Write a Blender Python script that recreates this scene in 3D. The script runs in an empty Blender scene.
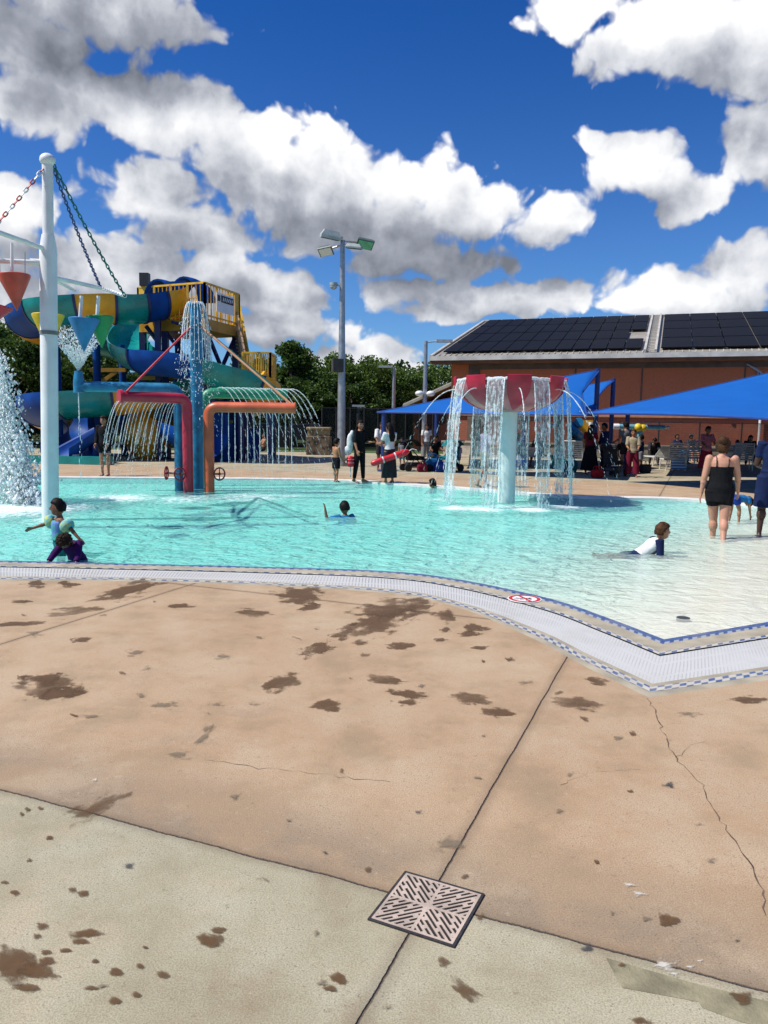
import bpy, bmesh, math, random
from mathutils import Vector, Matrix, Quaternion
import numpy as np
random.seed(7)
rng = np.random.default_rng(7)
SC = bpy.context.scene
COL = SC.collection
PI = math.pi
rad = math.radians

# ------------------------------------------------------------------ camera
F = 765.0                      # focal length in picture pixels
PITCH = math.atan((512 - 421) / F)
ROLL = rad(0.8)
CAMZ = 1.65
EYE = Vector((0, 0, CAMZ))
_f = Vector((0, math.cos(PITCH), -math.sin(PITCH)))
_u = Vector((0, math.sin(PITCH), math.cos(PITCH)))
_r = Vector((1, 0, 0))
CR = math.cos(ROLL) * _r + math.sin(ROLL) * _u
CU = -math.sin(ROLL) * _r + math.cos(ROLL) * _u

def ray(x, y):
    return _f + CR * ((x - 384) / F) + CU * ((512 - y) / F)

def at(x, y, Y):               # the world point seen at a pixel, Y metres ahead
    d = ray(x, y)
    return EYE + d * (Y / d.y)

def gp(x, y, z=0.0):           # the world point seen at a pixel on the level z
    d = ray(x, y)
    return EYE + d * ((z - CAMZ) / d.z)

cam_d = bpy.data.cameras.new('camera')
cam = bpy.data.objects.new('camera', cam_d)
COL.objects.link(cam)
cam_d.sensor_fit = 'VERTICAL'
cam_d.sensor_height = 24.0
cam_d.lens = F / 1024 * 24.0
cam_d.clip_start = 0.05
cam_d.clip_end = 3000
M = Matrix((CR, CU, -_f)).transposed().to_4x4()
M.translation = EYE
cam.matrix_world = M
SC.camera = cam

# ------------------------------------------------------------------ materials
def nodes(name):
    m = bpy.data.materials.new(name)
    m.use_nodes = True
    nt = m.node_tree
    for n in list(nt.nodes):
        nt.nodes.remove(n)
    out = nt.nodes.new('ShaderNodeOutputMaterial')
    return m, nt, out

def N(nt, typ, **kw):
    n = nt.nodes.new(typ)
    for k, v in kw.items():
        if k.startswith('i_'):
            key = k[2:]
            key = int(key) if key.isdigit() else key.replace('_', ' ')
            if hasattr(v, 'is_linked') or isinstance(v, bpy.types.NodeSocket):
                nt.links.new(v, n.inputs[key])
            else:
                n.inputs[key].default_value = v
        else:
            setattr(n, k, v)
    return n

def math_(nt, op, a, b=None, c=None, clamp=False):
    n = nt.nodes.new('ShaderNodeMath')
    n.operation = op
    n.use_clamp = clamp
    for i, v in enumerate((a, b, c)):
        if v is None:
            continue
        if isinstance(v, bpy.types.NodeSocket):
            nt.links.new(v, n.inputs[i])
        else:
            n.inputs[i].default_value = v
    return n.outputs[0]

def mixc(nt, fac, a, b, blend='MIX'):
    n = nt.nodes.new('ShaderNodeMix')
    n.data_type = 'RGBA'
    n.blend_type = blend
    for s, v in ((n.inputs[0], fac), (n.inputs[6], a), (n.inputs[7], b)):
        if isinstance(v, bpy.types.NodeSocket):
            nt.links.new(v, s)
        else:
            s.default_value = v if not isinstance(v, tuple) or len(v) == 4 else (*v, 1)
    return n.outputs[2]

def sstep(nt, v, a, b):
    n = nt.nodes.new('ShaderNodeMapRange')
    n.interpolation_type = 'SMOOTHSTEP'
    nt.links.new(v, n.inputs[0])
    n.inputs[1].default_value = a
    n.inputs[2].default_value = b
    return n.outputs[0]

def noise(nt, vec, scale, detail=4, rough=.55, dim='3D'):
    n = nt.nodes.new('ShaderNodeTexNoise')
    n.noise_dimensions = dim
    if vec is not None:
        nt.links.new(vec, n.inputs['Vector'])
    n.inputs['Scale'].default_value = scale
    n.inputs['Detail'].default_value = detail
    n.inputs['Roughness'].default_value = rough
    return n.outputs[0]

def paint(name, col, rough=.5, var=.12, scale=6., bump=0., bscale=60., metal=0., spec=.5, dirt=0., col2=None):
    """a coloured surface with some unevenness of tone, gloss and relief"""
    m, nt, out = nodes(name)
    tc = N(nt, 'ShaderNodeTexCoord')
    v = tc.outputs['Object']
    n1 = noise(nt, v, scale, 5)
    c2 = tuple(max(0, c * (1 - 2.2 * var)) for c in col) if col2 is None else col2
    f = sstep(nt, n1, .3, .7)
    c = mixc(nt, f, (*c2, 1), (*[min(1, q * (1 + .5 * var)) for q in col], 1))
    if dirt:
        n2 = noise(nt, v, scale * 4, 6, .7)
        d = math_(nt, 'MULTIPLY', sstep(nt, n2, .55, .75), dirt)
        c = mixc(nt, d, c, (.12, .1, .08, 1))
    b = N(nt, 'ShaderNodeBsdfPrincipled', i_Base_Color=c, i_Metallic=metal)
    b.inputs['Specular IOR Level'].default_value = spec
    r = math_(nt, 'MULTIPLY_ADD', n1, .25, rough - .12, clamp=True)
    nt.links.new(r, b.inputs['Roughness'])
    if bump:
        bp = N(nt, 'ShaderNodeBump', i_Strength=bump, i_Distance=.01)
        nt.links.new(noise(nt, v, bscale, 5), bp.inputs['Height'])
        nt.links.new(bp.outputs[0], b.inputs['Normal'])
    nt.links.new(b.outputs[0], out.inputs[0])
    return m

# ------------------------------------------------------------------ mesh helper
class MB:
    def __init__(s):
        s.v, s.f, s.m, s.uv = [], [], [], {}
        s.cur = 0

    def add(s, vs, fs):
        o = len(s.v)
        s.v.extend([tuple(p) for p in vs])
        for f in fs:
            s.f.append(tuple(o + i for i in f))
            s.m.append(s.cur)
        return o

    def box(s, c, size, rot=None):
        hx, hy, hz = size[0] / 2, size[1] / 2, size[2] / 2
        P = [Vector((x, y, z)) for x in (-hx, hx) for y in (-hy, hy) for z in (-hz, hz)]
        if rot is not None:
            P = [rot @ p for p in P]
        s.add([p + Vector(c) for p in P], [(0, 1, 3, 2), (4, 6, 7, 5), (0, 4, 5, 1), (2, 3, 7, 6), (0, 2, 6, 4), (1, 5, 7, 3)])

    def bar(s, p, q, w, h=None, up=Vector((0, 0, 1))):
        """box beam from p to q"""
        p, q = Vector(p), Vector(q)
        d = (q - p)
        L = d.length
        d.normalize()
        a = d.cross(up)
        if a.length < 1e-4:
            a = d.cross(Vector((0, 1, 0)))
        a.normalize()
        b = a.cross(d)
        h = h or w
        R = Matrix((a, d, b)).transposed()
        s.box((p + q) / 2, (w, L, h), R)

    def tube(s, pts, r, seg=10, caps=True):
        pts = [Vector(p) for p in pts]
        n = len(pts)
        rs = r if isinstance(r, (list, tuple)) else [r] * n
        ref = None
        rings = []
        for i, p in enumerate(pts):
            t = (pts[min(i + 1, n - 1)] - pts[max(i - 1, 0)])
            t.normalize()
            if ref is None:
                ref = Vector((0, 0, 1)) if abs(t.z) < .9 else Vector((1, 0, 0))
            a = ref - t * ref.dot(t)
            a.normalize()
            ref = a
            b = t.cross(a)
            rings.append([p + (a * math.cos(2 * PI * k / seg) + b * math.sin(2 * PI * k / seg)) * rs[i] for k in range(seg)])
        s.loft(rings, caps)

    def loft(s, rings, caps=True):
        seg = len(rings[0])
        vs = [p for R in rings for p in R]
        fs = []
        for i in range(len(rings) - 1):
            for k in range(seg):
                a, b = i * seg + k, i * seg + (k + 1) % seg
                fs.append((a, b, b + seg, a + seg))
        if caps:
            fs.append(tuple(range(seg - 1, -1, -1)))
            fs.append(tuple((len(rings) - 1) * seg + k for k in range(seg)))
        s.add(vs, fs)

    def ell(s, c, r, rot=None, seg=12, rng_=8):
        c = Vector(c)
        if not isinstance(r, (tuple, list)):
            r = (r, r, r)
        vs, fs = [], []
        for i in range(1, rng_):
            th = PI * i / rng_
            for k in range(seg):
                ph = 2 * PI * k / seg
                p = Vector((r[0] * math.sin(th) * math.cos(ph), r[1] * math.sin(th) * math.sin(ph), r[2] * math.cos(th)))
                vs.append(p)
        top, bot = len(vs), len(vs) + 1
        vs += [Vector((0, 0, r[2])), Vector((0, 0, -r[2]))]
        for i in range(rng_ - 2):
            for k in range(seg):
                a, b = i * seg + k, i * seg + (k + 1) % seg
                fs.append((a, a + seg, b + seg, b))
        for k in range(seg):
            fs.append((top, k, (k + 1) % seg))
            o = (rng_ - 2) * seg
            fs.append((bot, o + (k + 1) % seg, o + k))
        if rot is not None:
            vs = [rot @ p for p in vs]
        s.add([p + c for p in vs], fs)

    def drop(s, c, r, stretch=1.0, d=None):
        """a small water drop (octahedron, drawn out along d)"""
        c = Vector(c)
        d = Vector(d) if d is not None else Vector((0, 0, 1))
        d = d.normalized()
        a = d.orthogonal().normalized()
        b = d.cross(a)
        L = r * stretch
        s.add([c + d * L, c - d * L, c + a * r, c + b * r, c - a * r, c - b * r],
              [(0, 2, 3), (0, 3, 4), (0, 4, 5), (0, 5, 2), (1, 3, 2), (1, 4, 3), (1, 5, 4), (1, 2, 5)])

    def quad(s, a, b, c, d):
        s.add([a, b, c, d], [(0, 1, 2, 3)])

    def build(s, name, mats, parent=None, loc=(0, 0, 0), smooth=True, angle=40, bevel=0):
        me = bpy.data.meshes.new(name)
        L = Vector(loc)
        me.from_pydata([tuple(Vector(p) - L) for p in s.v], [], s.f)
        if not isinstance(mats, (list, tuple)):
            mats = [mats]
        for m in mats:
            me.materials.append(m)
        me.polygons.foreach_set('material_index', s.m)
        if smooth:
            me.polygons.foreach_set('use_smooth', [True] * len(me.polygons))
            try:
                me.set_sharp_from_angle(angle=rad(angle))
            except Exception:
                pass
        me.update()
        o = bpy.data.objects.new(name, me)
        o.location = L
        COL.objects.link(o)
        if parent is not None:
            o.parent = parent
        if bevel:
            bv = o.modifiers.new('bevel', 'BEVEL')
            bv.width = bevel
            bv.segments = 2
            bv.limit_method = 'ANGLE'
        return o

def tag(o, label=None, cat=None, group=None, kind=None):
    if label:
        o['label'] = label
    if cat:
        o['category'] = cat
    if group:
        o['group'] = group
    if kind:
        o['kind'] = kind
    return o

def thing(name, label, cat, loc=(0, 0, 0), rotz=0, group=None):
    o = bpy.data.objects.new(name, None)
    o.empty_display_size = .2
    COL.objects.link(o)
    o.location = loc
    o.rotation_euler = (0, 0, rotz)
    return tag(o, label, cat, group)

def copy_tree(o, parent=None, depth=0):
    c = o.copy()
    COL.objects.link(c)
    if parent is not None:
        c.parent = parent
    for ch in list(o.children):
        copy_tree(ch, c, depth + 1)
    return c

def catmull(pts, n=8):
    pts = [Vector(p) for p in pts]
    P = [pts[0] * 2 - pts[1]] + pts + [pts[-1] * 2 - pts[-2]]
    out = []
    for i in range(1, len(P) - 2):
        for k in range(n):
            t = k / n
            a, b, c, d = P[i - 1], P[i], P[i + 1], P[i + 2]
            out.append(.5 * ((2 * b) + (c - a) * t + (2 * a - 5 * b + 4 * c - d) * t * t + (3 * b - a - 3 * c + d) * t ** 3))
    out.append(pts[-1])
    return out
# ------------------------------------------------------------------ light, sky, clouds
SUN_EL = rad(54)
sx, sy = -0.975, -0.22
SUNV = Vector((sx * math.cos(SUN_EL), sy * math.cos(SUN_EL), math.sin(SUN_EL))).normalized()
sd = bpy.data.lights.new('sun', 'SUN')
sd.energy = 4.2
sd.angle = rad(.53)
sd.color = (1, .955, .88)
so = bpy.data.objects.new('sun', sd)
so.rotation_euler = SUNV.to_track_quat('Z', 'Y').to_euler()
so.location = (-30, -10, 40)
COL.objects.link(so)

W = bpy.data.worlds.new('World')
SC.world = W
W.use_nodes = True
wt = W.node_tree
bg = wt.nodes['Background']
bg.inputs[1].default_value = .1
sky = N(wt, 'ShaderNodeTexSky', sky_type='NISHITA', sun_disc=False, sun_elevation=SUN_EL,
        sun_rotation=math.atan2(sx, sy), altitude=100, air_density=1.0, dust_density=.4, ozone_density=2.2)
wc = N(wt, 'ShaderNodeTexCoord')
sep = N(wt, 'ShaderNodeSeparateXYZ')
wt.links.new(wc.outputs['Generated'], sep.inputs[0])
az = math_(wt, 'ARCTAN2', sep.outputs[0], sep.outputs[1])
el = math_(wt, 'ARCSINE', sep.outputs[2])
cmb = N(wt, 'ShaderNodeCombineXYZ')
wt.links.new(az, cmb.inputs[0])
wt.links.new(el, cmb.inputs[1])
SKYP = cmb.outputs[0]

def azel(x, y):
    d = ray(x, y).normalized()
    return math.atan2(d.x, d.y), math.asin(d.z)

# heaps that make up the clouds: where they stand in the sky (given through the photograph), half-width, half-height
BL = [(40, 105, 60, 36), (95, 105, 95, 42), (190, 122, 85, 46), (255, 165, 105, 48), (150, 190, 75, 42), (200, 232, 95, 30), (330, 170, 75, 50),
      (415, 185, 95, 46), (330, 215, 150, 55), (470, 212, 85, 38), (545, 222, 58, 26), (430, 258, 115, 32), (270, 130, 50, 30),
      (80, 2, 150, 50), (10, 32, 90, 40), (165, 22, 60, 28),
      (700, 30, 130, 48), (745, 68, 75, 36), (575, 12, 72, 26), (640, 40, 60, 22),
      (636, 158, 62, 42), (692, 196, 50, 28), (660, 180, 50, 26), (600, 140, 30, 20),
      (755, 140, 46, 32), (768, 165, 30, 26),
      (690, 294, 92, 36), (755, 272, 75, 40), (640, 305, 40, 18),
      (520, 300, 110, 26), (420, 290, 75, 24), (570, 296, 50, 24), (470, 310, 120, 20),
      (20, 205, 50, 42), (80, 265, 120, 40), (190, 275, 110, 38), (265, 295, 90, 36), (140, 310, 160, 40), (290, 330, 110, 24), (0, 300, 110, 60),
      (385, 352, 52, 24), (350, 362, 60, 22), (420, 372, 60, 16)]
DK = [(80, 10, 180, 62, 1.25), (20, 45, 80, 30, .6), (450, 268, 150, 34, 1.1), (350, 238, 120, 26, .75), (250, 200, 90, 26, .3), (200, 235, 80, 18, .5),
      (700, 70, 60, 22, .3), (80, 262, 110, 30, .6), (230, 305, 120, 24, .75), (30, 275, 80, 40, .7), (120, 318, 120, 18, .5), (420, 300, 70, 16, .45), (540, 310, 70, 12, .4),
      (665, 200, 60, 14, .4), (735, 150, 40, 18, .55), (745, 268, 50, 14, .4), (540, 238, 40, 12, .6), (700, 318, 70, 10, .3), (300, 350, 80, 12, .5)]

def ellipse(nt, vec, x, y, a, b):
    u, v = azel(x, y)
    s1 = N(nt, 'ShaderNodeVectorMath', operation='SUBTRACT')
    nt.links.new(vec, s1.inputs[0])
    s1.inputs[1].default_value = (u, v, 0)
    s2 = N(nt, 'ShaderNodeVectorMath', operation='MULTIPLY')
    nt.links.new(s1.outputs[0], s2.inputs[0])
    s2.inputs[1].default_value = (F / a, F / b, 0)
    s3 = N(nt, 'ShaderNodeVectorMath', operation='LENGTH')
    nt.links.new(s2.outputs[0], s3.inputs[0])
    return s3.outputs['Value']

def cloud_group():
    g = bpy.data.node_groups.new('cloud_field', 'ShaderNodeTree')
    g.interface.new_socket('P', in_out='INPUT', socket_type='NodeSocketVector')
    g.interface.new_socket('D', in_out='OUTPUT', socket_type='NodeSocketFloat')
    gi, go = g.nodes.new('NodeGroupInput'), g.nodes.new('NodeGroupOutput')
    P = gi.outputs[0]
    # wander of the outlines
    w1 = N(g, 'ShaderNodeTexNoise', noise_dimensions='2D')
    g.links.new(P, w1.inputs['Vector'])
    w1.inputs['Scale'].default_value = 9
    w1.inputs['Detail'].default_value = 3
    wv = N(g, 'ShaderNodeVectorMath', operation='MULTIPLY_ADD')
    g.links.new(w1.outputs['Color'], wv.inputs[0])
    wv.inputs[1].default_value = (.06, .045, 0)
    wv.inputs[2].default_value = (-.03, -.0225, 0)
    wa = N(g, 'ShaderNodeVectorMath', operation='ADD')
    g.links.new(P, wa.inputs[0])
    g.links.new(wv.outputs[0], wa.inputs[1])
    cur = None
    for (x, y, a, b) in BL:
        d = ellipse(g, wa.outputs[0], x, y, a, b)
        if cur is None:
            cur = d
        else:
            n = N(g, 'ShaderNodeMath', operation='SMOOTH_MIN')
            g.links.new(cur, n.inputs[0])
            g.links.new(d, n.inputs[1])
            n.inputs[2].default_value = .18
            cur = n.outputs[0]
    D = math_(g, 'MULTIPLY', math_(g, 'SUBTRACT', 1.0, math_(g, 'MINIMUM', cur, 2.6)), 2.0)
    # the rest of the sky, behind and to the sides of the photographer
    sx_ = N(g, 'ShaderNodeSeparateXYZ')
    g.links.new(P, sx_.inputs[0])
    far = sstep(g, math_(g, 'ABSOLUTE', sx_.outputs[0]), .5, .85)
    lo = noise(g, P, 3.2, 3, .5, '2D')
    Db = math_(g, 'MULTIPLY_ADD', lo, 4.0, -2.0)
    mx = N(g, 'ShaderNodeMix', data_type='FLOAT')
    g.links.new(far, mx.inputs[0])
    g.links.new(D, mx.inputs[2])
    g.links.new(Db, mx.inputs[3])
    D = mx.outputs[0]
    vo = N(g, 'ShaderNodeTexVoronoi', feature='SMOOTH_F1', voronoi_dimensions='2D')
    g.links.new(wa.outputs[0], vo.inputs['Vector'])
    vo.inputs['Scale'].default_value = 17
    vo.inputs['Detail'].default_value = 3.0
    vo.inputs['Roughness'].default_value = .55
    vo.inputs['Smoothness'].default_value = .7
    n1 = noise(g, P, 11, 9, .57, '2D')
    D = math_(g, 'ADD', D, math_(g, 'MULTIPLY_ADD', vo.outputs['Distance'], -1.15, .36))
    D = math_(g, 'ADD', D, math_(g, 'MULTIPLY_ADD', n1, 1.1, -.52))
    g.links.new(D, go.inputs[0])
    return g

CG = cloud_group()

def cloud_at(off):
    gnode = wt.nodes.new('ShaderNodeGroup')
    gnode.node_tree = CG
    ad = N(wt, 'ShaderNodeVectorMath', operation='ADD')
    wt.links.new(SKYP, ad.inputs[0])
    ad.inputs[1].default_value = off
    wt.links.new(ad.outputs[0], gnode.inputs[0])
    return gnode.outputs[0]

D0 = cloud_at((0, 0, 0))
D1 = cloud_at((-.022, .060, 0))
cov = sstep(wt, D0, -.10, .38)
lit = math_(wt, 'SUBTRACT', D0, D1)
# underside greys
dk = None
for (x, y, a, b, s) in DK:
    d = ellipse(wt, SKYP, x, y, a * 1.25, b * 1.25)
    q = math_(wt, 'MULTIPLY', sstep(wt, math_(wt, 'SUBTRACT', 1.15, d), 0, .9), s)
    dk = q if dk is None else math_(wt, 'MAXIMUM', dk, q)
nn = noise(wt, SKYP, 19, 6, .6, '2D')
shade = math_(wt, 'MULTIPLY_ADD', lit, .24, .64)
shade = math_(wt, 'ADD', shade, math_(wt, 'MULTIPLY_ADD', nn, .55, -.27))
shade = math_(wt, 'SUBTRACT', shade, math_(wt, 'MULTIPLY', sstep(wt, D0, .3, 1.5), .17))
shade = math_(wt, 'SUBTRACT', shade, math_(wt, 'MULTIPLY', dk, .40), clamp=True)
rmp = N(wt, 'ShaderNodeValToRGB')
e = rmp.color_ramp.elements
e[0].position, e[0].color = 0, (1.35, 1.5, 1.8, 1)
e[1].position, e[1].color = 1, (8.1, 8.1, 8.1, 1)
m1 = rmp.color_ramp.elements.new(.35)
m1.color = (2.8, 3.0, 3.5, 1)
m2 = rmp.color_ramp.elements.new(.68)
m2.color = (5.6, 5.75, 6.1, 1)
wt.links.new(shade, rmp.inputs[0])
tcol = mixc(wt, sstep(wt, el, 0.0, .55), (.36, .60, .92, 1), (.08, .35, .80, 1))
tint = mixc(wt, 1.0, sky.outputs[0], tcol, 'MULTIPLY')
fin = mixc(wt, cov, tint, rmp.outputs[0])
wt.links.new(fin, bg.inputs[0])
W.cycles.sampling_method = 'MANUAL'
W.cycles.sample_map_resolution = 512

SC.view_settings.view_transform = 'Standard'
SC.view_settings.look = 'None'
SC.view_settings.gamma = 1
SC.view_settings.use_curve_mapping = False
SC.view_settings.exposure = 0.45
SC.render.engine = 'CYCLES'
SC.cycles.use_denoising = True
SC.cycles.max_bounces = 8
SC.cycles.transparent_max_bounces = 24
SC.cycles.caustics_reflective = False
SC.cycles.caustics_refractive = False
SC.render.film_transparent = False
# ------------------------------------------------------------------ lines of the pool, taken from the photograph onto the ground
A_PX = [(-260, 556.5), (0, 561), (120, 564), (250, 567), (384, 571.5), (459, 580), (549, 599), (609, 619), (664, 640)]
B_PX = [(-260, 577), (0, 580.5), (110, 581), (235, 584.5), (384, 593), (459, 608), (534, 639), (584, 666), (649, 697.5)]
def flat(v):
    v = Vector(v); v.z = 0
    return v
A1 = catmull([flat(gp(*p)) for p in A_PX], 10)
B1 = catmull([flat(gp(*p)) for p in B_PX], 10)
a_d = (flat(gp(768, 622.5)) - A1[-1]).normalized()
b_d = (flat(gp(768, 680)) - B1[-1]).normalized()
A2 = [A1[-1] + a_d * t for t in np.linspace(0, 11, 23)[1:]]
B2 = [B1[-1] + b_d * t for t in np.linspace(0, 11, 23)[1:]]
A_L, B_L = A1 + A2, B1 + B2
FAR_PX = [(-200, 476), (0, 477.4), (100, 478), (200, 478.6), (330, 480.3), (410, 485), (496, 491.4), (527, 494), (560, 496.5), (610, 498.2), (669, 499), (705, 501), (746, 504.5), (800, 511)]
FAR = catmull([flat(gp(*p)) for p in FAR_PX], 5)
right_end = A_L[-1]
WZ = -0.035                    # water level
POOL = A_L + [FAR[-1] + Vector((2.5, -1.2, 0))] + FAR[::-1]     # outline of the basin

# slab axes
V1 = ray(700, 425); V1.z = 0; V1.normalize()
V2 = Vector((-V1.y, V1.x, 0))
def slab(p):
    return p.dot(V1), p.dot(V2)
J1 = slab(flat(gp(456, 856)))[1]
J1b = slab(flat(gp(560, 668)))[1]
J2 = slab(flat(gp(97, 614)))[1]
K1 = slab(flat(gp(200, 845)))[0]
K1b = slab(flat(gp(620, 949)))[0]

# ------------------------------------------------------------------ deck
def deck_material(name='concrete deck', wet=0):
    m, nt, out = nodes(name)
    geo = N(nt, 'ShaderNodeNewGeometry')
    P = geo.outputs['Position']
    def dotn(v):
        n = N(nt, 'ShaderNodeVectorMath', operation='DOT_PRODUCT')
        nt.links.new(P, n.inputs[0]); n.inputs[1].default_value = v
        return n.outputs['Value']
    wv = N(nt, 'ShaderNodeTexNoise'); nt.links.new(P, wv.inputs['Vector']); wv.inputs['Scale'].default_value = 3; wv.inputs['Detail'].default_value = 5
    wob = math_(nt, 'MULTIPLY_ADD', wv.outputs[0], .03, -.015)
    wv2 = noise(nt, P, 45, 3, .7)
    wob = math_(nt, 'ADD', wob, math_(nt, 'MULTIPLY_ADD', wv2, .014, -.007))
    a = math_(nt, 'ADD', dotn(V1), wob)
    b = math_(nt, 'ADD', dotn(V2), math_(nt, 'MULTIPLY', wob, .6))
    sp = abs(J2 - (J1 + J1b) / 2)
    def near(v, c, w0, w1):
        return sstep(nt, math_(nt, 'ABSOLUTE', math_(nt, 'SUBTRACT', v, c)), w1, w0)
    def periodic(v, c, s, w0, w1):
        q = math_(nt, 'PINGPONG', math_(nt, 'SUBTRACT', v, c), s / 2)     # 0 at the joint
        return sstep(nt, q, w1, w0)
    KK = (K1 + K1b) / 2
    JJ = (J1 + J1b) / 2
    ja = periodic(b, JJ, sp, .0005, .0065)
    jb = periodic(a, KK, sp, .0005, .0065)
    # dirty margins on both sides of a joint
    joint = math_(nt, 'MAXIMUM', ja, jb)
    soil = math_(nt, 'MAXIMUM', periodic(b, JJ, sp, .0, .06), periodic(a, KK, sp, .0, .06))
    # tan slabs by the pool, grey ones further out
    n_big = noise(nt, P, .55, 4, .55)
    n_mid = noise(nt, P, 2.3, 6, .62)
    n_fine = noise(nt, P, 26, 6, .72)
    n_grain = noise(nt, P, 170, 3, .7)
    greyf = sstep(nt, a, KK + .003, KK - .003)
    sp_y = N(nt, 'ShaderNodeSeparateXYZ'); nt.links.new(P, sp_y.inputs[0])
    yy = math_(nt, 'MULTIPLY_ADD', sp_y.outputs[0], .30, sp_y.outputs[1])
    farf = sstep(nt, yy, 23.6, 23.7)
    greyf = math_(nt, 'MAXIMUM', greyf, math_(nt, 'MULTIPLY', farf, .8))
    tanA = mixc(nt, sstep(nt, n_big, .3, .7), (.42, .275, .160, 1), (.485, .34, .210, 1))
    tanA = mixc(nt, math_(nt, 'MULTIPLY', sstep(nt, n_mid, .42, .72), .55), tanA, (.50, .385, .265, 1))
    gry = mixc(nt, sstep(nt, n_big, .35, .65), (.345, .315, .21, 1), (.435, .40, .275, 1))
    gry = mixc(nt, math_(nt, 'MULTIPLY', sstep(nt, n_mid, .45, .7), .6), gry, (.475, .45, .345, 1))
    c = mixc(nt, greyf, tanA, gry)
    mott = math_(nt, 'MULTIPLY', sstep(nt, n_mid, .52, .30), .42)
    c = mixc(nt, mott, c, (.23, .18, .11, 1))
    # worn grey band on the tan slab beside the cross joint
    band = math_(nt, 'MULTIPLY', sstep(nt, math_(nt, 'ADD', a, math_(nt, 'MULTIPLY', n_mid, .5)), KK + .95, KK + .35), sstep(nt, n_mid, .3, .6))
    band = math_(nt, 'MULTIPLY', band, math_(nt, 'SUBTRACT', 1, greyf))
    c = mixc(nt, math_(nt, 'MULTIPLY', band, .75), c, (.225, .175, .12, 1))
    n_pat = noise(nt, P, 1.1, 7, .72)
    c = mixc(nt, math_(nt, 'MULTIPLY', sstep(nt, n_pat, .50, .66), .45), c, (.50, .395, .27, 1))
    c = mixc(nt, math_(nt, 'MULTIPLY', sstep(nt, n_pat, .47, .36), .38), c, (.30, .215, .135, 1))
    pit = N(nt, 'ShaderNodeTexVoronoi'); nt.links.new(P, pit.inputs['Vector']); pit.inputs['Scale'].default_value = 55
    pm = math_(nt, 'MULTIPLY', math_(nt, 'LESS_THAN', pit.outputs['Distance'], .17), sstep(nt, n_mid, .40, .60))
    c = mixc(nt, math_(nt, 'MULTIPLY', pm, .55), c, (.12, .085, .055, 1))
    sp2 = math_(nt, 'MULTIPLY', sstep(nt, n_fine, .58, .70), .48)
    c = mixc(nt, sp2, c, (.18, .125, .075, 1))
    sp3 = math_(nt, 'MULTIPLY', sstep(nt, n_fine, .42, .30), .34)
    c = mixc(nt, sp3, c, (.58, .47, .34, 1))
    g = math_(nt, 'MULTIPLY', sstep(nt, n_grain, .40, .62), .42)
    c = mixc(nt, g, c, (.15, .105, .065, 1))
    c = mixc(nt, math_(nt, 'MULTIPLY', soil, .35), c, (.13, .09, .06, 1))
    c = mixc(nt, math_(nt, 'MULTIPLY', joint, .9), c, (.075, .052, .038, 1))
    bs = N(nt, 'ShaderNodeBsdfPrincipled', i_Base_Color=c, i_Roughness=.85)
    bs.inputs['Specular IOR Level'].default_value = .3
    h = math_(nt, 'MULTIPLY_ADD', n_grain, .35, math_(nt, 'MULTIPLY_ADD', n_fine, .6, math_(nt, 'MULTIPLY', joint, -3)))
    bp = N(nt, 'ShaderNodeBump', i_Strength=.8, i_Distance=.005, i_Height=h)
    nt.links.new(bp.outputs[0], bs.inputs['Normal'])
    nt.links.new(bs.outputs[0], out.inputs[0])
    return m

def patch_material(name, col, rough, spec, soft=.25, amp=1.0):
    """a stain with a ragged rim: the sheet is see-through where the stain does not reach"""
    m, nt, out = nodes(name)
    uv = N(nt, 'ShaderNodeUVMap')
    geo = N(nt, 'ShaderNodeNewGeometry')
    ln = N(nt, 'ShaderNodeVectorMath', operation='LENGTH')
    nt.links.new(uv.outputs[0], ln.inputs[0])
    n1 = noise(nt, geo.outputs['Position'], 5.5, 5, .6)
    vv_ = N(nt, 'ShaderNodeVectorMath', operation='MULTIPLY_ADD'); nt.links.new(geo.outputs['Position'], vv_.inputs[0]); vv_.inputs[1].default_value = (1.5, 1.5, 1.5); nt.links.new(uv.outputs[0], vv_.inputs[2])
    n4 = noise(nt, vv_.outputs[0], 1.5, 4, .55)
    n1 = math_(nt, 'MULTIPLY_ADD', n4, .65, math_(nt, 'MULTIPLY', n1, .35))
    n2 = noise(nt, geo.outputs['Position'], 40, 3, .6)
    d = math_(nt, 'ADD', ln.outputs['Value'], math_(nt, 'MULTIPLY_ADD', n1, 2.6 * amp, -1.3 * amp))
    d = math_(nt, 'ADD', d, math_(nt, 'MULTIPLY_ADD', n2, .25, -.125))
    lim = sstep(nt, ln.outputs['Value'], 1.0, .93)
    f = math_(nt, 'MULTIPLY', sstep(nt, d, .62, .62 - soft), lim)
    n3 = noise(nt, geo.outputs['Position'], 1.7, 3, .6)
    f = math_(nt, 'MULTIPLY', f, math_(nt, 'MULTIPLY_ADD', sstep(nt, d, .62, .1), .40, .50))
    f = math_(nt, 'MULTIPLY', f, math_(nt, 'MULTIPLY_ADD', sstep(nt, n3, .32, .58), .45, .55))
    bs = N(nt, 'ShaderNodeBsdfPrincipled', i_Roughness=rough)
    cc = mixc(nt, n2, tuple(q * .8 for q in col) + (1,), tuple(q * 1.25 for q in col) + (1,))
    nt.links.new(cc, bs.inputs['Base Color'])
    bs.inputs['Specular IOR Level'].default_value = spec
    tr = N(nt, 'ShaderNodeBsdfTransparent')
    mx = N(nt, 'ShaderNodeMixShader', i_0=f)
    nt.links.new(tr.outputs[0], mx.inputs[1]); nt.links.new(bs.outputs[0], mx.inputs[2])
    nt.links.new(mx.outputs[0], out.inputs[0])
    return m

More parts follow.
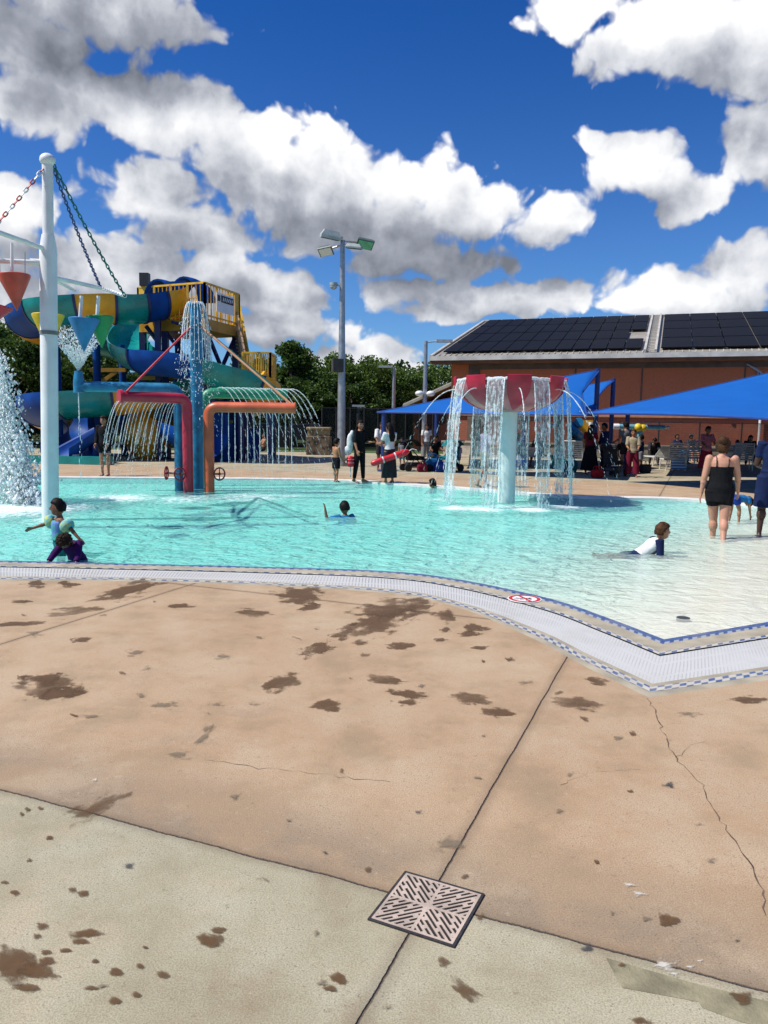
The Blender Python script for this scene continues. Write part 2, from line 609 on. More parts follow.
def fill_mesh(name, outer, hole, z, mat, parent=None):
    bm = bmesh.new()
    es = []
    for loop in (outer, hole):
        if not loop:
            continue
        vs = [bm.verts.new((p[0], p[1], z)) for p in loop]
        for i in range(len(vs)):
            es.append(bm.edges.new((vs[i], vs[(i + 1) % len(vs)])))
    bmesh.ops.triangle_fill(bm, use_beauty=True, use_dissolve=False, edges=es)
    for f in bm.faces:
        if f.normal.z < 0:
            f.normal_flip()
    me = bpy.data.meshes.new(name)
    bm.to_mesh(me); bm.free()
    me.materials.append(mat)
    o = bpy.data.objects.new(name, me)
    COL.objects.link(o)
    if parent: o.parent = parent
    return o

m_deck = deck_material()
RECT = [(-34, -8), (44, -8), (44, 40), (-34, 39)]
FARO = [p.copy() for p in FAR]
DECK_HOLE = B_L + [FAR[-1] + Vector((2.5, -1.2, 0))] + FARO[::-1]
deck = fill_mesh('pool_deck', RECT, DECK_HOLE, 0, m_deck)
tag(deck, kind='structure')

# stains, drips and puddles: thin sheets 3 mm proud of the deck, one mesh under it
m_wet = patch_material('wet concrete', (.118, .066, .030), .5, .2, .22, .88)
m_dark = patch_material('grey stain', (.20, .155, .105), .7, .2, .7, 1.2)
m_white = patch_material('pale spill', (.54, .50, .43), .8, .2, .5, 1.2)
# px centre, half-width, half-height, slant, sort
ST = [(35, 584, 16, 5, 0, 0), (130, 590, 40, 10, -.3, 0), (68, 584, 14, 4, 0, 0), (75, 611, 35, 6, -.1, 0), (20, 624, 45, 4, -.05, 0), (35, 634, 12, 4, 0, 1), (82, 640, 14, 4, 0, 0), (22, 602, 16, 3, 0, 0),
      (50, 686, 42, 17, -.05, 0), (42, 680, 30, 9, -.1, 0), (60, 693, 34, 8, -.15, 0), (300, 595, 30, 13, .1, 0), (310, 607, 14, 5, -.2, 0), (255, 613, 24, 5, .05, 0), (180, 606, 17, 3, 0, 0), (135, 653, 14, 5, 0, 1),
      (380, 622, 46, 17, -.35, 0), (395, 608, 50, 14, -.1, 0), (318, 648, 22, 10, -.3, 0), (345, 632, 22, 8, -.35, 0), (222, 657, 14, 4, 0, 1), (280, 683, 26, 11, -.2, 0), (326, 705, 26, 7, 0, 0), (385, 680, 26, 6, .1, 0), (405, 694, 24, 6, .1, 0),
      (408, 703, 14, 4, 0, 0), (472, 699, 27, 8, .1, 0), (498, 713, 27, 6, .1, 0), (577, 704, 34, 8, .08, 0), (525, 683, 12, 4, 0, 1), (596, 681, 18, 5, .2, 0), (750, 700, 30, 5, 0, 0), (690, 714, 20, 4, 0, 1), (617, 738, 10, 5, .1, 1),
      (445, 616, 18, 8, .1, 0), (475, 628, 20, 5, 0, 0), (402, 646, 18, 5, 0, 0), (470, 634, 14, 4, 0, 0), (440, 640, 9, 3, 0, 0), (445, 630, 8, 3, 0, 0), (365, 655, 8, 3, 0, 0), (480, 648, 12, 3, 0, 0), (510, 660, 8, 3, 0, 0),
      (205, 734, 15, 12, -.7, 1), (178, 755, 18, 7, 0, 1), (165, 705, 22, 5, 0, 1), (218, 705, 12, 3, 0, 1), (255, 704, 14, 3, 0, 1), (90, 717, 18, 4, 0, 1),
      (98, 807, 36, 13, -.4, 0), (50, 838, 5, 3, 0, 0), (28, 810, 5, 3, 0, 0), (41, 809, 5, 3, 0, 0), (22, 815, 4, 3, 0, 0), (30, 861, 5, 3, 0, 0), (72, 890, 6, 4, 0, 0), (83, 894, 8, 5, 0, 0),
      (12, 962, 34, 24, .2, 0), (38, 972, 24, 12, .2, 0), (42, 927, 9, 6, 0, 0), (37, 937, 6, 4, 0, 0), (84, 934, 24, 6, -.1, 0), (80, 942, 11, 4, 0, 0), (15, 893, 6, 4, 0, 0), (5, 883, 6, 3, 0, 0), (46, 953, 8, 4, 0, 0),
      (46, 962, 12, 7, 0, 0), (28, 989, 18, 6, .1, 0), (65, 951, 8, 3, 0, 0), (95, 962, 5, 3, 0, 0), (116, 973, 9, 6, 0, 0), (140, 967, 6, 4, 0, 0), (163, 976, 10, 6, 0, 0), (136, 996, 7, 5, 0, 0), (115, 1002, 8, 5, 0, 0), (91, 989, 9, 3, 0, 0), (210, 941, 17, 9, .1, 0), (218, 931, 9, 4, 0, 0), (145, 948, 4, 2, 0, 0),
      (339, 980, 10, 7, .3, 0), (322, 984, 8, 4, 0, 1), (465, 991, 22, 12, .5, 0), (444, 963, 9, 7, 0, 0), (640, 1022, 16, 6, 0, 0), (668, 922, 13, 9, 0, 0), (646, 920, 6, 4, 0, 1), (742, 998, 18, 9, .1, 0), (622, 966, 6, 3, 0, 0),
      (446, 845, 22, 11, 0, 1), (588, 949, 12, 7, 0, 2), (670, 786, 8, 4, 0, 2), (418, 813, 7, 4, 0, 2), (736, 942, 6, 3, 0, 2), (128, 866, 9, 5, 0, 2), (710, 861, 9, 4, 0, 1), (698, 825, 10, 4, 0, 1), (560, 812, 8, 3, 0, 1), (234, 797, 9, 5, 0, 1), (325, 853, 5, 3, 0, 2),
      (665, 966, 15, 8, 0, 3), (640, 895, 9, 4, 0, 3), (630, 886, 8, 3, 0, 3), (690, 968, 6, 3, 0, 3), (675, 975, 6, 3, 0, 3), (700, 962, 4, 3, 0, 3), (95, 781, 3, 2, 0, 3)]
vs, fs, uvs, mi = [], [], [], []
for i in range(52):           # small drips strewn over the deck
    x, y = rng.uniform(0, 768), rng.choice([rng.uniform(600, 720), rng.uniform(600, 1010)])
    if y < 600 + max(0, (x - 300)) * .33:
        continue
    k = (y - 420) / 420
    ST.append((x, y, rng.uniform(3, 8) * (.6 + k * .5), rng.uniform(1.3, 3.4) * (.6 + k * .6), rng.uniform(-.3, .3), int(rng.choice([0, 1, 1]))))
m_tar = patch_material('tar spot', (.06, .06, .062), .7, .2, .5, 1.1)
for i, (x, y, a, b, sl, k) in enumerate(ST):
    c = gp(x, y)
    ex = (gp(x + 1, y + sl) - c) * a * 1.28
    ey = (gp(x, y - 1) - c) * b * 1.28
    z = .0025 + .00002 * i
    o = len(vs)
    R = max(ex.length, ey.length)
    for (p, q) in ((-1, -1), (1, -1), (1, 1), (-1, 1)):
        w = c + ex * p + ey * q
        vs.append((w.x, w.y, z)); uvs.append((p, q))
    fs.append((o, o + 1, o + 2, o + 3)); mi.append({0: 0, 1: 1, 2: 3, 3: 2}[k])
me = bpy.data.meshes.new('wet_stains')
me.from_pydata(vs, [], fs)
for m in (m_wet, m_dark, m_white, m_tar):
    me.materials.append(m)
ul = me.uv_layers.new(name='UVMap')
for p in me.polygons:
    p.material_index = mi[p.index]
    if p.normal.z < 0: p.flip()
    for li in p.loop_indices:
        ul.data[li].uv = uvs[me.loops[li].vertex_index]
stains = bpy.data.objects.new('stains', me)
COL.objects.link(stains)
stains.parent = deck
tag(stains, kind='stuff')

# cracks
mb = MB()
def crack(px, w, seed):
    r = random.Random(seed)
    pts = [gp(*p) for p in px]
    out = []
    for a, b in zip(pts, pts[1:]):
        n = max(2, int((b - a).length / .035))
        for k in range(n):
            q = a.lerp(b, k / n)
            j = .018
            out.append(q + Vector((r.uniform(-j, j), r.uniform(-j, j), 0)) * r.uniform(.2, 1))
    out.append(pts[-1])
    L, Rr = [], []
    for i, p in enumerate(out):
        t = (out[min(i + 1, len(out) - 1)] - out[max(0, i - 1)]).normalized()
        s = Vector((-t.y, t.x, 0)) * w * .7 * r.uniform(.15, 1.3)
        L.append(p + s); Rr.append(p - s)
    vs = []
    for a, b in zip(L, Rr):
        vs += [(a.x, a.y, .0018), (b.x, b.y, .0018)]
    mb.add(vs, [(2 * i, 2 * i + 1, 2 * i + 3, 2 * i + 2) for i in range(len(out) - 1)])
crack([(649, 699), (655, 712), (665, 735), (672, 752), (684, 766), (700, 784), (706, 798), (722, 822), (738, 846), (757, 872), (762, 895), (766, 916)], .0042, 1)
crack([(676, 760), (690, 745), (705, 742)], .002, 2)
crack([(205, 760), (260, 768), (300, 772), (345, 778), (390, 782)], .0020, 3)
crack([(560, 786), (590, 772), (640, 770)], .0014, 5)
m_crack = paint('crack', (.15, .10, .07), .9, .3)
ck = mb.build('cracks', m_crack, deck, smooth=False)
tag(ck, kind='stuff')
# old repair at the lower right
mb = MB()
rep = [gp(*p) for p in [(606, 958), (640, 968), (700, 985), (770, 1002), (775, 1030), (740, 1022), (702, 1008), (698, 1002), (660, 995), (622, 988), (616, 978)]]
mb.add([(p.x, p.y, .0012) for p in rep], [tuple(range(len(rep)))])
m_rep = paint('repair mortar', (.29, .255, .155), .85, .2, 9, .4, 80, dirt=.4)
mb.build('repair_patch', m_rep, deck, smooth=False)

# ------------------------------------------------------------------ gutter and rim round the near side
def uvmat_tiles(name, cell_u, cell_v, colA, colB, grout, checker=True, gw=.12):
    m, nt, out = nodes(name)
    uv = N(nt, 'ShaderNodeUVMap')
    s = N(nt, 'ShaderNodeSeparateXYZ'); nt.links.new(uv.outputs[0], s.inputs[0])
    U = math_(nt, 'DIVIDE', s.outputs[0], cell_u)
    V = math_(nt, 'DIVIDE', s.outputs[1], cell_v)
    fu, fv = math_(nt, 'FLOOR', U), math_(nt, 'FLOOR', V)
    par = math_(nt, 'MODULO', math_(nt, 'ABSOLUTE', math_(nt, 'ADD', fu, fv)), 2.0)
    cb = N(nt, 'ShaderNodeCombineXYZ'); nt.links.new(fu, cb.inputs[0]); nt.links.new(fv, cb.inputs[1])
    wn = N(nt, 'ShaderNodeTexWhiteNoise', noise_dimensions='2D'); nt.links.new(cb.outputs[0], wn.inputs['Vector'])
    geo = N(nt, 'ShaderNodeNewGeometry')
    n1 = noise(nt, geo.outputs['Position'], 3, 5, .6)
    c = mixc(nt, par, (*colA, 1), (*colB, 1)) if checker else mixc(nt, math_(nt, 'GREATER_THAN', wn.outputs[0], .12), (*colB, 1), (*colA, 1))
    c = mixc(nt, math_(nt, 'MULTIPLY', wn.outputs[0], .35), c, (.25, .27, .30, 1))
    gu = math_(nt, 'LESS_THAN', math_(nt, 'FRACT', U), gw)
    gv = math_(nt, 'LESS_THAN', math_(nt, 'FRACT', V), gw)
    gr = math_(nt, 'MAXIMUM', gu, gv)
    c = mixc(nt, gr, c, (*grout, 1))
    c = mixc(nt, math_(nt, 'MULTIPLY', sstep(nt, n1, .45, .75), .35), c, (.42, .36, .27, 1))
    b = N(nt, 'ShaderNodeBsdfPrincipled', i_Base_Color=c, i_Roughness=.35)
    nt.links.new(b.outputs[0], out.inputs[0])
    return m

def grate_mat():
    m, nt, out = nodes('white gutter grating')
    uv = N(nt, 'ShaderNodeUVMap')
    s = N(nt, 'ShaderNodeSeparateXYZ'); nt.links.new(uv.outputs[0], s.inputs[0])
    U = math_(nt, 'FRACT', math_(nt, 'DIVIDE', s.outputs[0], .034))
    V = math_(nt, 'FRACT', math_(nt, 'DIVIDE', s.outputs[1], .31))
    slot = math_(nt, 'MULTIPLY', math_(nt, 'LESS_THAN', U, .30), math_(nt, 'GREATER_THAN', V, .14))
    geo = N(nt, 'ShaderNodeNewGeometry')
    n1 = noise(nt, geo.outputs['Position'], 2.2, 6, .65)
    n2 = noise(nt, geo.outputs['Position'], 14, 4, .65)
    c = mixc(nt, math_(nt, 'MULTIPLY', sstep(nt, n1, .45, .8), .5), (.54, .53, .50, 1), (.41, .385, .335, 1))
    c = mixc(nt, math_(nt, 'MULTIPLY', sstep(nt, n2, .55, .75), .3), c, (.5, .46, .4, 1))
    nw = noise(nt, geo.outputs['Position'], .8, 3, .6)
    left = sstep(nt, s.outputs[0], 9.5, 6.5)
    c = mixc(nt, math_(nt, 'MULTIPLY', slot, math_(nt, 'ADD', math_(nt, 'MULTIPLY', left, .35), math_(nt, 'MULTIPLY', sstep(nt, nw, .40, .65), .30))), c, (.16, .16, .17, 1))
    b = N(nt, 'ShaderNodeBsdfPrincipled', i_Base_Color=c, i_Roughness=.45)
    bp = N(nt, 'ShaderNodeBump', i_Strength=.6, i_Distance=.01)
    nt.links.new(math_(nt, 'MULTIPLY', slot, -1), bp.inputs['Height'])
    nt.links.new(bp.outputs[0], b.inputs['Normal'])
    nt.links.new(b.outputs[0], out.inputs[0])
    return m

def strip(name, A, B, t0, t1, z0, z1, mat, parent=None, thick=0):
    """band between the fractions t0 and t1 of the way from line A to line B, with its length in u and its width in v"""
    me = bpy.data.meshes.new(name)
    vs, uv = [], []
    s = 0
    prev = None
    for a, b in zip(A, B):
        p, q = a.lerp(b, t0), a.lerp(b, t1)
        mid = a.lerp(b, .5)
        if prev is not None:
            s += (mid - prev).length
        prev = mid
        vs += [(p.x, p.y, z0), (q.x, q.y, z1)]
        uv += [(s, (a - b).length * t0), (s, (a - b).length * t1)]
    n = len(A)
    fs = [(2 * i, 2 * i + 1, 2 * i + 3, 2 * i + 2) for i in range(n - 1)]
    me.from_pydata(vs, [], fs)
    ul = me.uv_layers.new(name='UVMap')
    for p in me.polygons:
        if p.normal.z < 0: p.flip()
        for li in p.loop_indices:
            ul.data[li].uv = uv[me.loops[li].vertex_index]
    me.materials.append(mat)
    o = bpy.data.objects.new(name, me)
    COL.objects.link(o)
    if parent: o.parent = parent
    return o

m_beige = paint('beige rim concrete', (.40, .35, .255), .8, .14, 4, .4, 90, dirt=.3)
m_mos = uvmat_tiles('blue and white mosaic', .06, .06, (.04, .085, .22), (.55, .51, .42), (.45, .41, .34))
m_mosb = uvmat_tiles('blue dashed mosaic', .05, .2, (.01, .055, .22), (.32, .36, .42), (.32, .32, .33))
m_blue = uvmat_tiles('blue pool tile', .05, .05, (.006, .045, .20), (.014, .075, .27), (.06, .11, .24), False)
m_grate = grate_mat()
rim = strip('pool_rim', A_L, B_L, .098, .250, .004, 0, m_beige); tag(rim, kind='structure')
o = strip('tile_edge', A_L, B_L, 0, .058, .006, .006, m_blue, rim)
strip('edge_mosaic', A_L, B_L, .058, .098, .005, .004, m_mosb, rim)
o = strip('tile_face', [p - Vector((0, 0, 0)) for p in A_L], A_L, 0, 0, .004, -.30, m_blue, rim)
# the face needs its own unwrapping: u along the edge, v down
for p in o.data.polygons:
    for li in p.loop_indices:
        vi = o.data.loops[li].vertex_index
        u = o.data.uv_layers[0].data[li].uv
        o.data.uv_layers[0].data[li].uv = (u[0], 0 if vi % 2 == 0 else .3)
strip('mosaic_band', A_L, B_L, .250, .305, 0, 0, m_mos, rim)
strip('shadow_gap', A_L, B_L, .305, .311, -.02, -.02, m_crack, rim)
strip('gutter_grating', A_L, B_L, .311, .80, -.008, -.004, m_grate, rim)
strip('outer_rim', A_L, B_L, .80, .85, 0, 0, m_beige, rim)
strip('outer_mosaic', A_L, B_L, .85, .925, .001, .001, m_mos, rim)
strip('outer_border', A_L, B_L, .925, 1.0, 0, 0, m_beige, rim)
# far coping: white edge with a dark line under it
m_white_cop = paint('white coping', (.72, .70, .66), .6, .08, 3)
FO = []
for i, p in enumerate(FAR):
    t = (FAR[min(i + 1, len(FAR) - 1)] - FAR[max(0, i - 1)]).normalized()
    FO.append(p + Vector((-t.y, t.x, 0)) * .42)
strip('far_coping', FAR, FO, 0, 1, .012, .012, m_white_cop, rim)
strip('far_coping_face', FAR, FAR, 0, 0, .012, -.8, m_white_cop, rim)

# ------------------------------------------------------------------ basin floor and water
def depth_at(x, y):
    q = -.8 * x + .6 * y
    return min(max(.02 + .075 * (q - 1.75), .03), .42)

def grid(name, x0, x1, y0, y1, nx, ny, zf, mat):
    xs = np.linspace(x0, x1, nx); ys = np.linspace(y0, y1, ny)
    vs = [(x, y, zf(x, y)) for y in ys for x in xs]
    fs = [(j * nx + i, j * nx + i + 1, (j + 1) * nx + i + 1, (j + 1) * nx + i) for j in range(ny - 1) for i in range(nx - 1)]
    me = bpy.data.meshes.new(name)
    me.from_pydata(vs, [], fs)
    me.materials.append(mat)
    me.polygons.foreach_set('use_smooth', [True] * len(me.polygons))
    o = bpy.data.objects.new(name, me)
    COL.objects.link(o)
    return o

m, nt, out = nodes('pool plaster')
geo = N(nt, 'ShaderNodeNewGeometry')
n1 = noise(nt, geo.outputs['Position'], 1.3, 5, .6)
c = mixc(nt, sstep(nt, n1, .3, .75), (.80, .765, .66, 1), (.70, .665, .55, 1))
b = N(nt, 'ShaderNodeBsdfPrincipled', i_Base_Color=c, i_Roughness=.7)
nt.links.new(b.outputs[0], out.inputs[0])
m_plaster = m
pf = grid('pool_floor', -30, 16, 4.5, 24, 70, 40, lambda x, y: WZ - .02 - .26 * depth_at(x, y), m_plaster)
tag(pf, kind='structure')

m, nt, out = nodes('pool water')
geo = N(nt, 'ShaderNodeNewGeometry')
P = geo.outputs['Position']
dep = N(nt, 'ShaderNodeAttribute', attribute_name='depth')
foam = N(nt, 'ShaderNodeAttribute', attribute_name='foam')
mp = N(nt, 'ShaderNodeMapping'); nt.links.new(P, mp.inputs[0])
mp.inputs['Rotation'].default_value = (0, 0, rad(12)); mp.inputs['Scale'].default_value = (1, 1.35, 1)
v = mp.outputs[0]
w1 = N(nt, 'ShaderNodeTexNoise', noise_dimensions='3D'); nt.links.new(v, w1.inputs['Vector'])
w1.inputs['Scale'].default_value = 3.4; w1.inputs['Detail'].default_value = 3; w1.inputs['Roughness'].default_value = .5; w1.inputs['Distortion'].default_value = .8
w2 = noise(nt, v, 11, 3, .5)
w0 = noise(nt, v, .9, 2, .5)
h = math_(nt, 'ADD', math_(nt, 'MULTIPLY', w1.outputs[0], .085), math_(nt, 'ADD', math_(nt, 'MULTIPLY', w2, .021), math_(nt, 'MULTIPLY', w0, .10)))
h = math_(nt, 'MULTIPLY', h, math_(nt, 'MULTIPLY_ADD', sstep(nt, dep.outputs['Fac'], .02, .22), .70, .30))
bp = N(nt, 'ShaderNodeBump', i_Strength=1.0, i_Distance=1.0, i_Height=h)
bp2 = N(nt, 'ShaderNodeBump', i_Strength=1.0, i_Distance=2.4, i_Height=h)
# light lost on the way through: more with depth and under wave crests
hh = math_(nt, 'MULTIPLY_ADD', w1.outputs[0], .62, math_(nt, 'MULTIPLY_ADD', w2, .30, -.46))
dd = math_(nt, 'MAXIMUM', math_(nt, 'MULTIPLY_ADD', dep.outputs['Fac'], math_(nt, 'MULTIPLY_ADD', hh, 2.2, 1.0), math_(nt, 'MULTIPLY', hh, .02)), .0)
pw = []
for k in (1.45, .01, .05):
    pw.append(math_(nt, 'EXPONENT', math_(nt, 'MULTIPLY', dd, -k)))
cc = N(nt, 'ShaderNodeCombineColor')
for i in range(3):
    nt.links.new(pw[i], cc.inputs[i])
tr = N(nt, 'ShaderNodeBsdfTransparent'); nt.links.new(cc.outputs[0], tr.inputs[0])
gl = N(nt, 'ShaderNodeBsdfGlossy', i_Roughness=.04); nt.links.new(bp.outputs[0], gl.inputs['Normal'])
fr = N(nt, 'ShaderNodeFresnel', i_IOR=1.33); nt.links.new(bp.outputs[0], fr.inputs['Normal'])
mx = N(nt, 'ShaderNodeMixShader'); nt.links.new(math_(nt, 'MULTIPLY', fr.outputs[0], .9), mx.inputs[0])
nt.links.new(tr.outputs[0], mx.inputs[1]); nt.links.new(gl.outputs[0], mx.inputs[2])
df = N(nt, 'ShaderNodeBsdfDiffuse'); df.inputs[0].default_value = (.85, .9, .9, 1)
fn = noise(nt, P, 9, 6, .7)
ff = sstep(nt, math_(nt, 'ADD', foam.outputs['Fac'], math_(nt, 'MULTIPLY_ADD', fn, 1.6, -1.15)), 0, .55)
ff = math_(nt, 'MULTIPLY', ff, .75)
sc_ = N(nt, 'ShaderNodeBsdfDiffuse'); nt.links.new(bp2.outputs[0], sc_.inputs['Normal'])
scc = mixc(nt, sstep(nt, dep.outputs['Fac'], .02, .3), (.80, .79, .70, 1), (.32, .88, .84, 1)); nt.links.new(scc, sc_.inputs[0])
mxs = N(nt, 'ShaderNodeMixShader', i_0=.30)
nt.links.new(mx.outputs[0], mxs.inputs[1]); nt.links.new(sc_.outputs[0], mxs.inputs[2])
mx2 = N(nt, 'ShaderNodeMixShader', i_0=ff)
nt.links.new(mxs.outputs[0], mx2.inputs[1]); nt.links.new(df.outputs[0], mx2.inputs[2])
nt.links.new(mx2.outputs[0], out.inputs[0])
m_water = m
water = grid('pool_water', -30, 16, 4.5, 24, 231, 98, lambda x, y: WZ, m_water)
tag(water, kind='structure')
FOAM = [(505, 507, 1.0, .65), (455, 508, .7, 1.0), (530, 509, .7, 1.15), (567, 507, .6, 1.05), (484, 509, .8, .95), (180, 499, 1.9, .65), (250, 497, 2.2, .65), (120, 498, 1.4, .9), (20, 508, 2.2, 1.0), (50, 520, 1.2, .6), (440, 500, .8, .6), (90, 495, 1.0, .5), (290, 496, 1.0, .6)]
FP = [(gp(x, y, WZ), r, a) for x, y, r, a in FOAM]
da = water.data.attributes.new('depth', 'FLOAT', 'POINT')
fa = water.data.attributes.new('foam', 'FLOAT', 'POINT')
dv, fv = [], []
for vtx in water.data.vertices:
    x, y = vtx.co.x, vtx.co.y
    dv.append(depth_at(x, y))
    fv.append(max([a * max(0, 1 - math.hypot(x - p.x, (y - p.y) * .8) / r) for p, r, a in FP]))
da.data.foreach_set('value', dv)
fa.data.foreach_set('value', fv)
# dark inlet plate on the floor near the corner
mb = MB(); pd = gp(683, 621, WZ - .03)
mb.tube([(pd.x, pd.y, WZ - .03), (pd.x, pd.y, WZ + .0015)], .058, 20)
m_steel_d = paint('dark drain metal', (.05, .055, .06), .5, .2)
tag(mb.build('floor_drain', m_steel_d, loc=(pd.x, pd.y, WZ - .03)), 'small dark round drain plate on the shallow pool floor near the tiled corner', 'drain')

# ------------------------------------------------------------------ ground beyond the deck
m, nt, out = nodes('grass ground')
geo = N(nt, 'ShaderNodeNewGeometry')
n1 = noise(nt, geo.outputs['Position'], .5, 6, .65); n2 = noise(nt, geo.outputs['Position'], 9, 5, .7)
c = mixc(nt, sstep(nt, n1, .3, .7), (.045, .085, .018, 1), (.085, .13, .03, 1))
c = mixc(nt, math_(nt, 'MULTIPLY', sstep(nt, n2, .45, .7), .6), c, (.025, .05, .012, 1))
b = N(nt, 'ShaderNodeBsdfPrincipled', i_Base_Color=c, i_Roughness=.9)
bp = N(nt, 'ShaderNodeBump', i_Strength=.8, i_Distance=.05, i_Height=n2); nt.links.new(bp.outputs[0], b.inputs['Normal'])
nt.links.new(b.outputs[0], out.inputs[0])
ground = fill_mesh('ground', [(-900, -600), (900, -600), (900, 1500), (-900, 1500)], RECT, -.005, m)
tag(ground, kind='structure')

# ------------------------------------------------------------------ deck drain
dc = [gp(*p) for p in ((403.3, 872.1), (484.1, 895.8), (457.2, 948.5), (367.4, 919.7))]
cen = sum(dc, Vector()) / 4
ang = math.atan2((dc[1] - dc[0] + dc[2] - dc[3]).y, (dc[1] - dc[0] + dc[2] - dc[3]).x)
side = ((dc[0] - dc[2]).length + (dc[1] - dc[3]).length) / 2 / math.sqrt(2)
m_cast = paint('cast plastic grate', (.50, .395, .32), .65, .14, 9, .3, 120, dirt=.5)
m_pit_shade = paint('painted pit shade', (.02, .017, .015), .9, .2)
m_rust = paint('dark iron frame', (.035, .03, .03), .7, .25, 20, .5)
drain = thing('deck_drain', 'square pinkish slotted drain grate with dark frame set in the concrete joint', 'drain', (cen.x, cen.y, 0), ang)
mb = MB(); H = side / 2
for (x0, y0, x1, y1) in ((-H, -H, H, -H + .009), (-H, H - .009, H, H), (-H, -H + .009, -H + .009, H - .009), (H - .009, -H + .009, H, H - .009)):
    mb.box(((x0 + x1) / 2, (y0 + y1) / 2, .003), (x1 - x0, y1 - y0, .0062))
mb.build('frame', m_rust, drain, smooth=False)
mb = MB(); mb.box((0, 0, .0012), (2 * H - .018, 2 * H - .018, .002)); mb.build('pit', m_pit_shade, drain, smooth=False)  # dark sheet lying on the deck, its colour stands for shade under the grate
G = 150
g = 2 * (H - .0095) / G
bm = bmesh.new()
vv = {}
def gv(i, j):
    if (i, j) not in vv:
        vv[(i, j)] = bm.verts.new((-(H - .0095) + i * g, -(H - .0095) + j * g, .0058))
    return vv[(i, j)]
lens = {}
for i in range(G):
    for j in range(G):
        a, b_ = (i + .5) / G * 2 - 1, (j + .5) / G * 2 - 1
        hole = False
        if max(abs(a), abs(b_)) < .93:
            A_, B_ = abs(a), abs(b_)
            along = (A_ + B_) / 2          # towards the corner
            across = (A_ - B_)
            k = round(across / .17)
            if abs(across - k * .17) < .047:
                ph = (along + (k % 3) * .19) % .52
                if ph < .43 and min(A_, B_) > .035 and along > .09:
                    hole = True
        if not hole:
            bm.faces.new((gv(i, j), gv(i + 1, j), gv(i + 1, j + 1), gv(i, j + 1)))
me = bpy.data.meshes.new('grate'); bm.to_mesh(me); bm.free()
me.materials.append(m_cast)
o = bpy.data.objects.new('grate', me); COL.objects.link(o); o.parent = drain
sm = o.modifiers.new('thickness', 'SOLIDIFY'); sm.thickness = .0025; sm.offset = -1

# ------------------------------------------------------------------ no diving mark on the rim
pc = gp(524.5, 599.5)
mk = thing('warning_tile', 'white tile with a red crossed ring around a diving figure on the pool rim', 'sign', (pc.x, pc.y, .0045), rad(-28))
m_wt = paint('white sign tile', (.82, .81, .78), .4, .05)
m_red = paint('sign red', (.55, .02, .025), .45, .08)
m_blk = paint('sign dark', (.05, .02, .03), .5, .1)
mb = MB(); mb.tube([(0, 0, -.001), (0, 0, .0045)], .198, 40); mb.build('tile', m_wt, mk, smooth=False)
mb = MB()
for k in range(40):
    a0, a1 = 2 * PI * k / 40, 2 * PI * (k + 1) / 40
    f = lambda r, a: (r * math.cos(a), r * math.sin(a), .0065)
    mb.quad(f(.145, a0), f(.185, a0), f(.185, a1), f(.145, a1))
c45 = math.cos(PI / 4)
mb.box((0, 0, .0075), (.30, .032, .002), Matrix.Rotation(rad(-45), 3, 'Z'))
mb.build('ring', m_red, mk, smooth=False)
mb = MB()
mb.ell((.05, .05, .005), (.022, .022, .003)); mb.bar((.03, .03, .006), (-.05, -.03, .006), .025, .002); mb.bar((-.05, -.03, .006), (-.1, -.02, .006), .018, .002); mb.bar((.04, .02, .006), (.09, -.02, .006), .014, .002)
for k in range(3): mb.bar((-.1 + k * .07, -.085, .006), (-.05 + k * .07, -.075, .006), .012, .002)
mb.build('figure', m_blk, mk, smooth=False)
mk.scale = (.80, .80, 1)
# ------------------------------------------------------------------ water in the air
def water_mat(name, alpha, streak=None):
    m, nt, out = nodes(name)
    b = N(nt, 'ShaderNodeBsdfPrincipled', i_Base_Color=(.93, .97, .98, 1), i_Roughness=.3)
    b.inputs['Specular IOR Level'].default_value = .6
    tr = N(nt, 'ShaderNodeBsdfTransparent'); tr.inputs[0].default_value = (.93, .97, .97, 1)
    geo = N(nt, 'ShaderNodeNewGeometry')
    mp = N(nt, 'ShaderNodeMapping'); nt.links.new(geo.outputs['Position'], mp.inputs[0])
    mp.inputs['Scale'].default_value = (1, 1, .12) if streak else (1, 1, 1)
    n1 = noise(nt, mp.outputs[0], streak or 25, 4, .6)
    if streak:
        n2 = noise(nt, geo.outputs['Position'], 14, 5, .65)
        f = math_(nt, 'MULTIPLY', sstep(nt, math_(nt, 'ADD', math_(nt, 'MULTIPLY', n1, .65), math_(nt, 'MULTIPLY', n2, .45)), .50, .72), alpha)
        f = math_(nt, 'ADD', f, .06)
    else:
        f = math_(nt, 'MULTIPLY', sstep(nt, n1, .25, .6), alpha)
    mx = N(nt, 'ShaderNodeMixShader', i_0=f)
    nt.links.new(tr.outputs[0], mx.inputs[1]); nt.links.new(b.outputs[0], mx.inputs[2])
    bp = N(nt, 'ShaderNodeBump', i_Strength=.7, i_Distance=.02, i_Height=n1); nt.links.new(bp.outputs[0], b.inputs['Normal'])
    nt.links.new(mx.outputs[0], out.inputs[0])
    return m
m_jet = water_mat('water jet', .58)
m_drop = water_mat('water drops', .85)
m_curt = water_mat('falling water sheet', .48, 26)

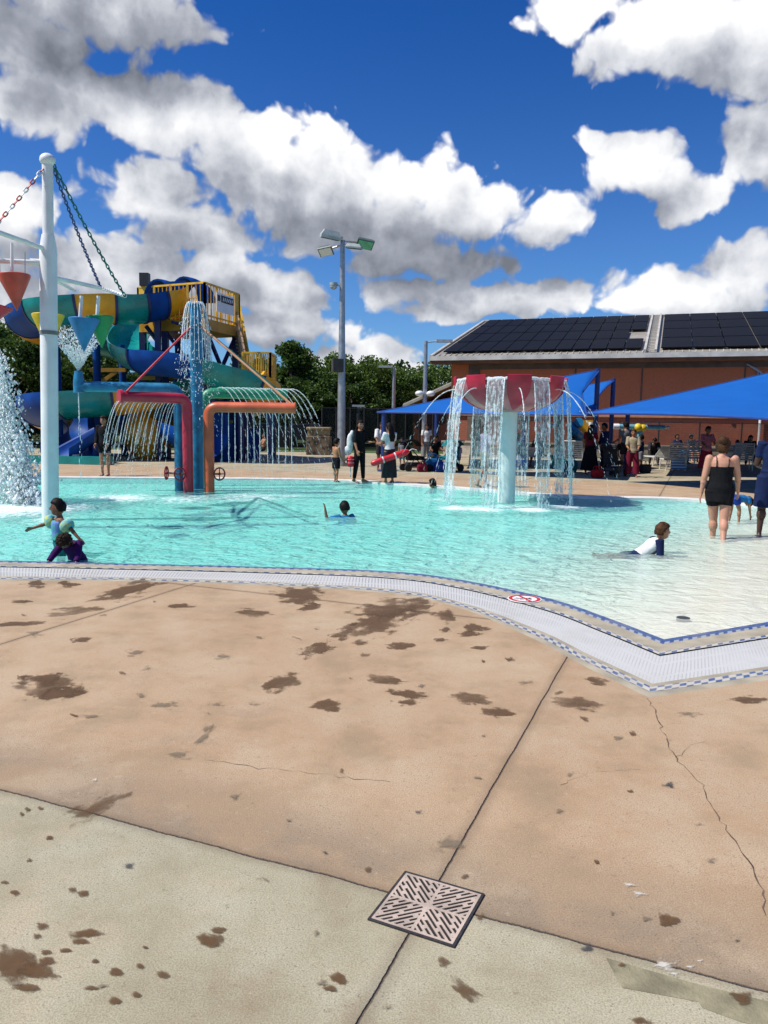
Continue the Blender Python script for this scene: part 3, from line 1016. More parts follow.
def jet(mb, p0, v0, z1=WZ, r=.011, solid=.55, rnd=random):
    r = r * 1.2
    """a thin stream thrown from p0 with speed v0: unbroken at first, then drops"""
    p0, v0 = Vector(p0), Vector(v0)
    T = (v0.z + math.sqrt(max(0, v0.z ** 2 + 2 * 9.8 * (p0.z - z1)))) / 9.8
    pos = lambda t: p0 + v0 * t + Vector((0, 0, -4.9 * t * t))
    n = 9
    mb.tube([pos(T * solid * k / n) for k in range(n + 1)], [r * (1 - .45 * k / n) * rnd.uniform(.85, 1.2) for k in range(n + 1)], 5)
    t = T * solid * .8
    while t < T:
        d = v0 + Vector((0, 0, -9.8 * t))
        j = .022 * (t / T) + .004
        mb.drop(pos(t) + Vector((rnd.gauss(0, j), rnd.gauss(0, j), rnd.gauss(0, .02))), r * rnd.uniform(.22, .62), rnd.uniform(3, 11), d)
        t += T * rnd.uniform(.010, .024)

# ------------------------------------------------------------------ paints
m_whitepost = paint('white post paint', (.78, .79, .78), .38, .05, 3, dirt=.1)
m_aqua = paint('pale aqua post', (.72, .78, .75), .4, .06, 3, dirt=.1)
m_rednoz = paint('red pipe paint', (.50, .022, .05), .38, .12, 3)
m_orange = paint('orange pipe paint', (.62, .12, .045), .4, .12, 3)
m_greenp = paint('green pipe paint', (.02, .26, .13), .4, .12, 3)
m_bluep = paint('blue pipe paint', (.015, .19, .36), .38, .18, 5)
m_crim = paint('crimson cone', (.52, .015, .04), .4, .12, 4)
m_coral = paint('coral red cone', (.58, .075, .05), .42, .12, 4)
m_yellowc = paint('yellow cone', (.72, .50, .02), .42, .12, 4)
m_bluec = paint('blue cone', (.02, .20, .50), .42, .12, 4)
m_greenc = paint('green cone', (.01, .30, .09), .42, .12, 4)
m_wheel = paint('valve wheel red', (.26, .012, .02), .5, .15, 9)
m_metal = paint('galvanised metal', (.42, .43, .44), .42, .1, 6, metal=.7)
m_clamp = paint('grey clamp', (.22, .21, .20), .5, .2, 9)
m_chr = paint('red and white chain', (.60, .07, .06), .5, .2)
m_chb = paint('blue chain', (.02, .06, .22), .5, .2)
m_chg = paint('green chain', (.01, .16, .15), .5, .2)

# ------------------------------------------------------------------ white post with tipping cones
PB = gp(50.5, 520, WZ)
PY = PB.y
post = thing('tipping_cone_post', 'tall white post with hanging coloured tipping cones on a frame, chains from its cap', 'water feature', (PB.x, PB.y, WZ))
ploc = (PB.x, PB.y, WZ)
top = at(47.5, 160, PY); mid = at(48.5, 243, PY); PX = PB.x
def ax(z):
    t = (z - WZ) / (top.z - WZ)
    return (PB.x + (top.x - PB.x) * t, PY, z)
mb = MB()
mb.tube([ax(WZ - .4), ax(mid.z - .10), ax(mid.z + .12)], [.132, .132, .095], 24)
mb.tube([ax(mid.z + .12), ax(top.z)], .082, 24)
def child(mb, name, mat, parent, **kw):
    o = mb.build(name, mat, parent, **kw)
    o.matrix_parent_inverse = Matrix.Translation(-Vector(parent.location))
    if name.startswith('water_') and name != 'water_curtain': o['kind'] = 'stuff'
    return o
child(mb, 'pole', m_whitepost, post)
mb = MB(); mb.ell(ax(top.z), (.12, .12, .10), seg=20); child(mb, 'cap', m_whitepost, post)
cl = at(50, 333, PY); mb = MB(); mb.tube([ax(cl.z - .03), ax(cl.z + .03)], .142, 24); child(mb, 'clamp', m_clamp, post)
# frame: a ring of tubes tied to the post; the far half shows to the right, the near half to the left
zf = at(125, 295, PY + 2.2).z
corner_r = at(125, 296, PY + 2.0); corner_r2 = at(101, 288, PY + 3.4)
left1 = at(-40, 259, PY - .6); left_up = at(-30, 222, PY - 1.3)
hub_l = at(44, 263, PY); hub_u = at(44, 250, PY); hub_r = at(56, 294, PY)
mb = MB()
hub_r = Vector(ax(corner_r.z - .02))
mb.tube([hub_r, corner_r2], .040, 10); mb.tube([corner_r2, corner_r], .035, 10); mb.tube([hub_r, at(75, 291, PY + 2.6)], .03, 8)
mb.tube([ax(hub_l.z), left1], .038, 10); mb.tube([ax(hub_u.z), left_up], .038, 10)
mb.tube([ax(hub_l.z), at(30, 262, PY - .1)], .055, 10)
mb.tube([at(12, 243, PY - .3), at(12, 271, PY - .3)], .026, 8)
child(mb, 'frame', m_whitepost, post)
def cone(name, mat, ctr_px, tip_px, wpx, Y, seg=28, lean=0):
    c = at(*ctr_px, Y); t = at(*tip_px, Y)
    R = wpx / 2 / F * Y
    mb = MB()
    ax = (t - c).normalized()
    a = ax.orthogonal().normalized(); b = ax.cross(a)
    ring = lambda p, r: [p + (a * math.cos(2 * PI * k / seg) + b * math.sin(2 * PI * k / seg)) * r for k in range(seg)]
    L = (t - c).length
    mb.loft([ring(c + ax * .05, R * .93), ring(c - ax * .01, R * .96), ring(c, R), ring(c + ax * .03, R * .985), ring(c + ax * L * .5, R * .52), ring(c + ax * L * .95, R * .07), ring(t, R * .02)])
    return child(mb, name, mat, post)
def rod(px0, px1, Y, r=.008, mat=None, parent=None):
    mb = MB(); mb.tube([at(*px0, Y), at(*px1, Y)], r, 6)
    return child(mb, 'hanger', mat or m_metal, parent or post)
cone('cone', m_coral, (14, 275), (17, 311), 30, PY - .3)['label'] = 'coral red cone'
rod((25, 252), (25, 274), PY - .35); rod((-1, 252), (0, 274), PY - .35)
cone('cone', m_crim, (-4, 304), (-9, 326), 31, PY - 1.2)['label'] = 'dark crimson cone'
cone('cone', m_yellowc, (48, 315), (49, 352), 30, PY + 1.4)['label'] = 'yellow cone'
cone('cone', m_bluec, (84, 319), (84, 352), 29, PY + 2.0)['label'] = 'blue cone'
cone('cone', m_greenc, (100, 317), (102, 348), 27, PY + 2.4)['label'] = 'green cone'
for x in (81.5, 98.5):
    mb = MB(); mb.tube([at(x, 296, PY + 2.2), at(x - 1.5, 318, PY + 2.2)], .035, 8); child(mb, 'hanger', m_whitepost, post)
rod((41, 290), (42, 315), PY + 1.4); rod((55, 292), (56, 315), PY + 1.4)
def chain(p, q, mat, sag=.06, mat2=None):
    mb = MB()
    p, q = Vector(p), Vector(q)
    n = int((q - p).length / .085)
    mats = [mat, mat2 or mat]
    for k in range(n):
        t = (k + .5) / n
        c = p.lerp(q, t) - Vector((0, 0, sag * 4 * t * (1 - t)))
        d = (q - p).normalized()
        a = d.orthogonal().normalized()
        if k % 2: a = d.cross(a)
        mb.cur = (k // 2) % 2
        b = [c + d * .055 * math.cos(u) + a * .024 * math.sin(u) for u in np.linspace(0, 2 * PI, 9)]
        mb.tube(b, .011, 5, False)
    return child(mb, 'chain', mats, post)
tp = Vector(ax(at(48, 163, PY).z))
chain(tp, at(-40, 262, PY - 1.0), m_chr, .05, m_whitepost)
chain(tp + Vector((.06, 0, 0)), corner_r2, m_chb)
chain(tp + Vector((.08, 0, 0)), corner_r, m_chg)

# ------------------------------------------------------------------ dumping water at the left edge
def spray(name, label, blobs, seed, n, mat, smin=.006, smax=.022, parent=None):
    r = random.Random(seed); mb = MB()
    for (x, y, Y, ax, ay, w) in blobs:
        for k in range(int(n * w)):
            a = r.uniform(0, 2 * PI); q = r.random() ** .55
            px, py = x + ax * q * math.cos(a), y + ay * q * math.sin(a)
            mb.drop(at(px, py, Y + r.gauss(0, .35)), r.uniform(smin, smax) * (1.5 - q), r.uniform(1, 2.6), (r.gauss(0, .4), r.gauss(0, .4), 1))
    o = mb.build(name, mat, parent, smooth=True, angle=180)
    return o
r = random.Random(5)
mb = MB()
SY = 15.0
# curtain of the dump: ragged sheets falling from the upper left and bursting outwards
def splash_edge(y):            # outer outline of the falling mass, in picture x
    if y < 350: return -6
    if y < 400: return (y - 350) / 50 * 12 - 2
    if y < 430: return 10 + (y - 400) / 30 * 5
    return min(15 + (y - 430) * .36, 42)
for k in range(6500):
    y = 345 + 160 * r.random() ** .75
    e = splash_edge(y)
    x = e - abs(r.gauss(0, 1)) * (9 + (y - 345) * .10)
    if r.random() < .10: x = e + abs(r.gauss(0, 4 + (y - 345) * .03))
    s = r.uniform(.008, .028) * (1.15 if y > 420 else .85)
    if r.random() < .08: s *= 2.0
    mb.drop(at(x, y, SY + r.gauss(0, .35)), s, r.uniform(.8, 2.8), (r.gauss(0, .5), r.gauss(0, .4), 1))
for k in range(150):           # twisted ropes and flaps of water inside the mass
    y0 = r.uniform(350, 470); x0 = splash_edge(y0) - abs(r.gauss(0, 10)) - 3
    pts = [at(x0, y0, SY)]
    dx = r.uniform(-.1, .5)
    for j in range(5):
        pts.append(at(x0 + dx * j * 6 + r.gauss(0, 1.6), y0 + j * r.uniform(3, 8), SY + r.gauss(0, .1)))
    mb.tube(catmull(pts, 3), [r.uniform(.006, .035) for _ in range(16)], 5)
sp = mb.build('water_splash', m_drop, smooth=True, angle=180)
tag(sp, 'big white splash of dumped water bursting beside the tall white post', 'splash', kind='stuff')

# ------------------------------------------------------------------ mushroom fountain
MB_ = gp(506, 502, WZ); MX, MY = MB_.x, MB_.y
mush = thing('mushroom_fountain', 'red bowl fountain on a pale aqua post spilling sheets of water into the pool', 'fountain', (MX, MY, WZ))
ppm = F / MY
zb = at(506, 412, MY).z; zt = at(508, 379, MY).z
RB = 53 / ppm
mb = MB(); mb.tube([(MX, MY, WZ - .5), (MX, MY, zb + .1)], .183, 28); child(mb, 'post', m_aqua, mush)
m_bowl = paint('pink bowl', (.62, .17, .20), .3, .15, 4)
m_petal = paint('red petal', (.50, .012, .045), .35, .12, 4)
seg = 56
prof = []
for k in range(9):
    t = k / 8
    prof.append((.20 + (RB - .20) * math.sin(t * PI / 2) ** 1.0, zb + (zt - zb - .07) * (1 - math.cos(t * PI / 2))))
mb = MB()
ringz = [[Vector((MX + rr * math.cos(2 * PI * k / seg), MY + rr * math.sin(2 * PI * k / seg), z)) for k in range(seg)] for rr, z in prof]
inn = [[Vector((MX + (rr - .04) * math.cos(2 * PI * k / seg), MY + (rr - .04) * math.sin(2 * PI * k / seg), z + .05)) for k in range(seg)] for rr, z in prof[::-1]]
mb.loft(ringz + inn); child(mb, 'bowl', m_bowl, mush)
# eight shield-shaped petals standing proud of the bowl
for j in range(8):
    a0 = rad(-90 + j * 45)
    mb = MB(); vs = []; fs = []
    nu, nv = 8, 8
    for side in (0, 1):
        for v_ in range(nv + 1):
            t = v_ / nv
            tt = .18 + .82 * t
            rr = .20 + (RB + .025 - .20) * math.sin(tt * PI / 2)
            z = zb + (zt - zb) * (1 - math.cos(tt * PI / 2)) * 1.0 + (.02 if t == 1 else 0)
            half = rad(12) * min(1, (t * 1.7)) ** .6 * .98
            for u_ in range(nu + 1):
                a = a0 + half * (u_ / nu * 2 - 1)
                off = .035 if side == 0 else .012
                vs.append((MX + (rr + off) * math.cos(a), MY + (rr + off) * math.sin(a), z + (.0 if side == 0 else 0.01)))
    K = (nu + 1) * (nv + 1)
    for v_ in range(nv):
        for u_ in range(nu):
            a = v_ * (nu + 1) + u_
            fs.append((a, a + 1, a + nu + 2, a + nu + 1))
            fs.append((K + a, K + a + nu + 1, K + a + nu + 2, K + a + 1))
    rimidx = [u for u in range(nu + 1)] + [v_ * (nu + 1) + nu for v_ in range(1, nu + 1)] + [nv * (nu + 1) + u for u in range(nu - 1, -1, -1)] + [v_ * (nu + 1) for v_ in range(nv - 1, 0, -1)]
    for i in range(len(rimidx)):
        a, b = rimidx[i], rimidx[(i + 1) % len(rimidx)]
        fs.append((b, a, K + a, K + b))
    mb.add(vs, fs)
    child(mb, 'petal', m_petal, mush)
# sheets between the petals
r = random.Random(11)
for j in range(8):
    a0 = rad(-90 + 22.5 + j * 45)
    mb = MB(); vs = []; fs = []
    nu, nv = 10, 26
    for side in (0, 1):
        for v_ in range(nv + 1):
            t = v_ / nv
            fall = t * (zt - .05 - WZ)
            out_ = RB + .02 + .55 * math.sqrt(2 * fall / 9.8) * .55 + side * .012
            half = rad(8.2) * (1 - .35 * t)
            for u_ in range(nu + 1):
                a = a0 + half * (u_ / nu * 2 - 1)
                w = .018 * math.sin(u_ * 2.1 + t * 9 + j) * t
                vs.append((MX + (out_ + w) * math.cos(a), MY + (out_ + w) * math.sin(a), zt - .05 - fall))
    K = (nu + 1) * (nv + 1)
    for v_ in range(nv):
        for u_ in range(nu):
            a = v_ * (nu + 1) + u_
            fs.append((a, a + 1, a + nu + 2, a + nu + 1)); fs.append((K + a, K + a + nu + 1, K + a + nu + 2, K + a + 1))
    mb.add(vs, fs)
    mb2 = MB()
    for k in range(200):
        t = r.random() ** .6
        fall = t * (zt - .05 - WZ)
        out_ = RB + .02 + .30 * math.sqrt(2 * fall / 9.8) + r.gauss(0, .012 + .03 * t)
        edge = r.choice((-1, 1)) if r.random() < .55 else r.uniform(-1, 1)
        a = a0 + rad(8.2) * (1 - .35 * t) * edge + r.gauss(0, .012)
        mb2.drop((MX + out_ * math.cos(a), MY + out_ * math.sin(a), zt - .05 - fall), r.uniform(.004, .013), r.uniform(2, 7), (0, 0, 1))
    # ropes on both edges of the sheet
    for e in (-1, 1):
        pts = []
        for v_ in range(14):
            t = v_ / 13 * .75
            fall = t * (zt - .05 - WZ)
            out_ = RB + .02 + .30 * math.sqrt(2 * fall / 9.8)
            a = a0 + rad(8.2) * (1 - .35 * t) * e
            pts.append((MX + out_ * math.cos(a), MY + out_ * math.sin(a), zt - .05 - fall))
        mb2.tube(pts, [r.uniform(.006, .018) for _ in pts], 5)
    # white lip where the water leaves the bowl
    lip = [(MX + (RB + .01) * math.cos(a0 + rad(11) * q), MY + (RB + .01) * math.sin(a0 + rad(11) * q), zt - .05 + r.uniform(-.01, .015)) for q in np.linspace(-1, 1, 8)]
    mb2.tube(lip, .028, 6)
    child(mb, 'water_curtain', m_curt, mush)
    child(mb2, 'water_drops', m_drop, mush)
    # thin jet from the petal
    mb3 = MB(); a = rad(-90 + j * 45)
    jet(mb3, (MX + RB * .8 * math.cos(a), MY + RB * .8 * math.sin(a), zb + .38), (2.0 * math.cos(a), 2.0 * math.sin(a), 1.2), r=.012)
    child(mb3, 'water_jet', m_jet, mush)

# ------------------------------------------------------------------ arched pipes
FYb = gp(190, 491, WZ).y
pxm = FYb / F
def bendpipe(pts, r, seg=16):
    pts = [Vector(p) for p in pts]
    mb = MB()
    out = [pts[0]]
    for i in range(1, len(pts) - 1):
        a, b, c = pts[i - 1], pts[i], pts[i + 1]
        d0, d1 = (a - b).normalized(), (c - b).normalized()
        R = r * 1.9
        for k in range(9):
            t = k / 8
            p0, p2 = b + d0 * R, b + d1 * R
            out.append((1 - t) ** 2 * p0 + 2 * t * (1 - t) * b + t * t * p2)
    out.append(pts[-1])
    mb.tube(out, r, seg)
    return mb
def wheel_valve(parent, c, axis_x, base_pt):
    mb = MB()
    c = Vector(c)
    R = .14
    for k in range(24):
        pass
    ring = [c + Vector((0 if axis_x else 0, 0, 0)) + (Vector((0, math.cos(t), math.sin(t))) * R if axis_x == 1 else Vector((math.cos(t) * .8, math.sin(t) * .6, math.sin(t))) * R) for t in np.linspace(0, 2 * PI, 25)]
    if axis_x == 2:
        ring = [c + Vector((math.cos(t) * R * .75, math.cos(t) * R * .6, math.sin(t) * R)) for t in np.linspace(0, 2 * PI, 25)]
    mb.tube(ring, .018, 8, False)
    for k in range(0, 24, 6):
        mb.tube([c, ring[k]], .012, 6)
    mb.ell(c, .035)
    o = child(mb, 'valve_wheel', m_wheel, parent)
    mb = MB(); mb.tube([c, base_pt], .022, 8); child(mb, 'valve_stem', m_clamp, parent)
    return o
DIR = Vector((0, 0, 0))
# red pipe
RY = FYb - .3
p_b = gp(188.5, 492, WZ); RX = p_b.x; RY = p_b.y
rp = thing('arched_water_pipe', 'red bent water pipe raining thin streams, beside the tall blue spray post', 'water pipe', (RX, RY, WZ), group='coloured bent pipes round the blue spray post')
z_arm = at(150, 398, RY).z
endp = at(121, 397, RY - .9)
endp.z = z_arm
mb = bendpipe([(RX, RY, WZ - .4), (RX, RY, z_arm), endp], .118)
child(mb, 'pipe', m_rednoz, rp)
mb = MB(); d = (endp - Vector((RX, RY, z_arm))).normalized(); mb.tube([endp - d * .02, endp + d * .05], [.15, .15], 16); child(mb, 'end_cap', m_rednoz, rp)
wheel_valve(rp, at(166.5, 473, RY - .25), 1, at(186, 474, RY))
wheel_valve(rp, at(180, 474, RY - .3), 2, at(188, 474, RY))
r = random.Random(3)
mb = MB()
for k in range(11):
    t = k / 10
    p = Vector((RX, RY, z_arm)).lerp(endp, .12 + .86 * t) + Vector((0, 0, -.08))
    jet(mb, p, (-.55 + r.gauss(0, .06), -.5 - .3 * t, .25), r=.011, solid=.75, rnd=r)
    jet(mb, p + Vector((-.03, 0, .0)), (-1.05 + r.gauss(0, .1), .5, .3), r=.008, solid=.7, rnd=r)
child(mb, 'water_streams', m_jet, rp)
# orange pipe
q_b = gp(209.5, 492, WZ); OX, OY = q_b.x, q_b.y
op = thing('arched_water_pipe', 'orange bent water pipe raining thin streams, with a dark red valve wheel', 'water pipe', (OX, OY, WZ), group='coloured bent pipes round the blue spray post')
z_o = at(215, 407, OY).z
eo = at(295, 408, OY - .05); eo.z = z_o
mb = bendpipe([(OX, OY, WZ - .4), (OX, OY, z_o), eo], .118); child(mb, 'pipe', m_orange, op)
mb = MB(); mb.tube([eo - Vector((.02, 0, 0)), eo + Vector((.015, 0, 0))], .126, 16); child(mb, 'end_cap', m_orange, op)
wheel_valve(op, at(219.5, 474, OY - .1), 2, at(212, 474, OY))
mb = MB()
for k in range(12):
    p = Vector((OX, OY, z_o)).lerp(eo, .16 + .80 * k / 11) + Vector((0, 0, -.1))
    jet(mb, p, (r.gauss(.02, .03), -.15, .0), r=.011, solid=.8, rnd=r)
child(mb, 'water_streams', m_jet, op)
# green pipe behind
GY = FYb + 1.5
gx = at(205, 440, GY).x
z_g = at(215, 393, GY).z
gpz = thing('arched_water_pipe', 'green bent water pipe with a comb of arching jets behind the orange one', 'water pipe', (gx, GY, WZ), group='coloured bent pipes round the blue spray post')
eg = at(287, 392, GY + .6); eg.z = z_g
mb = bendpipe([(gx, GY, WZ - .4), (gx, GY, z_g), eg], .13); child(mb, 'pipe', m_greenp, gpz)
mb = MB()
for k in range(14):
    p = Vector((gx, GY, z_g)).lerp(eg, .15 + .84 * k / 13) + Vector((0, -.05, .1))
    jet(mb, p, (1.35 + .03 * k, -.5, .9), r=.012, solid=.6, rnd=r)
child(mb, 'water_streams', m_jet, gpz)
# blue arm with the cup
c_b = gp(179, 491, WZ); BX, BY = c_b.x, c_b.y + .1
ba = thing('arched_water_pipe', 'long blue water pipe with an upturned spraying cup at its end', 'water pipe', (BX, BY, WZ), group='coloured bent pipes round the blue spray post')
z_b = at(150, 388, BY).z
eb = at(79, 388, BY - .4); eb.z = z_b
mb = bendpipe([(BX, BY, WZ - .4), (BX, BY, z_b), eb], .118); child(mb, 'pipe', m_bluep, ba)
mb = MB(); mb.tube([eb - Vector((0, 0, .14)), eb + Vector((0, 0, .12)), eb + Vector((0, 0, .34))], [.12, .12, .085], 16); child(mb, 'cup', m_bluep, ba)
mb = MB()
cup = eb + Vector((0, 0, .34))
for k in range(2000):           # upward cone of spray
    t = r.random() ** .8
    a = r.uniform(0, 2 * PI); s = r.random() ** .35
    h = t * 1.0
    mb.drop(cup + Vector((math.cos(a) * s * h * .68, math.sin(a) * s * h * .68, h * (1.02 - .1 * s))), r.uniform(.004, .018), r.uniform(1, 2.5), (math.cos(a) * .5, math.sin(a) * .5, 1))
for k in range(18):
    a = 2 * PI * k / 18
    pts = [cup + Vector((math.cos(a) * h * .5, math.sin(a) * h * .5, h * .95)) for h in (0, .2, .4, .5 + .1 * r.random())]
    mb.tube(pts, [.012, .010, .007, .003], 5)
jet(mb, eb - Vector((0, .05, .14)), (.05, -.1, 0), r=.014, rnd=r)
child(mb, 'water_spray', m_drop, ba)
# tall blue post with the bell of water
t_b = gp(194.5, 490, WZ); TX, TY = t_b.x, t_b.y + .35
tpost = thing('spray_post', 'tall blue post with a bell of water falling from its open top', 'water feature', (TX, TY, WZ))
z_t = at(192, 305, TY).z
mb = MB(); mb.tube([(TX, TY, WZ - .4), (TX, TY, z_t)], .14, 20); mb.tube([(TX, TY, z_t - .02), (TX, TY, z_t + .02)], .17, 20)
child(mb, 'post', m_bluep, tpost)
mb = MB()
for k in range(22):
    a = 2 * PI * k / 22
    pts = []
    v0 = .50
    for j in range(12):
        t = j / 11 * .62
        pts.append((TX + math.cos(a) * (.1 + v0 * t * (1.15 - .5 * t)), TY + math.sin(a) * (.1 + v0 * t * (1.15 - .5 * t)), z_t + .03 + .9 * t - 4.9 * t * t))
    mb.tube(pts, [.004 + .007 * r.random() for _ in pts], 5)
for k in range(600):
    t = .35 + .55 * r.random()
    a = r.uniform(0, 2 * PI)
    rr = .1 + .5 * t * (1.15 - .5 * t) + r.gauss(0, .04 + .16 * max(0, t - .5))
    mb.drop((TX + math.cos(a) * rr, TY + math.sin(a) * rr, z_t + .03 + .9 * t - 4.9 * t * t), r.uniform(.003, .012), r.uniform(1.5, 5), (math.cos(a) * .4, math.sin(a) * .4, -1))
for k in range(420):           # spatter where the bell breaks up against the pipes
    a = r.uniform(0, 2 * PI); rr = abs(r.gauss(.12, .24))
    mb.drop((TX + math.cos(a) * rr, TY + math.sin(a) * rr, z_arm + r.uniform(-.1, 1.0)), r.uniform(.004, .015), r.uniform(1, 3.5), (r.gauss(0, 1), r.gauss(0, 1), r.gauss(0, 1)))
child(mb, 'water_bell', m_drop, tpost)
# coloured stays from the post to the pipe ends
def stay(p, q, mat, lab):
    mb = MB(); mb.tube([p, q], .026, 8)
    o = child(mb, 'stay', mat, tpost); return o
P0 = Vector((TX, TY, at(190, 322, TY).z))
m_stayr = paint('red stay', (.58, .05, .07), .5, .1); m_stayo = paint('orange stay', (.62, .30, .16), .5, .1); m_stayg = paint('green stay', (.10, .30, .20), .5, .1)
stay(P0, endp + Vector((.12, 0, .1)), m_stayr, 'red')
stay(P0, eo + Vector((-.1, 0, .1)), m_stayo, 'orange')
stay(P0, eg + Vector((-.2, 0, .1)), m_stayg, 'green')
# ------------------------------------------------------------------ trees
def leaf_mat(name, dark, light):
    m, nt, out = nodes(name)
    geo = N(nt, 'ShaderNodeNewGeometry')
    n1 = noise(nt, geo.outputs['Position'], .7, 3, .6)
    n2 = noise(nt, geo.outputs['Position'], 7, 2, .6)
    c = mixc(nt, sstep(nt, math_(nt, 'MULTIPLY_ADD', n2, .5, math_(nt, 'MULTIPLY', n1, .5)), .36, .62), (*dark, 1), (*light, 1))
    d = N(nt, 'ShaderNodeBsdfDiffuse'); nt.links.new(c, d.inputs[0])
    t = N(nt, 'ShaderNodeBsdfTranslucent'); nt.links.new(mixc(nt, .5, c, (.10, .16, .02, 1)), t.inputs[0])
    g = N(nt, 'ShaderNodeBsdfGlossy', i_Roughness=.5); g.inputs[0].default_value = (.5, .5, .5, 1)
    a = N(nt, 'ShaderNodeMixShader', i_0=.25); nt.links.new(d.outputs[0], a.inputs[1]); nt.links.new(t.outputs[0], a.inputs[2])
    b = N(nt, 'ShaderNodeMixShader', i_0=.03); nt.links.new(a.outputs[0], b.inputs[1]); nt.links.new(g.outputs[0], b.inputs[2])
    nt.links.new(b.outputs[0], out.inputs[0])
    return m
m_leafA = leaf_mat('dark foliage', (.028, .062, .014), (.085, .145, .030))
m_leafB = leaf_mat('mid foliage', (.042, .085, .016), (.115, .185, .036))
m_bark = paint('bark', (.10, .075, .055), .9, .3, 8, .6, 30)

def crown_mesh(seed, H, R, n, leaf, base=.2, shape='round'):
    """leaf-sized faces gathered in clumps through the volume of a crown H high and R wide; returns mesh builder and clump centres"""
    r = np.random.default_rng(seed)
    mb = MB()
    nc = 46
    clumps = []
    while len(clumps) < nc:
        z = r.uniform(base, 1.0)
        if shape == 'round':
            w = math.sqrt(max(0.02, 1 - ((z - .55) / .52) ** 2))
        elif shape == 'cone':
            w = max(.08, (1.02 - z) * 1.15)
        else:
            w = max(.1, min(1, (1.02 - z) * 2.2)) * (.75 + .25 * (z < .8))
        a = r.uniform(0, 2 * PI); q = w * r.uniform(.25, 1.0) ** .6 * R
        clumps.append((np.array([math.cos(a) * q, math.sin(a) * q, z * H]), R * r.uniform(.20, .40)))
    per = n // nc
    V, Fc = [], []
    for c, cr in clumps:
        d = r.normal(size=(per, 3)); d /= np.linalg.norm(d, axis=1)[:, None]
        d *= (r.random(per) ** .45)[:, None] * cr
        d[:, 2] *= .75
        P = c + d
        t1 = r.normal(size=(per, 3)); t1 /= np.linalg.norm(t1, axis=1)[:, None]
        t2 = np.cross(t1, r.normal(size=(per, 3))); t2 /= np.linalg.norm(t2, axis=1)[:, None]
        s = (leaf * r.uniform(.6, 1.35, per))[:, None]
        for p, a, b in zip(P, t1 * s, t2 * s * .7):
            o = len(V)
            V += [p - a, p + b, p + a, p - b]
            Fc.append((o, o + 1, o + 2, o + 3))
    mb.v = [tuple(p) for p in V]; mb.f = Fc; mb.m = [0] * len(Fc)
    return mb, clumps

def make_tree(name, seed, H, R, n, leaf, mat, base=.2, shape='round'):
    t = thing(name, None, None)
    mb, cl = crown_mesh(seed, H, R, n, leaf, base, shape)
    mb.build('crown', mat, t, smooth=False)
    mb = MB(); r = random.Random(seed)
    mb.tube([(0, 0, -.1), (.05, 0, H * .2), (-.05, .1, H * .55), (.0, .0, H * .86)], [.022 * H, .018 * H, .011 * H, .003 * H], 8)
    for c, cr in cl[::4]:
        z0 = c[2] * r.uniform(.45, .75)
        mb.tube([(0, 0, z0), (c[0] * .5, c[1] * .5, (z0 + c[2]) / 2 + .1), tuple(c)], [.008 * H, .006 * H, .002 * H], 5)
    mb.build('trunk', m_bark, t)
    return t
TP = {'A': lambda s: make_tree('broadleaf_tree', s, 1.0, .40, 13000, .017, m_leafA, .14),
      'B': lambda s: make_tree('broadleaf_tree', s, 1.0, .47, 13000, .019, m_leafB, .10),
      'C': lambda s: make_tree('broadleaf_tree', s, 1.0, .34, 12000, .016, m_leafA, .12, 'tall')}
PROT = {}
def plant(kind, px, ytop, Y, label, wide=1.0, seed=1, rot=0):
    key = kind + str(seed)
    g = at(px, 450, Y)
    H = at(px, ytop, Y).z * 1.05
    if key not in PROT:
        o = TP[kind](seed * 13 + ord(kind)); PROT[key] = o
    else:
        o = copy_tree(PROT[key])
    o.location = (g.x, Y, 0); o.scale = (H * wide, H * wide, H); o.rotation_euler = (0, 0, rot)
    tag(o, label, 'tree', 'trees beyond the pool fence')
    return o
plant('C', 292, 347, 50, 'tallest dark green tree behind the orange pipe jets, right of the slide stairs', 1.15, 1, .3)
plant('A', 272, 366, 54, 'dark tree half hidden behind the yellow stair landing', 1.0, 1, 1.0)
plant('B', 325, 364, 55, 'mid green bushy tree just left of the tall floodlight pole', 1.0, 1, 2)
plant('A', 312, 378, 49, 'low dark tree in front of its taller neighbours above the stone pillar', 1.2, 2, .4)
plant('B', 363, 368, 56, 'rounded mid green tree just right of the tall floodlight pole', 1.05, 2, .9)
plant('A', 350, 388, 52, 'low dark tree directly behind the tall floodlight pole', 1.3, 3, 3.0)
plant('A', 388, 384, 57, 'smaller dark tree behind the slim grey lamp pole', 1.15, 1, 2.2)
plant('B', 413, 378, 66, 'pale green tree showing over the low ribbed metal roof', 1.0, 1, 4)
plant('B', 432, 372, 70, 'green tree peeping out beside the left eave of the brick building', 1.0, 2, 1.7)
plant('A', 8, 340, 42, 'big dark tree at the left edge behind the dumped water', 1.05, 2, .2)
plant('B', 28, 338, 46, 'tree with a lighter top left of the tall white post', .95, 1, 5)
plant('A', 62, 352, 48, 'dark tree behind the cup that sprays upward', 1.1, 3, 2.6)
plant('A', 92, 352, 44, 'dark tree behind the lower blue and teal flume', 1.15, 1, 4.4)
plant('C', 125, 330, 52, 'tree whose tip shows above the middle flume', 1.0, 1, 3.3)
plant('A', 170, 375, 50, 'dark tree behind the tower legs of the slide', 1.2, 2, 1.1)
plant('B', 225, 385, 53, 'mid green tree behind the green comb pipe', 1.2, 2, 3.7)
plant('A', -25, 338, 46, 'dark tree beyond the left edge of the pool', 1.0, 1, 1.5)
plant('A', -60, 345, 50, 'dark tree far left of the pool', 1.0, 3, .5)
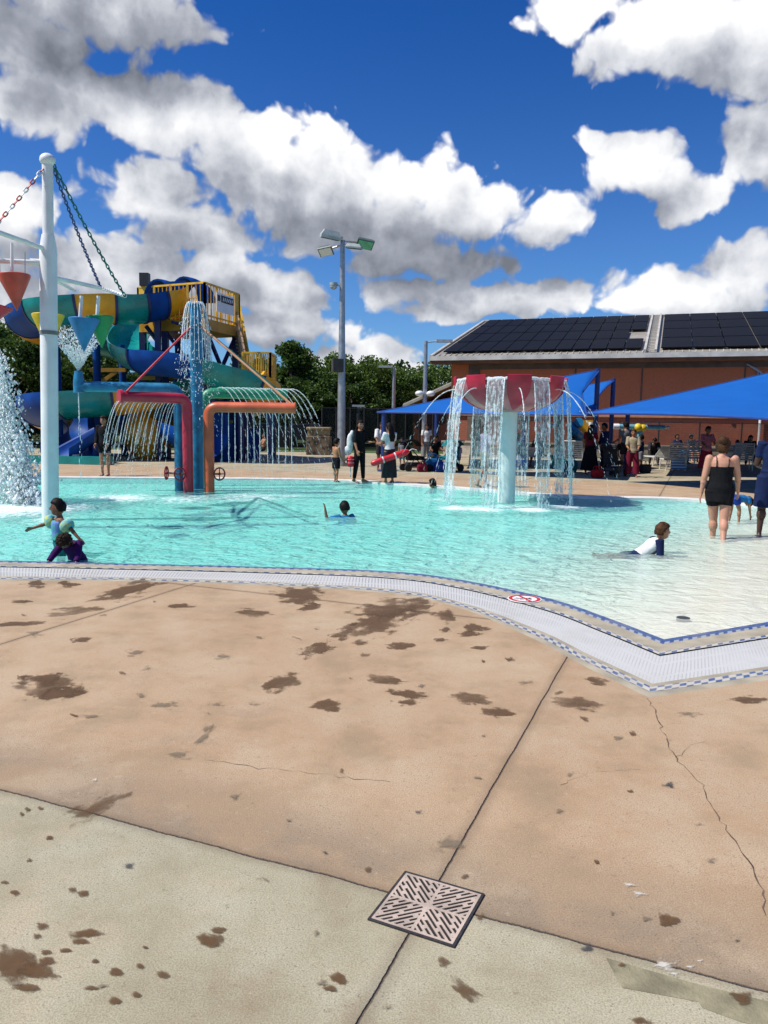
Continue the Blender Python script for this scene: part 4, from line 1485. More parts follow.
# the wood further off
mb = MB()
r = np.random.default_rng(3)
for i in range(56):
    x = -75 + i * 2.6 + r.uniform(-.8, .8)
    if x > 4: continue
    m_, cl = crown_mesh(100 + i % 6, 6.5 * r.uniform(.8, 1.15), 2.6, 1500, .22, .02)
    y = 74 + r.uniform(-4, 6); o = len(mb.v)
    mb.v += [(p[0] + x, p[1] + y, p[2]) for p in m_.v]; mb.f += [tuple(q + o for q in f) for f in m_.f]; mb.m += m_.m
wood = mb.build('treeline', m_leafA, smooth=False)
tag(wood, 'far line of dark woods closing the view behind the fence', 'woods', kind='stuff')

# ------------------------------------------------------------------ tall floodlight pole
lb = gp(341, 466); LX, LY = lb.x, lb.y
lp = thing('floodlight_pole', 'tall grey steel pole with four floodlight heads, a camera and a loudspeaker', 'light pole', (LX, LY, 0))
zt_ = at(344, 240, LY).z
mb = MB(); mb.tube([(LX, LY, 0), (LX, LY, 2.2), (LX, LY, zt_)], [.15, .14, .08], 16); child(mb, 'pole', m_metal, lp)
mb = MB(); mb.tube([(LX, LY, 0), (LX, LY, .12)], [.26, .24], 16); child(mb, 'base', paint('concrete footing', (.4, .37, .32), .9, .15), lp)
m_lamp = paint('lamp housing', (.40, .44, .43), .45, .1, 5); m_lampd = paint('dark lamp housing', (.10, .13, .12), .45, .1, 5)
m_glassg = paint('green lit lens', (.10, .52, .26), .2, .1, 5); m_glassw = paint('pale lens', (.82, .84, .78), .15, .05, 5)
def lamp(dx, dy, dz, size, rx, rz, hm, lm, tilt):
    mb = MB()
    c = Vector((LX + dx, LY + dy, zt_ + dz))
    R = Matrix.Rotation(rz, 3, 'Z') @ Matrix.Rotation(tilt, 3, 'X') @ Matrix.Rotation(rx, 3, 'Y')
    size = tuple(q * .82 for q in size)
    hx, hy, hz = [q / 2 for q in size]
    top = [Vector((x * hx * .72, y * hy * .72, hz)) for x, y in ((-1, -1), (1, -1), (1, 1), (-1, 1))]
    bot = [Vector((x * hx, y * hy, -hz)) for x, y in ((-1, -1), (1, -1), (1, 1), (-1, 1))]
    md = [Vector((x * hx, y * hy, -hz * .3)) for x, y in ((-1, -1), (1, -1), (1, 1), (-1, 1))]
    mb.loft([[R @ p + c for p in ring] for ring in (bot, md, top)])
    o = child(mb, 'lamp_head', hm, lp, smooth=False)
    mb = MB(); mb.box(c + R @ Vector((0, 0, -hz - .012)), (size[0] * .86, size[1] * .86, .02), R)
    o2 = child(mb, 'lens', lm, lp, smooth=False)
    mb = MB(); mb.tube([(LX, LY, zt_ + dz * .6), c], .035, 8); child(mb, 'arm', m_metal, lp)
lamp(-.40, -.25, .12, (.85, .62, .34), rad(8), rad(12), m_lamp, m_lampd, rad(12))
lamp(-.62, .35, -.28, (.62, .5, .20), rad(-12), rad(-15), m_lampd, m_glassw, rad(-30))
lamp(.78, .15, -.06, (.74, .52, .20), rad(8), rad(20), m_lampd, m_glassg, rad(-32))
lamp(.42, -.35, -.28, (.70, .50, .18), rad(6), rad(-8), m_lamp, m_lampd, rad(8))
zc = at(342, 286, LY).z
mb = MB(); mb.tube([(LX, LY, zc), (LX - .3, LY - .1, zc + .04)], .03, 8); mb.ell((LX - .3, LY - .1, zc - .03), (.13, .13, .12)); mb.tube([(LX - .3, LY - .1, zc + .0), (LX - .3, LY - .1, zc + .09)], .14, 14); child(mb, 'camera', m_lamp, lp)
zc = at(340, 366, LY).z
mb = MB(); mb.box((LX - .14, LY - .22, zc), (.38, .30, .46), Matrix.Rotation(rad(18), 3, 'Z')); child(mb, 'loudspeaker', paint('dark speaker box', (.05, .045, .04), .6, .2), lp, smooth=False)

# slim lamp poles further off
def slim(px, ytop, Y, label, head=1, lights=False):
    g = at(px, 440, Y); zt2 = at(px, ytop, Y).z
    o = thing('lamp_pole', label, 'light pole', (g.x, Y, 0), 0, 'slim lamp poles behind the canopies')
    mb = MB(); mb.tube([(0, 0, 0), (0, 0, zt2)], [.13, .08], 12)
    mb.build('pole', m_metal, o)
    mb = MB(); mb.tube([(0, 0, zt2 - .06), (head * .55, 0, zt2)], .035, 6); mb.box((head * .85, 0, zt2 + .01), (.75, .3, .12)); mb.build('lamp_head', m_lamp, o, smooth=False)
    if lights:
        for dz in (2.2, 2.9):
            mb = MB()
            for s in (-1, 1):
                mb.ell((s * .26, -.1, zt2 - dz - .2), (.2, .2, .13)); mb.tube([(0, 0, zt2 - dz - .15), (s * .26, 0, zt2 - dz - .15)], .03, 6)
            mb.build('floodlight', m_whitepost, o)
    return o
slim(424, 341, 36, 'slim pale lamp pole with side floodlights standing beside the left eave of the building', 1, True)
slim(393, 367, 44, 'slim grey lamp pole rising behind the left end of the blue canopy', -.6)
slim(358, 406, 46, 'short grey lamp pole with a stubby head behind the lifeguard in black', .01)

# ------------------------------------------------------------------ stone pillar, fence, grass things
m_stone = paint('buff stone', (.42, .33, .17), .85, .25, 3, .6, 18, dirt=.5)
m_stone2 = paint('rough stone base', (.20, .15, .10), .9, .4, 4, .9, 12, dirt=.6)
pg = at(319, 445, 37)
pil = thing('stone_pillar', 'square stone gate pillar with a rough base on the far grass edge', 'pillar', (pg.x, 37, 0))
mb = MB(); mb.box((0, 0, .45), (1.15, 1.15, .9)); mb.build('base', m_stone2, pil, bevel=.04, smooth=False)
mb = MB(); mb.box((0, 0, 1.05), (1.0, 1.0, .3)); mb.box((0, 0, 1.25), (1.12, 1.12, .12)); mb.build('cap', m_stone, pil, bevel=.03, smooth=False)

def mesh_mat(name, col, a):
    m, nt, out = nodes(name)
    geo = N(nt, 'ShaderNodeNewGeometry')
    n1 = noise(nt, geo.outputs['Position'], 1.2, 4, .6)
    d = N(nt, 'ShaderNodeBsdfDiffuse'); d.inputs[0].default_value = (*col, 1)
    t = N(nt, 'ShaderNodeBsdfTransparent')
    mx = N(nt, 'ShaderNodeMixShader', i_0=math_(nt, 'MULTIPLY_ADD', n1, .25, a - .12))
    nt.links.new(t.outputs[0], mx.inputs[1]); nt.links.new(d.outputs[0], mx.inputs[2]); nt.links.new(mx.outputs[0], out.inputs[0])
    return m
m_mesh = mesh_mat('dark fence mesh', (.022, .028, .026), .62)
m_mesh2 = mesh_mat('thin fence mesh', (.02, .02, .02), .32)
m_fpost = paint('black fence post', (.022, .022, .024), .5, .1)
def fence(p, q, h, n, mat, label, group='chain link fences round the pool'):
    p, q = Vector(p), Vector(q)
    o = thing('chain_link_fence', label, 'fence', p, 0, group)
    d = q - p
    mb = MB()
    mb.bar((0, 0, h), d + Vector((0, 0, h)), .045); mb.bar((0, 0, .08), d + Vector((0, 0, .08)), .035)
    mb.build('rail', m_fpost, o, smooth=False)
    for k in range(n + 1):
        mb = MB(); c = d * (k / n); mb.tube([c, c + Vector((0, 0, h + .05))], .035, 8); mb.build('post', m_fpost, o)
    mb = MB(); mb.bar(Vector((0, .0, h / 2 + .04)), d + Vector((0, 0, h / 2 + .04)), .012, h - .14); mb.build('mesh_panel', mat, o, smooth=False)
    return o
fence((at(322, 440, 40.6).x, 40.6, 0), (at(446, 440, 41.5).x, 41.5, 0), 2.3, 9, m_mesh, 'dark screened chain link fence between the stone pillar and the brick building')
fence((at(-90, 440, 40.6).x, 40.6, 0), (at(312, 440, 40.6).x, 40.6, 0), 1.9, 18, m_mesh2, 'long thin chain link fence behind the slide, left of the stone pillar')

# parked cars glimpsed far behind the pillar
m_car = paint('car silver', (.45, .47, .50), .25, .05, 2, metal=.5); m_card = paint('car dark', (.03, .035, .05), .25, .05, 2); m_cgl = paint('car glass', (.03, .04, .05), .08, .05); m_tyre = paint('tyre', (.02, .02, .02), .9, .1)
def car(x, y, rz, mat, label):
    o = thing('parked_car', label, 'car', (x, y, 0), rz, 'cars parked beyond the fence')
    mb = MB()
    prof = [(-2.2, .45), (-2.15, .85), (-1.3, .98), (-.7, 1.42), (.6, 1.45), (1.35, 1.0), (2.1, .85), (2.2, .45)]
    L = [Vector((x_, -.85, z_)) for x_, z_ in prof]; R_ = [Vector((x_, .85, z_)) for x_, z_ in prof]
    n = len(prof)
    mb.add(L + R_, [(i, i + 1, n + i + 1, n + i) for i in range(n - 1)] + [tuple(range(n - 1, -1, -1)), tuple(range(n, 2 * n)), (n - 1, 0, n, 2 * n - 1)])
    mb.build('body', mat, o, smooth=False, bevel=.06)
    mb = MB()
    for s in (-1, 1):
        mb.add([(-.95, s * .858, 1.0), (1.1, s * .858, 1.0), (.5, s * .858, 1.36), (-.6, s * .858, 1.36)], [(0, 1, 2, 3)])
    mb.build('side_window', m_cgl, o, smooth=False)
    for x_ in (-1.35, 1.35):
        for s in (-1, 1):
            mb = MB(); mb.tube([(x_, s * .72, .33), (x_, s * .88, .33)], .33, 18); mb.build('wheel', m_tyre, o)
    return o
car(at(268, 440, 47).x, 47, .1, m_card, 'dark car parked behind the seated sunbather on the grass')
car(at(307, 440, 47).x, 47, -.05, m_card, 'dark blue car parked just left of the stone pillar')

# ------------------------------------------------------------------ brick building with solar roof
def panel_wall():
    m, nt, out = nodes('orange panel wall')
    geo = N(nt, 'ShaderNodeNewGeometry')
    P = geo.outputs['Position']
    sp_ = N(nt, 'ShaderNodeSeparateXYZ'); nt.links.new(P, sp_.inputs[0])
    n1 = noise(nt, P, .6, 5, .6); n2 = noise(nt, P, 10, 4, .6)
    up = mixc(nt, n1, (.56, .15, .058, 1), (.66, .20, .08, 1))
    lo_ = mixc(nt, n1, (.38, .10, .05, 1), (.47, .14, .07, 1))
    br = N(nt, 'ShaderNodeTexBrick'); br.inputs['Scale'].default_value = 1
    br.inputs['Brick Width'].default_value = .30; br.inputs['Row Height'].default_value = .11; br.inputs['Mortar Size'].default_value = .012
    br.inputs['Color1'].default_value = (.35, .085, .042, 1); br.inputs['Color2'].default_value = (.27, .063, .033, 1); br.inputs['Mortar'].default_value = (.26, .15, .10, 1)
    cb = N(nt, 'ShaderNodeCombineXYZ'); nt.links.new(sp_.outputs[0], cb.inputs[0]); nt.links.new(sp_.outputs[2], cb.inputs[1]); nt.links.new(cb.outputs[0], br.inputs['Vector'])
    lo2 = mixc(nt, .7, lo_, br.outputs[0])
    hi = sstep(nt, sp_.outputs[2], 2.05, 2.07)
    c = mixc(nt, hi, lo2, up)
    c = mixc(nt, math_(nt, 'MULTIPLY', sstep(nt, n2, .5, .7), .2), c, (.15, .06, .03, 1))
    b = N(nt, 'ShaderNodeBsdfPrincipled', i_Base_Color=c, i_Roughness=.85)
    nt.links.new(b.outputs[0], out.inputs[0])
    return m
m_wall = panel_wall()
m_band = paint('grey wall band', (.17, .12, .085), .8, .15, 2)
m_ridge = paint('ribbed roof metal', (.42, .38, .31), .45, .12, 2, metal=.3)
m_gut = paint('pale gutter', (.62, .58, .50), .4, .1, 2, metal=.2)
m_soff = paint('soffit brown', (.22, .10, .05), .8, .15, 2)
m_solar, snt, sout = nodes('black solar panel')
sg = N(snt, 'ShaderNodeTexCoord'); sn = noise(snt, sg.outputs['Object'], .8, 4, .6)
sc2 = mixc(snt, sn, (.004, .004, .005, 1), (.010, .010, .011, 1))
sb = N(snt, 'ShaderNodeBsdfPrincipled', i_Base_Color=sc2, i_Roughness=.55); sb.inputs['Specular IOR Level'].default_value = .12; snt.links.new(sb.outputs[0], sout.inputs[0])
E0 = at(430, 357, 41)
UA = rad(20)
U = Vector((math.cos(UA), -math.sin(UA), 0)); Vv = Vector((math.sin(UA), math.cos(UA), 0))
ZE = E0.z; LEN = 27.0; DEP = 12.0
ridge = at(475, 322, (E0 + Vv * DEP).y)
ZR = ridge.z
bld = thing('recreation_building', 'large orange brick hall with a long roof of black solar panels', 'building', (E0.x, E0.y, 0))
O = Vector((E0.x, E0.y, 0))
def W_(a, s, z): return U * a + Vv * s + Vector((0, 0, z)) + O
def bchild(mb, name, mat, par=None, **kw):
    o = mb.build(name, mat, par or bld, **kw)
    o.matrix_parent_inverse = Matrix.Translation(-O)
    return o
mb = MB()
c8 = [W_(.95, .9, 0), W_(LEN, .9, 0), W_(LEN, 23, 0), W_(.95, 23, 0), W_(.95, .9, ZE - .1), W_(LEN, .9, ZE - .1), W_(LEN, 23, ZE - .1), W_(.95, 23, ZE - .1)]
mb.add(c8, [(0, 1, 5, 4), (1, 2, 6, 5), (2, 3, 7, 6), (3, 0, 4, 7), (4, 5, 6, 7)])
gz = W_(.95, 12, ZR - .25)
mb.add([W_(.95, .9, ZE - .1), W_(.95, 23, ZE - .1), gz], [(0, 2, 1)])
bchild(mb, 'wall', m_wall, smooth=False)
def ubox(mb, a0, a1, s0, s1, z0, z1):
    P8 = [W_(a, s, z) for a in (a0, a1) for s in (s0, s1) for z in (z0, z1)]
    mb.add(P8, [(0, 1, 3, 2), (4, 6, 7, 5), (0, 4, 5, 1), (2, 3, 7, 6), (0, 2, 6, 4), (1, 5, 7, 3)])
mb = MB(); ubox(mb, 1.9, LEN, .84, .9, ZE - .62, ZE - .34); ubox(mb, 1.9, 2.5, .82, .9, 0, ZE - .62); bchild(mb, 'band', m_band, smooth=False)
for a in (7.4, 10.6, 15.2, 19.8, 23.5):
    mb = MB(); ubox(mb, a, a + .07, .87, .9, 2.2, ZE - .62); bchild(mb, 'wall_joint', m_band, smooth=False)
mb = MB(); ubox(mb, .95, LEN, .80, .9, 2.0, 2.08); bchild(mb, 'ledge', paint('pale ledge', (.40, .20, .11), .8, .1), smooth=False)
# brackets whose shadows fall on the wall
for a in (14.2, 18.8):
    mb = MB(); ubox(mb, a, a + .12, .45, .9, 2.7, 2.85); bchild(mb, 'bracket', m_fpost, smooth=False)
# roof
def slope(a, t, lift=0):
    p = W_(a, DEP * t, ZE + (ZR - ZE) * t)
    nrm = (Vector((0, 0, 1)) * DEP - Vv * (ZR - ZE)).normalized()
    return p + nrm * lift
mb = MB()
th = .16
P8 = [slope(a, t, l) for a in (0, LEN + .5) for t in (0, 1) for l in (-th, 0)]
mb.add(P8, [(0, 1, 3, 2), (4, 6, 7, 5), (0, 4, 5, 1), (2, 3, 7, 6), (0, 2, 6, 4), (1, 5, 7, 3)])
bk = [W_(0, 24, ZE), W_(LEN + .5, 24, ZE), W_(LEN + .5, 12, ZR - .01), W_(0, 12, ZR - .01)]
mb.add(bk, [(0, 1, 2, 3)])
roof = bchild(mb, 'roof', m_ridge, smooth=False)
def rchild(mb, name, mat, **kw):
    o = mb.build(name, mat, roof, **kw); o.matrix_parent_inverse = Matrix.Identity(4); o.matrix_basis = Matrix.Identity(4)
    # roof carries world-space verts with the parent-inverse of the building, so its children need no further shift
    return o
mb = MB()
ubox(mb, -.02, LEN + .5, -.16, -.02, ZE - .20, ZE + .03); rchild(mb, 'gutter', m_gut, smooth=False)
mb = MB(); ubox(mb, 0, LEN + .5, .0, .9, ZE - .34, ZE - .19); rchild(mb, 'soffit', m_soff, smooth=False)
mb = MB()
for k in range(92):
    a = .1 + k * .30
    P8 = [slope(aa, t, l) for aa in (a, a + .035) for t in (.005, .05) for l in (0, .05)]
    mb.add(P8, [(0, 1, 3, 2), (4, 6, 7, 5), (0, 4, 5, 1), (2, 3, 7, 6), (0, 2, 6, 4), (1, 5, 7, 3)])
rchild(mb, 'rib', m_gut, smooth=False)
def proj_a(px):                 # distance along the eave at picture column px
    best = min(np.linspace(0, LEN, 600), key=lambda a: abs((384 + F * (W_(a, 0, ZE).x / W_(a, 0, ZE).y)) - px))
    return best
aG0, aG1 = proj_a(637), proj_a(650)
cnt = 0
for (a0, a1, n) in ((.5, aG0 - .12, 12), (aG1 + .15, LEN + .4, 11)):
    w = (a1 - a0) / n
    for i in range(n):
        for j in range(4):
            if a0 < 2 and i == n - 1 and j == 1:
                continue
            t0, t1 = .055 + j * .233, .055 + (j + 1) * .233
            mb = MB()
            P8 = [slope(a, t, l) for a in (a0 + i * w + .025, a0 + (i + 1) * w - .025) for t in (t0 + .006, t1 - .006) for l in (.10, .16)]
            mb.add(P8, [(0, 1, 3, 2), (4, 6, 7, 5), (0, 4, 5, 1), (2, 3, 7, 6), (0, 2, 6, 4), (1, 5, 7, 3)])
            o = rchild(mb, 'solar_panel', m_solar, smooth=False)
mb = MB()                       # walkway ladder between the two fields of panels
for a in (aG0, aG1 - .1):
    P8 = [slope(aa, t, l) for aa in (a, a + .1) for t in (.0, 1.0) for l in (.06, .2)]
    mb.add(P8, [(0, 1, 3, 2), (4, 6, 7, 5), (0, 4, 5, 1), (2, 3, 7, 6), (0, 2, 6, 4), (1, 5, 7, 3)])
for k in range(26):
    t = .02 + k * .037
    P8 = [slope(aa, tt, l) for aa in (aG0 + .1, aG1 - .1) for tt in (t, t + .008) for l in (.08, .12)]
    mb.add(P8, [(0, 1, 3, 2), (4, 6, 7, 5), (0, 4, 5, 1), (2, 3, 7, 6), (0, 2, 6, 4), (1, 5, 7, 3)])
rchild(mb, 'roof_walkway', m_gut, smooth=False)
mb = MB()
P8 = [slope(a, t, l) for a in (0, .14) for t in (0, 1) for l in (.02, .10)]
mb.add(P8, [(0, 1, 3, 2), (4, 6, 7, 5), (0, 4, 5, 1), (2, 3, 7, 6), (0, 2, 6, 4), (1, 5, 7, 3)])
P8 = [slope(a, t, l) for a in (0.14, LEN) for t in (.99, 1.005) for l in (.02, .12)]
mb.add(P8, [(0, 1, 3, 2), (4, 6, 7, 5), (0, 4, 5, 1), (2, 3, 7, 6), (0, 2, 6, 4), (1, 5, 7, 3)])
rchild(mb, 'roof_edge', m_gut, smooth=False)
mb = MB()
ca = proj_a(752)
for k in range(4):
    a = ca + k * .13
    mb.tube([W_(a - .5 + k * .03, .8, ZE - .5 - k * .1), W_(a, .78, ZE - .75 - k * .12), W_(a, .78, 2.3)], .04, 6)
bchild(mb, 'conduit', m_metal)
# downpipe and white pipe by the right
mb = MB(); a = proj_a(757); mb.tube([W_(a, .7, 0), W_(a, .7, 2.3)], .06, 8); bchild(mb, 'downpipe', m_whitepost)
# low wing with a ribbed shed roof at the left end
wing = thing('low_wing', 'low brick annex with a ribbed pale metal shed roof left of the hall', 'building', (E0.x, E0.y, 0))
def wchild(mb, name, mat, **kw):
    o = mb.build(name, mat, wing, **kw); o.matrix_parent_inverse = Matrix.Translation(-O); return o
zl = at(400, 405, 45).z
a_l = -2.7
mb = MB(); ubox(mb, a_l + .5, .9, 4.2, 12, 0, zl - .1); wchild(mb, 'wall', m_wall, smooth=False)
mb = MB()
zh = at(438, 378, 45).z
Rf = [W_(a_l, 3.6, zl), W_(.93, 3.6, zh), W_(.93, 12.5, zh), W_(a_l, 12.5, zl)]
mb.add(Rf + [p - Vector((0, 0, .15)) for p in Rf], [(0, 1, 2, 3), (7, 6, 5, 4), (0, 4, 5, 1), (1, 5, 6, 2), (2, 6, 7, 3), (3, 7, 4, 0)])
ro = wchild(mb, 'roof', m_ridge, smooth=False)
mb = MB()
for k in range(22):
    s = 3.7 + k * .4
    mb.bar(W_(a_l, s, zl + .04), W_(.93, s, zh + .04), .05, .07)
wchild(mb, 'roof_rib', m_gut, smooth=False)
# pale low wall in front of the hall
m_lowall = paint('cream low wall', (.50, .45, .36), .8, .15, 2)
mb = MB(); ubox(mb, 1.2, LEN, -1.3, -.95, 0, .62); ubox(mb, 1.1, LEN, -1.36, -.90, .62, .70)
o = mb.build('low_wall', m_lowall, loc=tuple(W_(1.2, -1.1, 0)), smooth=False); tag(o, 'cream low concrete wall along the foot of the orange brick hall', 'wall')
fence(W_(3, -2.2, 0), W_(LEN, -2.2, 0), 1.75, 14, m_mesh2, 'thin black chain link fence in front of the orange brick hall')

# ------------------------------------------------------------------ shade canopies
def fabric():
    m, nt, out = nodes('blue shade fabric')
    tc = N(nt, 'ShaderNodeTexCoord')
    n1 = noise(nt, tc.outputs['Object'], 1.4, 4, .55); n2 = noise(nt, tc.outputs['Object'], 60, 2, .5)
    c = mixc(nt, n1, (.008, .115, .44, 1), (.012, .155, .55, 1))
    d = N(nt, 'ShaderNodeBsdfPrincipled', i_Base_Color=c, i_Roughness=.7); d.inputs['Specular IOR Level'].default_value = .2
    bp = N(nt, 'ShaderNodeBump', i_Strength=.25, i_Distance=.05, i_Height=n1); nt.links.new(bp.outputs[0], d.inputs['Normal'])
    t = N(nt, 'ShaderNodeBsdfTranslucent'); nt.links.new(c, t.inputs[0])
    mx = N(nt, 'ShaderNodeMixShader', i_0=.27); nt.links.new(d.outputs[0], mx.inputs[1]); nt.links.new(t.outputs[0], mx.inputs[2]); nt.links.new(mx.outputs[0], out.inputs[0])
    return m
m_fab = fabric()
m_hem = paint('dark blue hem', (.008, .05, .24), .7, .1)
m_post = paint('dark blue steel post', (.012, .035, .17), .4, .12)
def sail(A, B, C, D, label, posts, curve=.10):
    """fabric stretched between four corners in order; edges hollow inwards"""
    A, B, C, D = map(Vector, (A, B, C, D))
    cen = (A + B + C + D) / 4
    o = thing('shade_canopy', label, 'canopy', (cen.x, cen.y, 0), 0, 'blue shade canopies on the far deck')
    n = 18
    vs, fs = [], []
    for j in range(n + 1):
        for i in range(n + 1):
            u, v = i / n, j / n
            p = (A * (1 - u) + B * u) * (1 - v) + (D * (1 - u) + C * u) * v
            # hollow the edges towards the middle
            hu, hv = 4 * u * (1 - u), 4 * v * (1 - v)
            pull = curve * (hu * (2 * v - 1) ** 4 + hv * (2 * u - 1) ** 4)
            p = p.lerp(cen, min(.5, pull))
            vs.append(p)
    for j in range(n):
        for i in range(n):
            a = j * (n + 1) + i
            fs.append((a, a + 1, a + n + 2, a + n + 1))
    mb = MB(); mb.add(vs, fs)
    f = mb.build('fabric', m_fab, o); f.matrix_parent_inverse = Matrix.Translation(-Vector(o.location))
    s = f.modifiers.new('thickness', 'SOLIDIFY'); s.thickness = .012
    idx = [i for i in range(n + 1)] + [j * (n + 1) + n for j in range(1, n + 1)] + [n * (n + 1) + i for i in range(n - 1, -1, -1)] + [j * (n + 1) for j in range(n - 1, 0, -1)]
    mb = MB(); mb.tube([vs[i] for i in idx] + [vs[idx[0]]], .030, 6, False)
    h = mb.build('hem', m_hem, o); h.matrix_parent_inverse = Matrix.Translation(-Vector(o.location))
    for p in posts:
        p = Vector(p)
        mb = MB(); mb.tube([(p.x, p.y, 0), (p.x, p.y, p.z + .05)], .085, 12); mb.tube([(p.x, p.y, 0), (p.x, p.y, .03)], .2, 12)
        q = mb.build('post', m_post, o); q.matrix_parent_inverse = Matrix.Translation(-Vector(o.location))
    return o
S1 = [at(377, 412.5, 25.2), at(600, 370, 26), at(582, 393, 24.8), at(587, 415.5, 22.3)]
sail(S1[0], S1[1], S1[2], S1[3], 'blue canopy behind the red bowl fountain, low at its left corner, high at its right', [at(384, 413, 25.2), at(598, 370, 26.0)], .008)
S2 = [at(470, 408, 34), at(615, 380, 29), at(598, 397, 27.3), at(598, 416, 24.0)]
sail(S2[0], S2[1], S2[2], S2[3], 'second blue canopy tucked behind the pointed corner of the one behind the fountain', [at(613.5, 380, 29), at(525, 409, 36)], .05)
S3 = [at(586, 413.5, 21.8), at(930, 334, 27.5), at(1010, 436, 20), at(790, 420.5, 16.4)]
sail(S3[0], S3[1], S3[2], S3[3], 'large blue canopy spreading to the right edge above the loungers', [S3[1], S3[3] + Vector((1.8, .5, 0))], .06)

R1 = [at(428, 409.5, 27), at(560, 392, 27.5), at(566, 402, 34.5), at(436, 408.5, 34)]  # added canopy, hidden by the front ones, deepens the shade on the deck
sail(R1[0], R1[1], R1[2], R1[3], 'added rear blue canopy hidden behind the fountain canopy to shade the deck', [at(437, 409, 30), at(560, 396, 31)], .02)
R2 = [at(628, 411, 24.5), at(850, 392, 24), at(850, 400, 33), at(640, 410.5, 33)]  # second added canopy, out of sight, there to shade the lounger area
sail(R2[0], R2[1], R2[2], R2[3], 'added rear blue canopy hidden behind the large right hand one to shade the loungers', [at(850, 395, 28), at(628, 411, 29)], .02)
# ------------------------------------------------------------------ water slide and tower
m_teal = paint('teal fibreglass', (.006, .27, .25), .28, .12, 1.5, dirt=.05)
m_sblue = paint('royal blue fibreglass', (.004, .062, .30), .5, .15, 1.5, spec=.14)
m_syel = paint('amber fibreglass', (.76, .38, .014), .32, .12, 1.5, dirt=.06)
m_yrail = paint('yellow rail paint', (.80, .47, .035), .45, .15, 3, dirt=.2)
m_navy = paint('navy steel', (.012, .022, .12), .45, .15, 3)
m_ystl = paint('amber steel', (.50, .26, .015), .45, .15, 3)
sl0 = at(150, 460, 30)
slide = thing('water_slide', 'winding teal, blue and amber water slide flumes climbing to a yellow railed tower', 'water slide', (sl0.x, 30, 0))
SL = Vector((sl0.x, 30, 0))
def schild(mb, name, mat, par=None, **kw):
    o = mb.build(name, mat, par or slide, **kw)
    o.matrix_parent_inverse = Matrix.Translation(-SL) if par is None else Matrix.Identity(4)
    return o
def flume(ctrl, cols, rad_=.66, n=10, open_=PI * 1.06):
    """an open trough swept along the control points (picture x, y, metres away, colour); each colour run is a section of its own"""
    pts = catmull([at(x, y, Y) for x, y, Y in ctrl], n)
    N_ = len(pts)
    seg = 14
    def ring(i, off=0):
        t = (pts[min(i + 1, N_ - 1)] - pts[max(i - 1, 0)]).normalized()
        side = Vector((t.y, -t.x, 0))
        side.normalize()
        up = side.cross(t)
        if up.z < 0: up = -up
        out, inn = [], []
        for k in range(seg + 1):
            a = -PI / 2 - open_ / 2 + open_ * k / seg
            dvec = side * math.cos(a) + up * math.sin(a)
            out.append(pts[i] + dvec * rad_ + up * rad_ * .5)
            inn.append(pts[i] + dvec * (rad_ - .06) + up * rad_ * .5)
        return out + inn[::-1]
    pos = 0
    bounds = []
    for (u0, u1, mat) in cols:
        i0, i1 = int(u0 * (N_ - 1)), int(u1 * (N_ - 1))
        mb = MB(); mb.loft([ring(i) for i in range(i0, i1 + 1)])
        schild(mb, 'flume_section', mat, angle=50)
        bounds.append(i1)
    for i in bounds[:-1]:
        mb = MB()
        t = (pts[min(i + 1, N_ - 1)] - pts[max(i - 1, 0)]).normalized()
        side = Vector((t.y, -t.x, 0)).normalized(); up = side.cross(t)
        if up.z < 0: up = -up
        R = []
        for dd in (-.05, .05):
            o_, n_ = [], []
            for k in range(seg + 1):
                a = -PI / 2 - open_ / 2 + open_ * k / seg
                dvec = side * math.cos(a) + up * math.sin(a)
                o_.append(pts[i] + t * dd + dvec * (rad_ + .035) + up * rad_ * .5); n_.append(pts[i] + t * dd + dvec * (rad_ + .001) + up * rad_ * .5)
            R.append(o_ + n_[::-1])
        mb.loft(R); schild(mb, 'flange', m_navy, angle=50)
    return pts
A_ctrl = [(176, 303, 31.2), (160, 308, 30.6), (135, 312, 30), (105, 312, 29.5), (70, 314, 29.2), (43, 318, 29.6), (30, 324, 31), (36, 332, 33.2), (60, 338, 34.6), (100, 345, 35.2), (140, 356, 35.5), (172, 368, 35.2), (186, 380, 33.8),
          (180, 390, 31.6), (155, 398, 30.3), (120, 403, 29.6), (80, 406, 29.2), (55, 408, 29.4), (42, 411, 30.6), (46, 419, 33), (66, 427, 34.2), (86, 436, 33.4), (92, 444, 31.4), (84, 451, 29.6), (74, 457, 28.2), (68, 461, 27.2)]
nA = len(A_ctrl) - 1
f_ = lambda k: k / nA
A_pts = flume(A_ctrl, [(0, f_(1), m_syel), (f_(1), f_(1.7), m_sblue), (f_(1.7), f_(2.7), m_teal), (f_(2.7), f_(3.7), m_syel), (f_(3.7), f_(4.9), m_teal), (f_(4.9), f_(6.3), m_sblue), (f_(6.3), f_(8), m_syel), (f_(8), f_(10), m_teal),
                       (f_(10), f_(12.6), m_sblue), (f_(12.6), f_(14), m_teal), (f_(14), f_(15.2), m_syel), (f_(15.2), f_(16.5), m_teal), (f_(16.5), f_(18.6), m_sblue), (f_(18.6), f_(20), m_syel), (f_(20), 1, m_sblue)], .92)
B_ctrl = [(188, 304, 31.6), (176, 311, 33), (158, 320, 34.4), (138, 332, 34.6), (128, 346, 33), (131, 357, 30.8), (148, 364, 29.4), (175, 367, 29), (205, 373, 29), (232, 383, 29.2), (254, 392, 30.2), (261, 401, 32.2), (246, 409, 33.8), (215, 415, 34.4),
          (185, 421, 33.6), (170, 427, 31.4), (178, 434, 29.8), (195, 441, 29), (212, 449, 28.6)]
nB = len(B_ctrl) - 1
g_ = lambda k: k / nB
